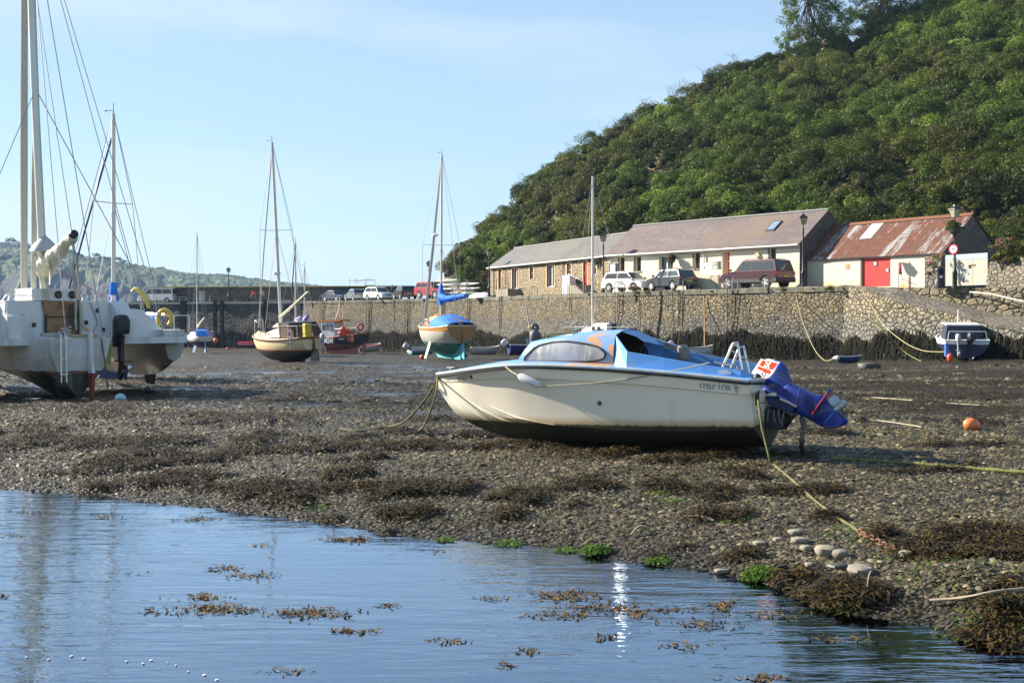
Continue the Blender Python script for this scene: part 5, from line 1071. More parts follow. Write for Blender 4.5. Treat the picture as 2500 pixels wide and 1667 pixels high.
def mast_set(root, x, z0, h, r=.06, spread=None, sw=.75, stay=None, shx=.0, back=None, hb=1, zd=1, mm=None, radar=None, lean=(0, 0), furl=None, wr=.012):
    """mast with spreaders as sub-parts and its wires"""
    top = Vector((x+lean[0], lean[1], z0+h)); ft = Vector((x, 0, z0)); mm = mm or mat('mast_alu', (.66, .62, .55), .4, .06, 1, metal=.1)
    M_ = MB().tube([ft, ft.lerp(top, .5), top], [r, r, r*.8], 8).build('mast', mm, root, smooth=60)
    MB().tube([top, top+Vector((0, 0, .35))], .012, 5).tube([top+Vector((0, 0, .1)), top+Vector((.3, .1, .12))], .01, 4).ball(top+Vector((.32, .1, .12)), .035, n=6).build('masthead_gear', blackm(), M_)
    sp = None
    if spread:
        sp = ft.lerp(top, spread)
        MB().tube([sp+Vector((0, -sw, .02)), sp, sp+Vector((0, sw, .02))], .018, 5).build('spreader', mm, M_)
        for s in (-1, 1): e = sp+Vector((0, s*sw, .02)); wires(root, [(top, e), (e, (x+shx, s*hb, zd)), (sp, (x+shx-.3, s*hb*.95, zd))], wr)
    else:
        for s in (-1, 1): wires(root, [(top, (x-.2, s*hb, zd))], wr)
    if stay: wires(root, [(top, stay)], wr)
    if back: wires(root, [(top, back)], wr)
    if furl: MB().tube([Vector(furl[0]), Vector(furl[0]).lerp(Vector(furl[1]), .5), Vector(furl[1])], furl[2], 7).build('furled_sail', furl[3], root)
    if radar: c = ft.lerp(top, radar); MB().lathe([(.05, -.09), (.2, -.06), (.22, .0), (.18, .09), (.05, .12)], 14, c+Vector((.2, 0, 0))).build('radar_dome', white(), M_, smooth=50)
    return top
def outboard(root, x, y, z, s=1., col=None, tilt=0, leg=None, name='outboard_motor'):
    """cowl, leg and propeller; grouped so they turn together"""
    M_ = Matrix.Translation((x, y, z)) @ Matrix.Rotation(tilt, 4, 'Y') @ Matrix.Scale(s, 4); col = col or blackm(); leg = leg or col
    q = MB(); q.loft([[M_ @ Vector((-a*.26-.1, b_*.15, zz)) for a, b_ in [(math.cos(t), math.sin(t)) for t in np.linspace(0, 2*math.pi, 12, endpoint=False)]] for k, zz in ((0, .02),)]+
                      [[M_ @ Vector((-math.cos(t)*.26*k-.1, math.sin(t)*.15*k, zz)) for t in np.linspace(0, 2*math.pi, 12, endpoint=False)] for k, zz in ((.9, .03), (1, .08), (1.02, .3), (.8, .4), (.4, .43))])
    o = q.build(name, col, root, smooth=50)
    q = MB(); q.prism([(-.2, .0), (.02, .0), (-.02, -.5), (-.06, -.62), (.0, -.8), (-.08, -.95), (-.14, -.82), (-.36, -.78), (-.36, -.7), (-.18, -.62), (-.16, -.3)], 'y', -.035, .035); q.v = [tuple(M_ @ Vector(v)) for v in q.v]
    q.box(-.38, .05, -.1, .1, -.56, -.535, M=M_); q.box(-.02, .12, -.09, .09, -.25, .05, M=M_); q.build('leg', leg, o)
    q = MB()
    for k in range(3):
        t = 2*math.pi*k/3; q.add([M_ @ Vector((-.38, .02*math.cos(t), -.74+.02*math.sin(t))), M_ @ Vector((-.36, .13*math.cos(t-.3), -.74+.13*math.sin(t-.3))), M_ @ Vector((-.41, .13*math.cos(t+.3), -.74+.13*math.sin(t+.3)))], [(0, 1, 2)])
    q.build('propeller', alu(), o); return o
def gmat(loc_px, y, d): return None
def place(px, d, rz, dz=0): x = gx(px, d); return Vector((x, d, gz(x, d)+dz)), rz
tarp = mat('blue_canvas', (.01, .17, .62), .8, .15, 3, bump=.5)
varn = mat('varnished_wood', (.55, .24, .06), .35, .15, 4)
teak = mat('teak', (.36, .24, .13), .7, .2, 5)
creamc = mat('sail_cream', (.62, .58, .45), .85, .12, 4, bump=.5)
gw = glass()
def pulpit(root, xa, xb, hb, z, h=.55, m=None, name='guard_rail'):
    q = MB(); m = m or alu()
    for s in (-1, 1):
        for x in np.linspace(xa, xb, 3): q.tube([(x, s*hb, z), (x, s*hb, z+h)], .014, 5)
        q.tube([(xa, s*hb, z+h), (xb, s*hb, z+h)], .014, 5)
    q.tube([(xa, -hb, z+h), (xa, hb, z+h)], .014, 5); return q.build(name, m, root)
def ring(name, lab, M_, m, R0=.27, r=.06, cat='lifebuoy'):
    o = MB().torus((0, 0, 0), R0, r, axis='x').build(name, m, smooth=60); o.matrix_world = M_; return tag(o, lab, cat)
# ---- small white bilge keel yacht by the pier (behind the trimaran float)
p, a = place(502, 112, R(118)); yt = thing('sailing_yacht', 'small white yacht with navy bottom and bilge keels below the pier', 'sailboat', p, a)
h = Hull([(0, .75, 1.62, 1.0, 1.5, -.25), (1, 1.0, 1.58, .72, 1.6, 0), (2.8, 1.12, 1.58, .62, 1.6, 0), (4.6, .8, 1.68, .72, 1.4, 0), (6.0, .02, 1.85, .95, 1.1, .5)])
h.shell('hull', bands('hull_white_navy', [(0, (.02, .04, .16)), (1.12, (.66, .66, .60)), (1.52, (.74, .73, .68))], .01), yt); h.deck('deck', white(), yt)
MB().rbox(1.9, 4.3, -.6, .6, 1.56, 2.0, .12).build('cabin', white(), yt)
nb_ = mat('navy_antifoul', (.02, .05, .22), .7, .3)
for s in (-1, 1): MB().loft([[(x, s*.35+w_*.05, 1.0) for x, w_ in ((1.9, 0), (2.5, 1), (3.1, 0), (2.5, -1))], [(x, s*.62+w_*.05, 0) for x, w_ in ((2.0, 0), (2.5, 1), (3.0, 0), (2.5, -1))]]).build('keel', nb_, yt)
MB().prism([(.0, 1.5), (.35, 1.2), (.3, 0.02), (-.02, .05)], 'y', -.03, .03).build('rudder', mat('pale_blue', (.3, .45, .75), .6), yt)
mast_set(yt, 3.7, 1.9, 9.9, .055, .55, .7, (6, 0, 1.9), back=(0, 0, 1.7), hb=1.0, zd=1.6)
MB().tube([(3.45, 0, 2.55), (2.0, 0, 3.0), (.4, 0, 3.45)], [.11, .1, .07], 8).build('boom', creamc, yt, smooth=60); pulpit(yt, 0, 1.6, .85, 1.6)
o = MB(); o.loft([[(x, y, z) for x, z in ((1.3, 1.62), (1.5, 2.2), (2.1, 2.3), (2.4, 2.0))] for y in (-.6, .6)], closed=False).build('spray_hood', tarp, yt)
MB().box(.0, .02, -.6, -.15, 1.75, 2.15).build('dodger', mat('lilac_canvas', (.35, .33, .62), .8), yt)
p2 = at(527, 832, 111); o = MB().lathe([(.02, -.28), (.16, -.2), (.26, 0), (.2, .2), (.06, .3)], 14).build('fender_buoy', mat('orange_buoy', (.80, .10, .03), .4), smooth=60); o.location = p2; tag(o, 'orange red buoy hanging at the stern of the small white yacht', 'buoy')
# ---- white sloop with blue sail cover, behind the trimaran
p, a = place(402, 36.3, R(141)); yt = thing('sailing_yacht', 'white yacht with tall mast and blue sail cover behind the trimaran float', 'sailboat', p, a)
h = Hull([(0, .85, 1.55, .9, 1.6, -.2), (1.2, 1.1, 1.5, .5, 1.7, 0), (3, 1.25, 1.5, .35, 1.7, 0), (5, .85, 1.6, .5, 1.5, 0), (6.6, .02, 1.8, .9, 1.1, .6)])
h.shell('hull', bands('hull_white_red', [(0, (.12, .03, .03)), (.85, (.74, .74, .72))], .01), yt); h.deck('deck', white(), yt); MB().rbox(1.9, 4.6, -.7, .7, 1.5, 1.95, .12).build('cabin', white(), yt)
MB().prism([(2, 1.0), (4, 1.0), (3.6, 0), (2.2, 0)], 'y', -.06, .06).build('keel', nb_, yt)
x_m = 2.9; mast_set(yt, x_m, 1.9, 6.9, .07, .57, .72, (6.5, 0, 1.9), back=(0, 0, 1.6), hb=1.15, zd=1.5)
MB().tube([(6.2, 0, 2.0), (4.6, 0, 5.1), (x_m+.1, 0, 8.0)], .035, 6).build('furled_sail', mat('navy_strip', (.04, .05, .14), .8), yt)
MB().loft([[(x_m+.0+c*.11*k, s*.11*k, z) for c, s in [(math.cos(t), math.sin(t)) for t in np.linspace(0, 6.28, 8, endpoint=False)]] for z, k in ((2.1, 2.0), (2.5, 1.7), (2.9, 1.2), (3.2, .9))]).build('mast_cover', tarp, yt, smooth=60)
MB().tube([(x_m-.1, 0, 2.5), (x_m-.5, 0, 2.15), (1.4, 0, 2.02), (.2, 0, 1.98)], [.14, .15, .13, .09], 8).build('sail_cover', tarp, yt, smooth=60)
MB().tube([(x_m, 0, 2.2), (0, 0, 2.12)], .05, 6).build('boom', alu(), yt); pulpit(yt, .05, 1.7, .95, 1.5, .6)
ylw = mat('yellow_foam', (.72, .50, .10), .6, .1, 6)
M0 = Matrix.Translation(p) @ Matrix.Rotation(a, 4, 'Z')
def horseshoe(lab, M_):
    pts = [(0, .2*math.cos(t), .27*math.sin(t)) for t in np.linspace(-.9, math.pi+.9, 15)]; o = MB().tube(pts, .075, 8).build('horseshoe_lifebuoy', ylw, smooth=60); o.matrix_world = M_; tag(o, lab, 'lifebuoy')
o = MB().tube([(.1, 0, 0), (.05, 0, .2), (-.06, 0, .4), (-.2, 0, .55), (-.34, 0, .58), (-.42, 0, .5)], [.06, .08, .085, .085, .08, .05], 8, flat=.6).build('rescue_sling', ylw, smooth=60); o.location = at(355, 752, 35.0); o.rotation_euler = (0, 0, R(5)); tag(o, 'long yellow foam sling hooked over the boom of the blue masted yacht', 'lifebuoy')
horseshoe('yellow horseshoe lifebuoy on the stern of the blue masted yacht', Matrix.Translation(at(402, 778, 36.2)) @ Matrix.Rotation(R(-70), 4, 'Z'))
# ---- cream sloop on its bilge with dark bottom
p, a = place(768, 58.6, R(127)); yt = thing('sailing_yacht', 'cream yacht with brown rubbing strake and red waterline leaning on the mud', 'sailboat', p, a); yt.rotation_euler = (R(-3), 0, a)
h = Hull([(0, .62, 1.38, .55, 1.5, -.2), (1.3, 1.05, 1.30, .12, 1.6, 0), (3.0, 1.25, 1.27, .0, 1.7, 0), (4.8, 1.05, 1.34, .05, 1.6, 0), (6.0, .55, 1.46, .3, 1.3, .1), (6.6, .02, 1.58, .6, 1.1, .35)])
h.shell('hull', bands('hull_cream', [(0, (.014, .015, .010)), (.50, (.04, .04, .03)), (.62, (.34, .06, .03)), (.70, (.80, .66, .38)), (1.45, (.80, .66, .38))], .012), yt, 30, 14)
h.deck('deck', mat('deck_cream', (.62, .55, .36), .7, .1), yt); h.rail('rubbing_strake', mat('brown_strake', (.16, .065, .04), .5), yt, .06, -.06, off=.01)
q = MB(); q.loft([[(x, w_*f, 1.34+z*(1-abs(f)**4)) for f in (-1, -.85, -.4, .4, .85, 1)] for x, w_, z in ((5.4, .35, .05), (4.6, .6, .28), (3.4, .78, .45), (2.2, .85, .62))], closed=False); q.build('cabin', mat('cabin_cream', (.78, .66, .42), .5, .06), yt, smooth=30)
for x in (4.1, 3.8): MB().lathe([(.06, -.02), (.06, .02)], 10, (x, .70, 1.5), axis='y').build('porthole', gw, yt)
q = MB(); q.loft([[(x, y, z) for x, z in ((2.35, 1.3), (2.25, 2.05), (1.2, 2.1), (.6, 1.6), (.5, 1.3))] for y in (-.8, .8)]); q.build('spray_hood', mat('brown_canvas', (.07, .04, .03), .9, .2), yt)
MB().loft([[(2.2, -.9, 2.05), (2.2, .9, 2.05), (2.2, .9, 2.12), (2.2, -.9, 2.12)], [(3.0, -.8, 1.85), (3.0, .8, 1.85), (3.0, .8, 1.9), (3.0, -.8, 1.9)]]).build('hatch_top', white(), yt)
MB().loft([[(x, w_*.06, .4) for x, w_ in ((1.0, 0), (2.5, 1), (4.4, 0), (2.5, -1))], [(x, w_*.06, -.05) for x, w_ in ((1.0, 0), (2.5, 1), (4.0, 0), (2.5, -1))]]).build('keel', mat('dark_antifoul', (.02, .02, .018), .9), yt)
MB().prism([(-.05, 1.55), (.12, 1.55), (.15, .6), (.45, .1), (-.5, .12), (-.45, .6), (-.1, .8)], 'y', -.035, .035).build('rudder', bands('rudder_dark', [(0, (.02, .02, .018)), (.75, (.13, .05, .03))], .01), yt)
mast_set(yt, 3.7, 1.7, 10.0, .085, .53, .95, (6.6, 0, 1.7), back=(0, 0, 1.5), hb=1.2, zd=1.35, radar=.3)
MB().tube([(6.5, 0, 1.8), (5.3, 0, 6.2), (3.75, 0, 11.2)], .035, 6).build('furled_sail', mat('grey_sail', (.42, .42, .40), .8), yt)
MB().tube([(3.8, 0, 2.35), (2.2, -.1, 3.0), (.7, -.2, 3.65)], .075, 8).build('boom', creamc, yt, smooth=60)
MB().rbox(-.15, .2, .15, .5, 1.35, 2.05, .04).build('locker', mat('yellow_box', (.55, .42, .05), .6, .15), yt)
pulpit(yt, .1, 2.2, .85, 1.35, .6, name='guard_rail'); q = MB()
for y in (-.25, .25): q.tube([(6.5, y, 1.5), (6.45, y, 2.2)], .02, 5)
q.tube([(6.45, -.25, 2.2), (6.45, .25, 2.2), (5.6, .5, 2.1)], .02, 5); q.build('pulpit', alu(), yt)
outboard(yt, -.25, -.35, 1.2, .75, mat('outboard_grey', (.42, .44, .48), .4)); q = MB(); 
for x in (.55, .85): q.tube([(x, .93, 1.75), (x, 1.0, .85)], .02, 5)
for z in (1.7, 1.4, 1.15, .9): q.tube([(.55, .97, z), (.85, .97, z)], .018, 5)
q.build('boarding_ladder', mat('ladder_blue', (.2, .24, .3), .5), yt)
# ---- two masted boat behind the cream yacht
p, a = place(752, 84, R(112)); yt = thing('sailing_yacht', 'two masted boat with purple sail bundles behind the cream yacht', 'sailboat', p, a)
h = Hull([(0, .8, 1.6, .8, 1.6, -.2), (2, 1.2, 1.5, .2, 1.7, 0), (4, 1.25, 1.5, .0, 1.7, 0), (6, .9, 1.6, .2, 1.5, 0), (7.4, .02, 1.9, .8, 1.1, .6)])
h.shell('hull', bands('hull_dark_green', [(0, (.05, .03, .03)), (.8, (.05, .07, .06))], .01), yt); h.deck('deck', teak, yt); MB().rbox(2.4, 4.6, -.6, .6, 1.55, 2.1, .1).build('cabin', varn, yt)
mast_set(yt, 4.6, 1.9, 6.8, .06, .32, .95, (7.4, 0, 1.9), hb=1.1, zd=1.5); mast_set(yt, 1.2, 1.6, 5.0, .05, None, hb=.9, zd=1.5)
MB().tube([(7.1, 0, 2), (5.9, 0, 5.2), (4.65, 0, 8.4)], .045, 6).build('furled_sail', mat('navy_strip', (.04, .05, .14)), yt)
pur = mat('purple_canvas', (.30, .26, .62), .8, .15, 4, bump=.5)
MB().tube([(1.15, 0, 2.75), (.6, .1, 2.6), (.1, 0, 3.0)], [.16, .22, .1], 8).build('sail_bundle', pur, yt, smooth=60); MB().tube([(4.5, 0, 2.6), (3.4, .1, 2.65), (2.5, 0, 2.9)], [.14, .2, .1], 8).build('sail_bundle', pur, yt, smooth=60)
pulpit(yt, .1, 2, .9, 1.5, .7); MB().rbox(1.6, 2.3, -.5, .5, 1.6, 2.6, .05).build('wheel_shelter', mat('wheelhouse_white', (.62, .62, .6), .5), yt)
# ---- clinker yacht with varnished transom
p, a = place(1128, 68, R(116)); yt = thing('clinker_yacht', 'white and turquoise clinker yacht with varnished transom standing on legs', 'sailboat', p, a); yt.rotation_euler = (R(0), R(-.8), a)
h = Hull([(0, .93, 2.02, .95, 1.3, -.05), (.9, 1.12, 1.93, .35, 1.5, 0), (2.4, 1.25, 1.85, .2, 1.6, 0), (4.2, 1.05, 1.85, .3, 1.5, 0), (5.5, .55, 1.95, .5, 1.3, .2), (6.2, .02, 2.05, .8, 1.1, .5)])
h.shell('hull', bands('hull_clinker', [(0, (.05, .30, .30)), (.98, (.78, .76, .68)), (1.66, (.66, .30, .06))], .006, lap=2.1, var=.06), yt, 30, 16)
q = MB(); rr0 = [h.P(0, v, 1) for v in np.linspace(1, 0, 12)]+[h.P(0, v, -1) for v in np.linspace(0, 1, 12)[1:]]
q.add([p_+Vector((-.012, 0, 0)) for p_ in rr0], [tuple(range(len(rr0)))]); q.build('transom', mat('transom_varnish', (.34, .17, .05), .4, .15, 3), yt)
h.rail('gunwale', mat('pale_trim', (.72, .62, .48), .6), yt, .04, .0); h.deck('deck', teak, yt)
q = MB(); q.loft([[(x, w_*f, 1.9+z*(1-abs(f)**5*.9)) for f in (-1, -.93, -.5, .5, .93, 1)] for x, w_, z in ((4.6, .45, .35), (4.5, .5, .6), (3.4, .68, .68), (2.6, .75, .68))], closed=False); q.build('cabin', varn, yt, smooth=25)
for x in (4.1, 3.75): MB().box(x-.11, x+.11, .66, .72 if x > 4 else .76, 2.1, 2.38).build('cabin_window', mat('window_trim', (.7, .66, .58), .5), yt); MB().box(x-.07, x+.07, .70, .727 if x > 4 else .767, 2.14, 2.34).build('window_glass', gw, yt)
MB().ball((3.6, 0, 2.58), .35, .35, .12, 10).build('cabin_hatch', varn, yt, smooth=60)
q = MB(); rows = []
for x, w_, z in ((3.0, .9, 2.55), (2.6, .98, 2.62), (1.6, 1.08, 2.68), (.8, 1.03, 2.45), (.1, .98, 2.25)): rows.append([(x, w_*math.sin(f), 1.93+(z-1.93)*math.cos(f)**.8*(1+.03*math.sin(9*f+x*5))) for f in np.linspace(-math.pi/2, math.pi/2, 15)])
q.loft(rows, closed=False); q.build('cockpit_cover', tarp, yt, smooth=60)
MB().prism([(0, 2.2), (.1, 2.2), (.04, 1.0), (-.02, .15), (-.4, .03), (-.36, .5), (-.12, 1.1)], 'y', -.035, .035).build('rudder', bands('rudder_turquoise', [(0, (.08, .42, .55)), (.95, (.28, .11, .04))], .01), yt)
MB().tube([(-.05, 0, 2.25), (.5, .3, 2.5)], .04, 6).build('tiller', varn, yt)
q = MB(); q.loft([[(.1, -.05, .9), (.1, .05, .9), (4.5, .05, .5), (4.5, -.05, .5)], [(.15, -.05, 0), (.15, .05, 0), (3.6, .05, 0), (3.6, -.05, 0)]]); q.build('keel', mat('turquoise_antifoul', (.07, .35, .38), .8, .25), yt)
for s, mm in ((1, mat('leg_cream', (.72, .68, .52), .6)), (-1, mat('leg_dark', (.03, .04, .03), .8))): MB().loft([[(x, s*.95+w_*.03, 1.1) for x, w_ in ((2.4, -1), (2.75, -1), (2.75, 1), (2.4, 1))], [(x, s*1.35+w_*.03, 0) for x, w_ in ((2.3, -1), (2.6, -1), (2.6, 1), (2.3, 1))]]).build('beaching_leg', mm, yt)
mast_set(yt, 3.3, 1.95, 10.6, .075, .47, 1.25, (6.2, 0, 2.1), back=(0, 0, 2.0), hb=1.2, zd=1.9, mm=mat('mast_cream', (.72, .64, .50), .5))
MB().tube([(6.0, 0, 2.4), (4.7, 0, 6.8), (3.4, 0, 12.0)], [.1, .09, .04], 7).build('furled_sail', mat('grey_sail', (.42, .42, .40)), yt); c = Vector((4.35, 0, 7.6)); MB().lathe([(.05, -.1), (.2, -.07), (.2, .05), (.1, .1)], 12, c).build('radar_dome', white(), yt, smooth=50)
MB().loft([[(3.32+c_*r, s_*r*.6, z) for c_, s_ in [(math.cos(t), math.sin(t)) for t in np.linspace(0, 6.28, 10, endpoint=False)]] for z, r in ((3.25, .2), (3.45, .3), (3.9, .3), (4.3, .22), (4.55, .14))]).build('mast_cover', tarp, yt, smooth=60)
MB().tube([(3.3, 0, 3.75), (2.6, 0, 3.6), (1.6, -.35, 3.72), (.9, -.6, 3.8)], [.3, .2, .19, .14], 8).build('sail_cover', tarp, yt, smooth=60); wires(yt, [((0, -.8, 2.1), (2.6, .1, 5.0)), ((0, .8, 2.1), (.9, -.5, 3.8)), ((.3, .9, 2.1), (1.5, -.2, 3.7))], .012)
# ---- fishing boat
p, a = place(889, 111, R(150)); fb = thing('fishing_boat', 'black and red fishing boat with orange roofed wheelhouse and red buoys', 'fishing boat', p, a); fb.rotation_euler = (0, R(1.5), a)
h = Hull([(0, .95, 1.98, .95, 1.5, 0), (1.3, 1.15, 1.85, .62, 1.6, 0), (3.0, 1.2, 1.70, .45, 1.6, 0), (4.7, .95, 1.72, .4, 1.5, 0), (5.9, .02, 1.9, .5, 1.1, .45)])
h.shell('hull', bands('hull_black_red', [(0, (.36, .12, .08)), (.98, (.022, .025, .035))], .012, dirt=(.10, .10, .10)), fb)
h.rail('gunwale', mat('red_rail', (.58, .09, .06), .5), fb, .06); h.deck('deck', mat('deck_grey', (.25, .26, .26), .8), fb, -.3)
MB().prism([(.4, 1.2), (4.6, .8), (5.2, .15), (5.0, 0), (.9, 0)], 'y', -.08, .08).build('keel', mat('red_antifoul', (.40, .13, .09), .8, .2), fb)
MB().prism([(.0, 1.2), (.12, 1.2), (.2, .1), (-.25, .1), (-.2, .9)], 'y', -.03, .03).build('rudder', mat('red_antifoul', (.4, .13, .09)), fb)
MB().lathe([(.05, -.1), (.26, -.02), (.26, .02), (.05, .1)], 10, (.42, 0, .55), axis='x').build('propeller', alu(), fb)
wh = MB().rbox(3.0, 4.7, -.72, .72, 1.5, 3.25, .06).build('wheelhouse', mat('wheelhouse_white', (.62, .62, .6), .5), fb)
for y in (-.45, 0, .45): MB().box(4.69, 4.72, y-.18, y+.18, 2.45, 3.05).build('window', gw, wh)
for x in (4.35, 3.9): MB().box(x-.18, x+.18, .70, .735, 2.4, 3.05).build('window', gw, wh)
MB().box(3.2, 3.5, .70, .74, 2.3, 3.0).build('door_panel', mat('dark_panel', (.12, .13, .17), .5), wh)
MB().loft([[(x, y, 3.25+z) for x, y in ((4.95, .85), (4.95, -.85), (2.2, -.8), (2.2, .8))] for z in (.0, .16)]).build('roof', mat('orange_roof', (.72, .20, .05), .5), wh)
q = MB(); q.tube([(3.3, .2, 3.4), (2.9, .1, 4.4), (2.8, .0, 5.6)], .035, 5); q.tube([(2.5, 0, 3.4), (2.8, 0, 5.6), (2.6, 0, 5.5)], .03, 5); q.build('signal_mast', mat('pale_pole', (.62, .55, .45), .6), fb)
MB().rbox(.35, 1.15, 1.06, 1.14, 1.25, 1.9, .02).build('rust_panel', mat('rust_panel', (.26, .09, .04), .8, .2), fb)
q = MB(); q.tube([(2.8, .9, 2.5), (2.0, 1.0, 2.5), (.2, .9, 2.55)], .02, 5)
for x in (.2, 1.4, 2.4): q.tube([(x, .95, 1.8), (x, .95, 2.5)], .02, 5)
q.build('guard_rail', alu(), fb)
Mf = Matrix.Translation(p) @ Matrix.Rotation(a, 4, 'Z')
o = text('M241', 'registration', wf, fb, (3.25, 1.30, 1.36), (R(84), 0, math.pi), .72, .004, sx=.72, bold=.012)
o = text('MILFORD', 'port_name', mat('mark_grey', (.45, .45, .5)), fb, (1.75, 1.25, 1.5), (R(84), 0, math.pi), .16, .003)
ob = mat('orange_buoy', (.80, .10, .03))
for k, (px, py, r, lab) in enumerate(((838, 803, .27, 'top'), (850, 808, .26, 'right'), (832, 814, .24, 'left'), (841, 815, .24, 'lower middle'))):
    o = MB().ball((0, 0, 0), r, n=14).tube([(0, 0, r*.9), (0, 0, r*1.25)], .05, 6).build('mooring_buoy', ob, smooth=60); o.location = at(px, py, 108.3); tag(o, f'red orange ball buoy hung on the fishing boat rail, {lab} one of four', 'buoy', 'ball buoys on the fishing boat')
ring('lifebuoy', 'red lifebuoy with white bands on the stern rail of the fishing boat', Matrix.Translation(at(880, 798, 108.6)) @ Matrix.Rotation(R(80), 4, 'Z'), mat('ring_red', (.50, .03, .04)), .3, .08)
# ---- white cabin yacht behind the blue motor boat
p, a = place(1552, 80, R(140)); yt = thing('sailing_yacht', 'white cabin yacht with bare mast behind the blue roof', 'sailboat', p, a)
h = Hull([(0, .85, 1.55, .8, 1.6, -.2), (1.2, 1.1, 1.5, .4, 1.7, 0), (3, 1.2, 1.5, .25, 1.7, 0), (4.6, .85, 1.6, .4, 1.5, 0), (6.0, .02, 1.75, .8, 1.1, .5)])
h.shell('hull', bands('hull_white_plain', [(0, (.05, .05, .1)), (.8, (.76, .75, .73)), (1.38, (.72, .35, .25)), (1.42, (.78, .77, .75))], .004), yt); h.deck('deck', white(), yt)
q = MB(); q.loft([[(x, w_*f, 1.5+z*(1-abs(f)**6*.95)) for f in (-1, -.93, -.55, .55, .93, 1)] for x, w_, z in ((4.7, .4, .2), (4.2, .6, .5), (3.4, .78, .62), (3.2, .8, .88), (1.9, .92, .92))], closed=False)
q.build('cabin', white(), yt, smooth=25); MB().box(1.87, 1.91, -.85, .85, 1.5, 2.34).build('cabin_bulkhead', mat('bulkhead_grey', (.55, .56, .62), .6), yt); MB().box(1.85, 1.868, -.32, .25, 1.6, 2.3).build('companionway', mat('dark_opening', (.05, .02, .02), .8), yt)
for x in (3.0, 2.55): MB().rbox(x-.15, x+.15, .80, .90, 1.85, 2.15, .03).build('cabin_window', gw, yt)
mast_set(yt, 3.7, 1.9, 11.0, .085, .42, .8, (6, 0, 1.8), back=(0, 0, 1.6), hb=1.0, zd=1.5); pulpit(yt, .1, 5.6, .9, 1.5, .6, white())
ring('coil', 'grey rope coil on the bow rail of the white cabin yacht', Matrix.Translation(at(1403, 797, 83)) @ Matrix.Rotation(R(60), 4, 'Z'), mat('grey_rope', (.3, .31, .33), .9), .22, .08, 'rope')
# ---- dinghies
def dinghy(name, label, cat, px, d, rz, L_, B, H_, outm, inm, dz=0, motor=None, trim=None, seats=2, roll=0, group=None):
    p, a = place(px, d, rz, dz); r_ = thing(name, label, cat, p, a, group); r_.rotation_euler = (roll, 0, a)
    h = Hull([(0, B*.42, H_, .08, 1.7, 0), (L_*.3, B*.5, H_*.95, .02, 1.8, 0), (L_*.65, B*.46, H_, .02, 1.7, 0), (L_*.88, B*.25, H_*1.12, .1, 1.4, 0), (L_, .02, H_*1.25, .3, 1.2, .15)])
    h.shell('hull', outm, r_, 20, 9); h2 = Hull([(s_[0]*(.97)+.03, s_[1]*.93, s_[2]-.0, s_[3]+.06, s_[4], s_[5]) for s_ in h.ST]); h2.shell('inner_hull', inm, r_, 20, 9)
    h.rail('gunwale', trim or white(), r_, .03, n=20)
    for k in range(seats): x = L_*(.3+.3*k); MB().box(x-.12, x+.12, -B*.42, B*.42, H_*.68, H_*.73).build('thwart', teak, r_)
    if motor: outboard(r_, -.08, 0, H_+.05, motor[0], motor[1], motor[2], motor[3] if len(motor) > 3 else None)
    return r_
ow = mat('outboard_white', (.68, .69, .70), .35)
grn = mat('hull_teal', (.10, .32, .36), .6, .2)
dinghy('motor_dinghy', 'white open dinghy with blue dodger and white tilted outboard', 'dinghy', 1646, 73, R(10), 2.65, 1.35, .72, bands('dinghy_white', [(0, (.08, .04, .03)), (.2, (.74, .74, .74))], .01), mat('inner_white', (.6, .6, .58), .6), motor=(.95, ow, R(-25), blackm()), trim=mat('black_trim', (.03,)*3, .5), dz=.02)
dinghy('tender', 'small grey tender lying on the mud right of the clinker yacht', 'dinghy', 1150, 97, R(2), 2.4, 1.2, .65, mat('grey_grp', (.42, .42, .46), .5, .1), mat('inner_dark', (.2, .15, .12), .8), roll=R(4))
dinghy('rowing_boat', 'white rowing boat with red inside beyond the fishing boat stern', 'dinghy', 876, 121, R(12), 2.3, 1.25, .75, mat('hull_offwhite', (.55, .5, .45), .6), mat('inner_red', (.5, .14, .10), .7), roll=R(8))
dinghy('motor_dinghy', 'small white and teal dinghy with tilted black outboard left of the clinker yacht', 'dinghy', 1002, 99, R(40), 2.6, 1.3, .7, bands('dinghy_teal', [(0, (.12, .34, .38)), (.3, (.7, .7, .68))], .01), mat('inner_white', (.6, .6, .58)), motor=(1.25, mat('outboard_silver', (.4, .4, .42), .3), R(-55), blackm()), roll=R(-8))
db = dinghy('motor_boat', 'dark blue open boat with teal cover and white outboard left of the blue cabin', 'boat', 1242, 91, R(12), 4.6, 1.7, .9, mat('hull_deep_blue', (.015, .02, .16), .5, .2), mat('inner_teal', (.07, .15, .16), .8), motor=(1.15, ow, R(-40), blackm()))
MB().loft([[(x, y*w_, z) for y, z in ((-1, .95), (0, 1.35), (1, .95))] for x, w_ in ((1.3, .6), (3.2, .75), (4.3, .4))], closed=False).build('bow_cover', mat('teal_cover', (.08, .16, .17), .8), db)
o = MB().lathe([(.1, -.7), (.26, -.5), (.42, -.1), (.4, .3), (.2, .55)], 14).torus((0, 0, .72), .2, .13, 16, 8, axis='y').build('covered_outboard', mat('grey_cover', (.10, .11, .13), .6, .2), smooth=60); o.location = at(1306, 822, 87); tag(o, 'tall grey covered outboard standing beside the blue cabin roof', 'outboard')
o = MB().tube([at(1283, 738, 90), at(1292, 790, 90), at(1299, 852, 90)], .06, 6).build('mooring_pole', mat('pale_pole', (.62, .55, .45))); tag(o, 'thin leaning pale pole left of the grey covered outboard', 'pole')
o = MB().ball((0, 0, 0), .13, n=10).build('marker_buoy', ylw); o.location = at(1293, 799, 88); tag(o, 'tiny orange yellow ball on the leaning pole', 'buoy')
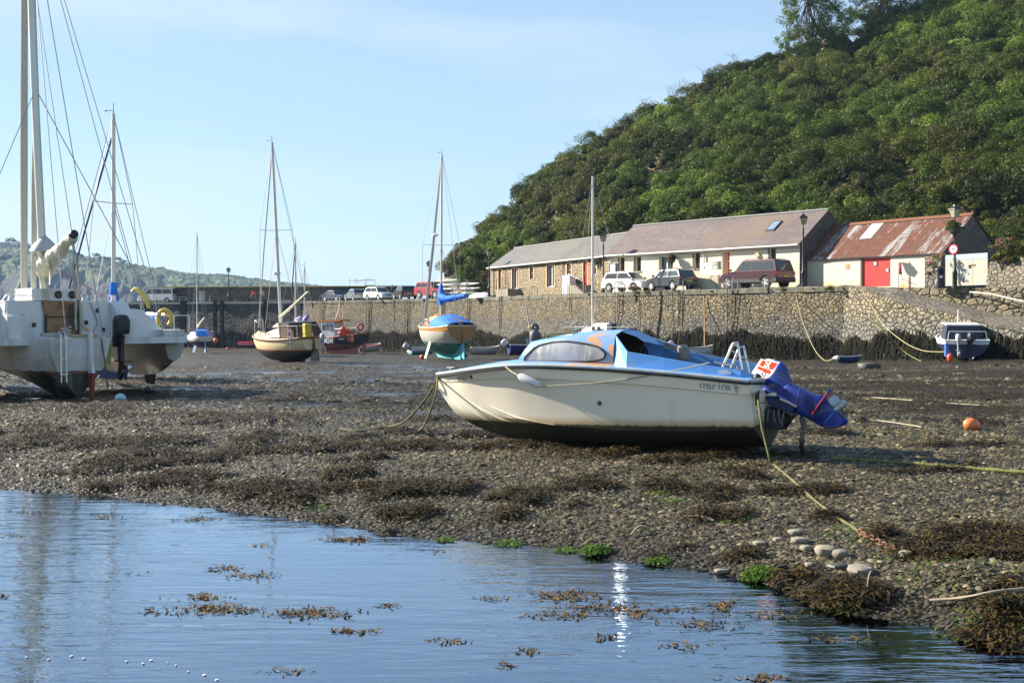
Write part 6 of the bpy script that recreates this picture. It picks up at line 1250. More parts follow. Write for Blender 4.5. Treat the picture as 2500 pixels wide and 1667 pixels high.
k_ = dinghy('inflatable_dinghy', 'small blue covered dinghy with ropes at the foot of the quay wall', 'dinghy', 2044, 59.5, R(-4), 1.25, .8, .34, mat('blue_hull', (.015, .05, .17), .5), mat('inner_navy', (.02, .03, .08), .6), seats=1, roll=R(-6)); 
for s in (-1, 1): MB().ball((-.05, s*.28, .26), .12, n=10).build('tube_end', white(), k_)
# red inflatable near the pier
p, a = place(582, 136, R(4)); ri = thing('inflatable_boat', 'red inflatable boat with white stripes at the pier foot', 'inflatable', p+Vector((0, 0, .35)), a)
q = MB()
for s in (-1, 1): q.tube([(0, s*.55, .3), (1.6, s*.55, .3), (2.3, s*.35, .36), (2.6, 0, .42)], [.24, .27, .24, .2], 10)
q.build('tube', mat('red_rubber', (.62, .03, .04), .5), ri, smooth=60); MB().box(0.1, 2.2, -.4, .4, .12, .2).build('floor', rubber(), ri); MB().box(.1, 1.9, -.83, -.80, .24, .32).build('stripe', white(), ri)
# cuddy boat at the right
p, a = place(2362, 54.3, R(78)); cbt = thing('cuddy_boat', 'navy boat with white gunwale and dark canopy and two outboards at the right', 'motor boat', p, a)
h = Hull([(0, .98, 1.02, .18, 1.7, 0), (1.3, 1.08, 1.05, .1, 1.6, 0), (2.8, 1.0, 1.15, .1, 1.5, 0), (4.2, .6, 1.25, .3, 1.3, .1), (5.0, .02, 1.35, .7, 1.1, .3)])
h.shell('hull', bands('hull_navy', [(0, (.35, .33, .28)), (.16, (.012, .018, .07)), (.80, (.012, .018, .07)), (.84, (.72, .72, .70))], .006), cbt); h.deck('deck', white(), cbt); h.rail('rubbing_strake', white(), cbt, .05)
cv = mat('navy_canvas', (.012, .016, .04), .8, .2)
q = MB(); q.loft([[(x, y*w_, z) for y, z in ((-1, 1.0), (-.86, z1_), (.86, z1_), (1, 1.0))] for x, w_, z1_ in ((1.0, .86, 1.72), (2.6, .82, 1.8), (3.3, .6, 1.3))], closed=True); q.build('canopy', cv, cbt)
MB().loft([[(x, -.8, z) for x, z in ((.95, 1.72), (2.7, 1.82), (2.7, 1.87), (.95, 1.78))], [(x, .8, z) for x, z in ((.95, 1.72), (2.7, 1.82), (2.7, 1.87), (.95, 1.78))]]).build('roof_edge', white(), cbt)
MB().tube([(2.0, .1, 1.8), (1.95, .1, 2.5)], .035, 6).build('aerial_mast', mat('pale_pole', (.62, .55, .45)), cbt)
q = MB(); 
for s in (-1, 1): q.tube([(.05, s*.9, 1.0), (.05, s*.82, 1.45)], .025, 5)
q.tube([(.05, -.82, 1.45), (.05, .82, 1.45)], .02, 5); q.build('stern_rail', alu(), cbt)
MB().box(-.02, .0, -.9, -.45, .82, 1.08).build('name_panel', mat('panel_cyan', (.45, .62, .68), .5, .2, 30), cbt)
outboard(cbt, -.12, .45, 1.0, .8, mat('outboard_grey', (.42, .44, .48))); outboard(cbt, -.15, -.1, .95, 1.1, blackm())
for k, (px, py, lab) in enumerate(((2311, 866, 'blue and white fender at the port quarter of the navy boat'),)):
    o = MB().tube([(0, 0, -.3), (0, 0, .3)], .1, 10).build('fender', mat('fender_blue', (.05, .15, .5), .5), smooth=60); o.location = at(px, py-12, 53.9); tag(o, lab, 'fender')
o = MB().lathe([(.02, -.2), (.1, -.1), (.15, .05), (.1, .17), (.03, .22)], 12).build('mooring_buoy', ob, smooth=60); o.location = at(2319, 874, 53.6); tag(o, 'red pear shaped buoy hanging at the stern of the navy boat', 'buoy')
dinghy('motor_dinghy', 'white boat whose tip shows at the right edge of the picture', 'dinghy', 2497, 55, R(20), 3.2, 1.5, .95, white(), mat('inner_white', (.6, .6, .58)), dz=.4)
# loose buoys on the mud
def buoy(lab, px, py, r, m, d=None, elong=1.):
    p = on_ground(px, py) if d is None else None
    o = MB().ball((0, 0, 0), r*elong, r, r*.95, 20).tube([(r*elong*.9, 0, 0), (r*elong*1.2, 0, -.01)], r*.16, 8).build('mooring_buoy', m, smooth=60); o.location = p+Vector((0, 0, r*.72)); o.rotation_euler = (0, R(12), 0); tag(o, lab, 'buoy'); return o
buoy('pale blue round buoy on the mud beside the trimaran keel', 294, 983, .125, mat('pale_buoy', (.36, .58, .62), .5, .08, dirt=(.2, .25, .15), dirt_amt=.2))
buoy('orange pear shaped buoy on the shingle at the right', 2372, 1048, .105, mat('orange_pear', (.80, .20, .06), .4, .1, dirt=(.4, .2, .08), dirt_amt=.2), elong=1.25)
buoy('small orange ball on the mud between pier and small white yacht', 556, 853, .17, ob)
buoy('red ball half hidden beside the left leg of the clinker yacht', 1031, 876, .17, ob)
# ================================================================ TRIMARAN
tx, ty = gx(196, 27), 27.; tz = .045
tri = thing('trimaran', 'white trimaran with ply companionway board and dark bottom on the left', 'trimaran', (tx, ty, tz), R(135))
wh_ = mat('tri_white', (.66, .67, .66), .4, .07, 1.2, dirt=(.36, .33, .26), dirt_amt=.2, streak=True)
hb_m = bands('tri_hull', [(0, (.020, .020, .016)), (.60, (.14, .04, .03)), (.67, (.60, .59, .55)), (1.0, (.66, .66, .64))], .02, .45, .15, 2, dirt=(.30, .26, .18), dirt_amt=.3)
def chine_hull(name, secs, m, root, dx=0, dy=0, sub=5):
    """secs: (x, [(half y, z) sheer..keel])"""
    q = MB(); A = np.array([[(x, y, z) for y, z in pr] for x, pr in secs]); rings = []
    N = (len(secs)-1)*sub
    for i in range(N+1):
        row = interp_st(A.reshape(len(secs), -1), i/N).reshape(-1, 3); row[:, 1] = np.maximum(row[:, 1], 0)
        rings.append([(x+dx, y+dy, z) for x, y, z in row]+[(x+dx, -y+dy, z) for x, y, z in row[::-1][1:]])
    q.loft(rings, closed=False); q.add(rings[0], [tuple(range(len(rings[0])))]); return q.build(name, m, root, smooth=28)
chine_hull('main_hull', [(0, [(.76, 1.42), (.66, 1.0), (.54, .66), (.05, .02)]), (1.2, [(.98, 1.42), (.93, 1.0), (.84, .66), (.06, .03)]), (3.4, [(1.1, 1.42), (1.05, 1.0), (.93, .72), (.06, .42)]), (6, [(.8, 1.5), (.72, 1.1), (.6, .85), (.05, .6)]), (8.4, [(.04, 1.8), (.03, 1.3), (.02, .9), (.0, .5)])], hb_m, tri)
am = bands('tri_float', [(0, (.018, .018, .015)), (.66, (.42, .20, .10)), (.70, (.40, .39, .34)), (1.45, (.68, .69, .68))], .015, .45, .15, 2, dirt=(.22, .2, .15), dirt_amt=.35)  # grey middle band is shade under the wing deck, put into the colour
for s in (-1, 1):
    chine_hull('float_hull', [(0, [(.30, 1.60), (.26, 1.15), (.16, .86), (.02, .78)]), (.9, [(.40, 1.60), (.38, 1.15), (.30, .78), (.04, .42)]), (2.6, [(.44, 1.6), (.42, 1.15), (.34, .76), (.04, .36)]), (4.4, [(.3, 1.65), (.26, 1.2), (.2, .8), (.03, .5)]), (6.0, [(.03, 1.8), (.02, 1.4), (.01, 1.0), (0, .8)])], am, tri, 1.15, s*3.05, 5)
    MB().prism([(2.2, .55), (2.75, .5), (2.6, .16), (2.3, .14)], 'y', s*3.05-.05, s*3.05+.05).build('float_skeg', mat('dark_antifoul', (.02, .02, .018)), tri)
MB().box(.75, 4.8, -3.2, 3.2, 1.27, 1.43).build('wing_deck', wh_, tri)
MB().rbox(.05, .95, -.72, .72, 1.38, 1.47, .03).build('aft_deck', wh_, tri)
# cabin with sloping sides
q = MB(); q.loft([[(x, s*w_, z) for s, w_, z in ((-1, wb, 1.43), (-1, wt, zt), (1, wt, zt), (1, wb, 1.43))] for x, wb, wt, zt in ((1.15, 1.38, 1.28, 2.32), (3.4, 1.3, 1.1, 2.35), (4.6, 1.0, .8, 1.7))]); cabn = q.build('cabin', wh_, tri)
for s in (-1, 1):
    q = MB(); q.loft([[(x, s*1.36, 1.43), (x, s*1.28, zt), (x, s*2.35, zt-.10), (x, s*3.1, 1.43)] for x, zt in ((1.5, 2.22), (3.4, 2.2), (4.4, 1.6))]); q.build('wing_cabin', wh_, tri)
    q = MB(); q.loft([[(.85, y, 1.43) , (.85, y, 1.95), (1.14, y, 2.05), (1.14, y, 1.43)] for y in (s*1.0, s*1.36)] if s > 0 else [[(.72, y, 1.43), (.72, y, 1.9), (1.14, y, 2.34), (1.14, y, 1.43)] for y in (-1.30, -1.72)]); q.build('cockpit_locker', wh_, tri)
ply = mat('plywood_board', (.30, .17, .08), .7, .35, 3, dirt=(.10, .06, .04), dirt_amt=.3)
q = MB(); q.loft([[(x, .30, 1.5), (x, .44, 2.32), (x, -.42, 2.32), (x, -.42, 1.5)] for x in (1.10, 1.145)]); bd = q.build('companionway_board', ply, tri)
MB().box(1.085, 1.099, -.42, .36, 1.92, 1.95).build('board_joint', mat('dark_gap', (.03, .02, .015), .8), bd)
fr_ = MB(); fr_.box(1.08, 1.11, .33, .39, 1.48, 2.0); fr_.box(1.07, 1.12, -.47, -.42, 1.47, 2.36); fr_.build('hatch_frame', mat('dark_trim', (.03, .03, .035), .6), tri)
hbx = MB().rbox(1.25, 2.3, -.45, .62, 2.33, 2.62, .02).build('hatch_garage', wh_, tri)
for y in (-.02, -.36): v_ = MB().torus((1.235, y, 2.48), .075, .025, axis='x').build('vent', blackm(), hbx); MB().lathe([(.06, -.01), (.06, .01)], 12, (1.24, y, 2.48), axis='x').build('vent_face', mat('vent_grey', (.05, .05, .055), .4), v_)
for y in (1.05, -.75, -1.5): wn = MB().lathe([(.085, 0), (.07, .04), (.06, .1), (.08, .13), (.08, .16)], 14, (1.4, y, 2.33)).build('winch', alu(), tri, smooth=40)
MB().box(.02, .12, -.45, .2, 1.47, 1.53).build('plank', mat('pale_plank', (.50, .36, .2), .7), tri)
q = MB()
for y_ in (1.3, 1.9, 2.6): q.tube([(1.0, y_, 1.43), (1.0, y_, 2.3 if y_ < 1.5 else 2.0)], .014, 5)
q.tube([(1.0, 1.3, 2.3), (1.0, 2.6, 2.0), (3.0, 3.0, 2.0)], .014, 5); q.tube([(1.2, .6, 2.45), (1.2, 1.25, 2.45), (1.2, 1.35, 2.3)], .014, 5); q.build('guard_rail', alu(), tri)
for y_, z_ in ((.62, 1.75), (-.66, 1.8), (.95, 1.95), (-.95, 2.1), (-1.1, 1.62)): MB().rbox(1.10, 1.152, y_-.04, y_+.04, z_-.05, z_+.05, .01).build('fitting', blackm(), tri)
q = MB()
for k in range(5): q.tube([(1.08, -.22-.04*k, 2.25), (1.05, -.20-.045*k, 1.9-.02*k), (1.07, -.19-.05*k, 1.55+.05*k)], .016, 5)
q.build('halyard_bundle', mat('dark_rope', (.10, .09, .07), .9), tri)
MB().tube([(1.12, -.75, 2.3), (1.11, -.95, 1.8), (1.1, -.8, 1.5), (1.1, -.6, 1.5)], .009, 5).build('hanging_line', mat('dark_rope', (.1, .09, .07)), tri); MB().rbox(.3, .7, .3, .66, 1.47, 1.56, .02).build('deck_box', mat('deck_box_grey', (.4, .4, .36), .7, .2), tri)
# rudder, tiller, ladder, brackets
MB().prism([(-.02, 1.62), (-.14, 1.6), (-.2, .8), (-.28, .62), (-.03, .62)], 'y', -.24, -.17).build('rudder_stock', wh_, tri); MB().prism([(-.05, .615), (-.26, .615), (-.24, -.02), (-.1, -.05)], 'y', -.235, -.175).build('rudder_blade', mat('red_oxide', (.22, .05, .03), .7, .2), tri)
MB().tube([(-.1, -.205, 1.58), (.25, -.15, 1.74)], [.04, .025], 6).build('tiller', varn, tri)
q = MB()
for y in (.52, .40): q.tube([(.05, y, 1.45), (-.03, y, 1.6), (-.13, y, 1.5), (-.17, y, .42)], .016, 6)
lad = q.build('boarding_ladder', alu(), tri)
for z in (1.3, .95, .6): MB().box(-.20, -.13, .38, .54, z, z+.025).build('ladder_step', wh_, lad)
outboard(tri, .12, -1.02, 1.50, 1.15, blackm()); MB().box(.1, .8, -1.1, -.94, 1.3, 1.42).build('motor_bracket', wh_, tri)
MB().box(1.0, 1.04, -1.25, -.95, .75, 1.28).build('spare_blade', mat('yellow_green', (.36, .38, .10), .6, .2), tri)
# masts, furled sails, boom
mm = mat('mast_silver', (.60, .58, .50), .35, .05, 1, metal=.4); tm_ = MB().tube([(2.0, 0, 2.35), (2.25, .12, 7.), (2.5, .25, 13.)], [.095, .09, .075], 10, flat=1.3).build('mast', mm, tri, smooth=60)
MB().tube([(2.03, -.1, 2.5), (2.27, .02, 7), (2.5, .15, 13)], .012, 5).build('sail_track', blackm(), tm_)
fs_ = mat('furled_cloth', (.46, .44, .38), .9, .12, 5, bump=.5)
MB().tube([(3.1, .06, 2.35), (3.12, .06, 6), (3.1, .05, 13)], [.085, .10, .08], 8).build('furled_sail', fs_, tri, smooth=60); MB().tube([(2.62, .02, 2.4), (2.5, .05, 5.5), (2.28, .1, 7.6)], [.07, .075, .035], 8).build('furled_sail', fs_, tri, smooth=60)
bc = MB(); A_ = np.array([(2.1, 0, 3.1), (1.9, 0, 3.2), (1.5, 0, 3.4), (1.0, 0, 3.6), (.38, 0, 3.87)]); rr_ = []
for i in range(41):
    f = i/40; c = interp_st(A_, f); r0 = np.interp(f, [0, .15, .3, .6, 1], [.13, .27, .22, .17, .11])
    rr_.append([(c[0]+.3*r0*math.sin(a)*1, c[1]+r0*math.cos(a)*(1+.12*math.sin(i*1.3+2*a)), c[2]+r0*math.sin(a)*(1+.14*math.sin(i*.9+3*a))-(.05*math.sin(i*.7) if math.sin(a) < 0 else 0)) for a in np.linspace(0, 2*math.pi, 14, endpoint=False)])
bc.loft(rr_).build('boom_cover', creamc, tri, smooth=50); MB().tube([(.42, 0, 3.87), (.3, 0, 3.92)], [.1, .1], 8).build('boom_end', blackm(), tri)
q = MB(); 
for k in range(9): x = 1.95-.06*k; q.add([(x, -.13+.03*k, 3.3), (x-.1, -.06+.03*k, 3.3), (x-.08, -.08+.025*k, 2.75+.08*(k % 3)), (x-.02, -.11+.03*k, 2.7+.1*(k % 2))], [(0, 1, 2, 3)])
q.build('loose_cloth', creamc, tri); q = MB(); q.lathe([(.36, 0), (.35, .04), (.26, .18), (.12, .32), (.03, .4)], 14, (2.0, 0, 3.55)); q.build('mast_hood', mat('hood_grey', (.42, .44, .44), .6, .1, 4), tri, smooth=60)
MB().ball((2.05, .05, 3.15), .11, .11, .09, 10).build('float_block', mat('yellow_foam', (.72, .50, .10)), tri, smooth=60)
wires(tri, [((2.5, .25, 13), (.1, -.6, 1.5)), ((2.5, .25, 13), (.1, .3, 1.5)), ((2.5, .25, 13), (1.6, -3.0, 1.5)), ((2.5, .25, 13), (2.6, -3.1, 1.6)), ((2.25, .12, 7.6), (1.2, -2.9, 1.5)), ((2.25, .12, 7.6), (1.2, 2.9, 1.5)), ((.4, 0, 3.85), (.3, -.25, 1.6)), ((.45, 0, 3.9), (2.4, .2, 11))], .011)
wires(tri, [((3.38, .0, 3.0), (1.3, 1.05, 2.4)), ((2.6, .0, 3.6), (1.35, .3, 2.4))], .016, 'sheet', rope()); wires(tri, [((1.6, -.1, 3.1), (1.3, -1.4, 2.35))], .014, 'sheet', mat('pink_rope', (.55, .25, .22), .8))
q = MB(); pr = [(.42-.02*k, -.02*math.sin(k), 3.8-.18*k) for k in range(13)]; q.tube(pr, [.02+.014*(k % 2) for k in range(13)], 5); q.tube([(.38, -.1, 3.4), (.4, -.16, 2.4), (.36, -.2, 1.6)], .02, 5); q.build('mainsheet', rope(), tri)
q = MB(); q.tube([(.2+.05*math.cos(t*1.0), .25+.12*math.sin(t), 1.5+.012*t) for t in np.linspace(0, 18, 50)], .014, 4); q.tube([(.15, .5, 1.5), (.1, .2, 1.5), (.15, -.1, 1.5), (.1, -.5, 1.49), (.2, -.7, 1.49)], .016, 4); o = q.build('rope_coil', mat('white_rope', (.55, .53, .48), .9)); o.matrix_world = Matrix.Translation((tx, ty, tz)) @ Matrix.Rotation(R(135), 4, 'Z'); tag(o, 'tangled pale rope lying on the aft deck of the trimaran', 'rope')
q = MB(); q.tube([(.02, -.52, 1.45), (-.1, -.55, .9), (-.2, -.6, .1)], .016, 5); o = q.build('mooring_rope', mat('dark_rope', (.10, .09, .07), .9)); o.matrix_world = Matrix.Translation((tx, ty, tz)) @ Matrix.Rotation(R(135), 4, 'Z'); tag(o, 'dark rope hanging from the trimaran transom to the mud', 'rope')
a_ = at(24, 852, 30); b_ = on_ground(-40, 905); o = MB().tube([at(38, 842, 31.5), at(14, 885, 31), b_], .03, 6).build('mooring_rope', mat('green_rope', (.06, .22, .16), .9)); tag(o, 'green rope running from under the trimaran to the left edge', 'rope')
# ================================================================ FOREGROUND MOTOR BOAT
A0 = R(27); BX, BY, BZ = 3.244, 14.44, .29
mb_ = thing('cabin_cruiser', 'cream hulled cabin motor boat with peeling blue cabin in the foreground', 'motor boat', (BX, BY, BZ)); mb_.rotation_euler = (R(-.6), R(2), math.pi-A0)
MW = Matrix.Translation((BX, BY, BZ)) @ mb_.rotation_euler.to_matrix().to_4x4()
def proj(v): w_ = MW @ Vector(v); return 1250+w_.x/w_.y*F, HZ-(w_.z-E)/w_.y*F
def pxy(px, py, y):    # boat point at sideways position y behind a pixel
    k = (px-1250)/F; xw, yw = BX-math.sin(A0)*y, BY-math.cos(A0)*y; x = (xw-k*yw)/(math.cos(A0)+k*math.sin(A0)); Y = yw+math.sin(A0)*x; z = E-(py-HZ)/F*Y-BZ+.035*x; return Vector((x, y, z))
SEC = [(0, [(.83, .94), (.815, .775), (.785, .765), (.75, .37), (.02, .07)]), (1.0, [(.87, 1.055), (.85, .88), (.815, .868), (.77, .34), (.02, .03)]), (2.1, [(.87, 1.145), (.845, .965), (.812, .953), (.73, .36), (.02, .02)]),
       (3.2, [(.77, 1.178), (.72, 1.01), (.69, .998), (.54, .43), (.02, .06)]), (4.05, [(.50, 1.115), (.43, .97), (.408, .958), (.25, .54), (.015, .24)]), (4.55, [(.20, 1.065), (.15, .93), (.14, .92), (.08, .68), (.008, .50)]), (4.8, [(.02, 1.04), (.015, .92), (.012, .91), (.008, .86), (.004, .82)])]
AS = np.array([[(y, z) for y, z in pr] for x, pr in SEC]).reshape(len(SEC), -1); XS = [s[0] for s in SEC]
def catx(x):     # section at station x (smooth along the boat)
    x = min(max(x, 0), 4.8); i = max(0, min(len(XS)-2, int(np.searchsorted(XS, x, 'right'))-1)); x0, x1 = XS[i], XS[i+1]; f = (x-x0)/(x1-x0)
    m = lambda j: (AS[min(j+1, len(XS)-1)]-AS[max(j-1, 0)])/(XS[min(j+1, len(XS)-1)]-XS[max(j-1, 0)])*(x1-x0)
    p0, p1, m0, m1 = AS[i], AS[i+1], m(i), m(i+1); r = (2*f**3-3*f**2+1)*p0+(f**3-2*f**2+f)*m0+(-2*f**3+3*f**2)*p1+(f**3-f**2)*m1
    r = r.reshape(-1, 2); r[:, 0] = np.maximum(r[:, 0], .004); return r
def hpt(x, j, side=1, off=0):   # j: 0 sheer .. 4 keel, fractional
    r = catx(x); i = min(3, int(j)); f = j-i; y = r[i, 0]*(1-f)+r[i+1, 0]*f; z = r[i, 1]*(1-f)+r[i+1, 1]*f; d = r[i+1]-r[i]; n_ = Vector((0, -d[1], d[0])).normalized()
    if i == 3: y += .035*math.sin(math.pi*f); z -= 0
    return Vector((x, side*(y+n_.y*off), z+n_.z*off))
xs = np.linspace(0, 4.8, 61); jj = [0, .5, 1, 2, 2.25, 2.5, 2.75, 3, 3.2, 3.4, 3.6, 3.8, 4]
q = MB(); rings = [[hpt(x, j) for j in jj]+[hpt(x, j, -1) for j in jj[::-1]] for x in xs]; q.loft(rings, closed=False)
hm_, n, b = _new('cruiser_gelcoat'); vec = _obj(n); sp = n.nodes.new('ShaderNodeSeparateXYZ'); n.links.new(vec, sp.inputs[0])
zz = _math(n, 'ADD', sp.outputs['Z'], _mr(n, _noise(n, 9, 6, _obj(n, (1, 1, .3)), 0, .7), .3, .7, -.012, .012)); zz = _math(n, 'SUBTRACT', zz, _math(n, 'MULTIPLY', _mr(n, sp.outputs['X'], 2.2, 4.2), -.0))
c = _mix(n, _noise(n, .8, 5, vec), (.84, .76, .61), (.88, .80, .66)); c = _mix(n, _mr(n, _noise(n, 2.2, 7, _obj(n, (1, 1, .22)), .3, .7), .55, .72, 0, .35), c, (.46, .37, .24))
c = _mix(n, _mr(n, zz, .50, .40), c, (.50, .36, .17)); c = _mix(n, _mr(n, zz, .405, .385), c, _mix(n, _noise(n, 5, 6, vec), (.012, .012, .008), (.05, .048, .022)))
n.links.new(c, b.inputs['Base Color']); n.links.new(_mr(n, zz, .38, .41, .95, .3), b.inputs['Roughness']); b.inputs['Coat Weight'].default_value = .15
_bump(n, b, _noise(n, 1.5, 3, vec), .15, .05)
hullo = q.build('hull', hm_, mb_, smooth=24)
# transom with motor cut-out
q = MB(); T = [(y, z) for y, z in catx(0)]; tz_ = [(.83, .94), (.34, .93), (.26, .80), (-.26, .80), (-.34, .93), (-.83, .94)]
lo = [(-.795, .765), (-.75, .37), (-.36, .19), (-.02, .07), (.02, .07), (.36, .19), (.75, .37), (.795, .765)]
q.loft([[(x, y, z) for y, z in tz_+lo] for x in (-.012, .04)]); q.build('transom', hm_, mb_)
blue, n, b = _new('peeling_blue_paint'); vec = _obj(n); sp = n.nodes.new('ShaderNodeSeparateXYZ'); n.links.new(vec, sp.inputs[0])
cb_ = _mix(n, _noise(n, 1.5, 6, vec), (.13, .30, .60), (.20, .38, .66)); 
pk = _math(n, 'ADD', _noise(n, 3.2, 8, _obj(n, (1, 1, .8)), .8, .72), _mr(n, _math(n, 'ABSOLUTE', _math(n, 'SUBTRACT', sp.outputs['X'], 2.1)), 0, .55, .14, -.02)); pk = _math(n, 'ADD', pk, _mr(n, sp.outputs['Z'], 1.12, 1.25, .12, 0)); pk = _math(n, 'SUBTRACT', pk, _mr(n, sp.outputs['X'], 1.85, 1.6, 0, .3)); pk = _math(n, 'SUBTRACT', pk, _mr(n, _math(n, 'ABSOLUTE', sp.outputs['Y']), .4, .15, 0, .12))
c = _mix(n, _mr(n, pk, .60, .625), cb_, _mix(n, _noise(n, 6, 5, vec), (.62, .27, .08), (.50, .30, .16)))
c = _mix(n, _mr(n, _noise(n, 7, 7, _obj(n, (1.6, 1.6, .15)), 0, .75), .62, .70, 0, .5), c, (.55, .55, .52)); c = _mix(n, _mr(n, _noise(n, 26, 4, vec), .68, .72, 0, .6), c, (.12, .10, .08))
n.links.new(c, b.inputs['Base Color']); b.inputs['Roughness'].default_value = .42; _bump(n, b, _mr(n, pk, .60, .63), -.3, .01)
blue2 = mat('clean_blue_paint', (.12, .32, .68), .32, .08, 2, dirt=(.35, .36, .30), dirt_amt=.12)
# foredeck, side decks, gunwale
q = MB(); rows = []
for x in np.linspace(1.6, 4.78, 24): r = catx(x)[0]; rows.append([(x, r[0]*f, r[1]+.015+.05*(1-f*f)*min(1, (4.8-x))) for f in (1, .7, .35, 0, -.35, -.7, -1)])
q.loft(rows, closed=False); q.build('foredeck', blue, mb_, smooth=40)
q = MB()
for s in (-1, 1):
    rows = []
    for x in np.linspace(0, 1.62, 12): r = catx(x)[0]; rows.append([(x, s*r[0], r[1]+.015), (x, s*(r[0]-.14), r[1]+.03)])
    q.loft(rows, closed=False)
q.build('side_deck', blue2, mb_)
q = MB(); q2 = MB()
for s in (-1, 1): q.tube([hpt(x, 0, s, .012)+Vector((0, 0, .004)) for x in xs], .026, 8); q2.tube([hpt(x, 0, s, .014)+Vector((0, 0, -.026)) for x in xs], .017, 6)
q.tube([hpt(0, 0, 1, .01), Vector((-.03, .34, .93))], .026, 8); q.tube([hpt(0, 0, -1, .01), Vector((-.03, -.34, .93))], .026, 8)
q.build('gunwale', mat('gunwale_grey_blue', (.26, .36, .46), .5, .25, 6, dirt=(.50, .42, .34), dirt_amt=.4), mb_, smooth=60); q2.tube([hpt(0, 0, 1, .012)+Vector((-.01, 0, -.02)), Vector((-.035, .0, .86)), hpt(0, 0, -1, .012)+Vector((-.01, 0, -.02))], .017, 6); q2.build('rubbing_strake', mat('strake_black', (.025, .025, .022), .8, .4, 8), mb_, smooth=60)
# spray rails low at the bow
q = MB()
for pts in ([(4.58, 2.55), (4.35, 2.95), (4.05, 3.25), (3.7, 3.5)], [(4.25, 2.65), (3.95, 2.92), (3.6, 3.12), (3.2, 3.2)], [(3.75, 2.75), (3.3, 2.95), (2.7, 3.02), (1.8, 3.02), (.8, 3.01), (0.02, 3.0)]):
    P_ = [hpt(x, j, 1, .0) for x, j in pts]; P2 = [hpt(x, j, -1, .0) for x, j in pts]; rr = [.006]+[.016]*(len(pts)-2)+[.010]
    q.tube(P_, rr, 6); q.tube(P2, rr, 6)
q.build('spray_rail', hm_, mb_, smooth=70)
# cabin
def dk(x): return catx(x)[0][1]+.03
cs = {}
CBT = [(3.30, .44), (2.6, .57), (1.82, .62)]; CTP = [(3.08, .34, 1.465), (2.5, .45, 1.525), (1.82, .50, 1.535)]
def side(s, w_):    # s 0 front..1 rear, w 0 bottom..1 top
    xb = np.interp(s, [0, .45, 1], [3.30, 2.6, 1.82]); yb = np.interp(s, [0, .45, 1], [.44, .57, .62]); xt = np.interp(s, [0, .45, 1], [3.12, 2.52, 1.82]); yt = np.interp(s, [0, .45, 1], [.34, .46, .505]); zt = np.interp(s, [0, .45, 1], [1.475, 1.52, 1.535])
    zb_ = dk(xb); return Vector((xb+(xt-xb)*w_, yb+(yt-yb)*w_+.03*math.sin(math.pi*w_), zb_+(zt-zb_)*w_))
S_ = np.linspace(0, 1, 13); W_ = np.linspace(0, 1, 7); 
q = MB()
for sd in (1, -1): q.loft([[Vector((v.x, sd*v.y, v.z)) for v in (side(s, w_) for w_ in W_)] for s in S_], closed=False)
q.loft([[Vector((side(0, w_).x+.04*(1-f*f), side(0, w_).y*f, side(0, w_).z)) for f in (1, .5, 0, -.5, -1)] for w_ in W_], closed=False)      # front face
q.loft([[Vector((side(s, 1).x, side(s, 1).y*f, side(s, 1).z+.07*(1-f*f)*min(1, .3+s*2))) for f in (1, .9, .5, 0, -.5, -.9, -1)] for s in S_], closed=False)   # roof
cabn = q.build('cabin', blue, mb_, smooth=35)
q = MB(); sh_in = lambda v, sd, k=.93: Vector((v.x, sd*(v.y-.03), v.z-.035))
for sd in (1, -1): q.loft([[sh_in(side(s, w_), sd) for w_ in W_] for s in S_], closed=False)
q.loft([[Vector((side(s, 1).x, (side(s, 1).y-.03)*f, side(s, 1).z-.035+.06*(1-f*f))) for f in (1, .5, 0, -.5, -1)] for s in S_], closed=False)
q.build('cabin_lining', mat('lining_brown', (.07, .045, .035), .8, .3), cabn)
# bright flared panels and cockpit coamings
q = MB()
for sd in (1, -1):
    a = side(1, 0); b_ = side(1, 1); Cc = [Vector((1.585, .755, dk(1.585))), Vector((1.585, .715, 1.325))]
    f = [Vector((v.x, sd*v.y, v.z)) for v in (a, Cc[0], Cc[1], b_)]; g_ = [v-Vector((0, sd*.03, 0)) for v in f]; q.loft([f, g_])
    rows = []
    for x, zt in ((1.585, 1.325), (1.1, 1.235), (.6, 1.14), (.14, 1.06), (.03, .985)):
        yb = catx(x)[0][0]-.115; rows.append([Vector((x, sd*(yb), dk(x)-.01)), Vector((x, sd*(yb-.04), zt)), Vector((x, sd*(yb-.085), zt)), Vector((x, sd*(yb-.06), dk(x)-.35))])
    q.loft(rows)
q.build('coaming', blue2, mb_)
q = MB(); q.loft([[Vector((1.84, y, 1.555+.05*(1-(y/.5)**2))) for y in np.linspace(.30, -.50, 7)], [Vector((1.66-.06*k/6, .16-.86*k/6, 1.50-.10*k/6)) for k in range(7)], [Vector((1.60-.08*k/6, .10-.83*k/6, 1.44-.11*k/6)) for k in range(7)]], closed=False); q.build('canopy_strip', blue2, cabn, smooth=60)
q = MB(); q.box(0.04, 1.9, -.68, .68, .38, .42); q.box(.04, .12, -.70, .70, .42, .80); q.build('cockpit_floor', mat('floor_grey', (.20, .19, .17), .9, .3), mb_)
MB().rbox(.45, .9, -.62, -.2, .42, .8, .03).build('seat', mat('seat_brown', (.12, .05, .03), .8), mb_); MB().torus((1.74, -.28, 1.2), .16, .016, axis='x').build('steering_wheel', blackm(), mb_)
MB().rbox(1.2, 1.3, -.62, -.36, 1.15, 1.36, .03).build('head_rest', mat('grey_vinyl', (.16, .17, .16), .7), mb_); MB().tube([(1.8, -.5, 1.5), (1.2, -.66, 1.28)], .02, 6).build('window_frame_bar', alu(), mb_)
MB().prism([(1.78, 1.49), (1.3, 1.31), (1.25, 1.24), (1.74, 1.38)], 'y', -.655, -.64).build('screen', mat('grubby_perspex', (.25, .25, .24), .3), mb_)
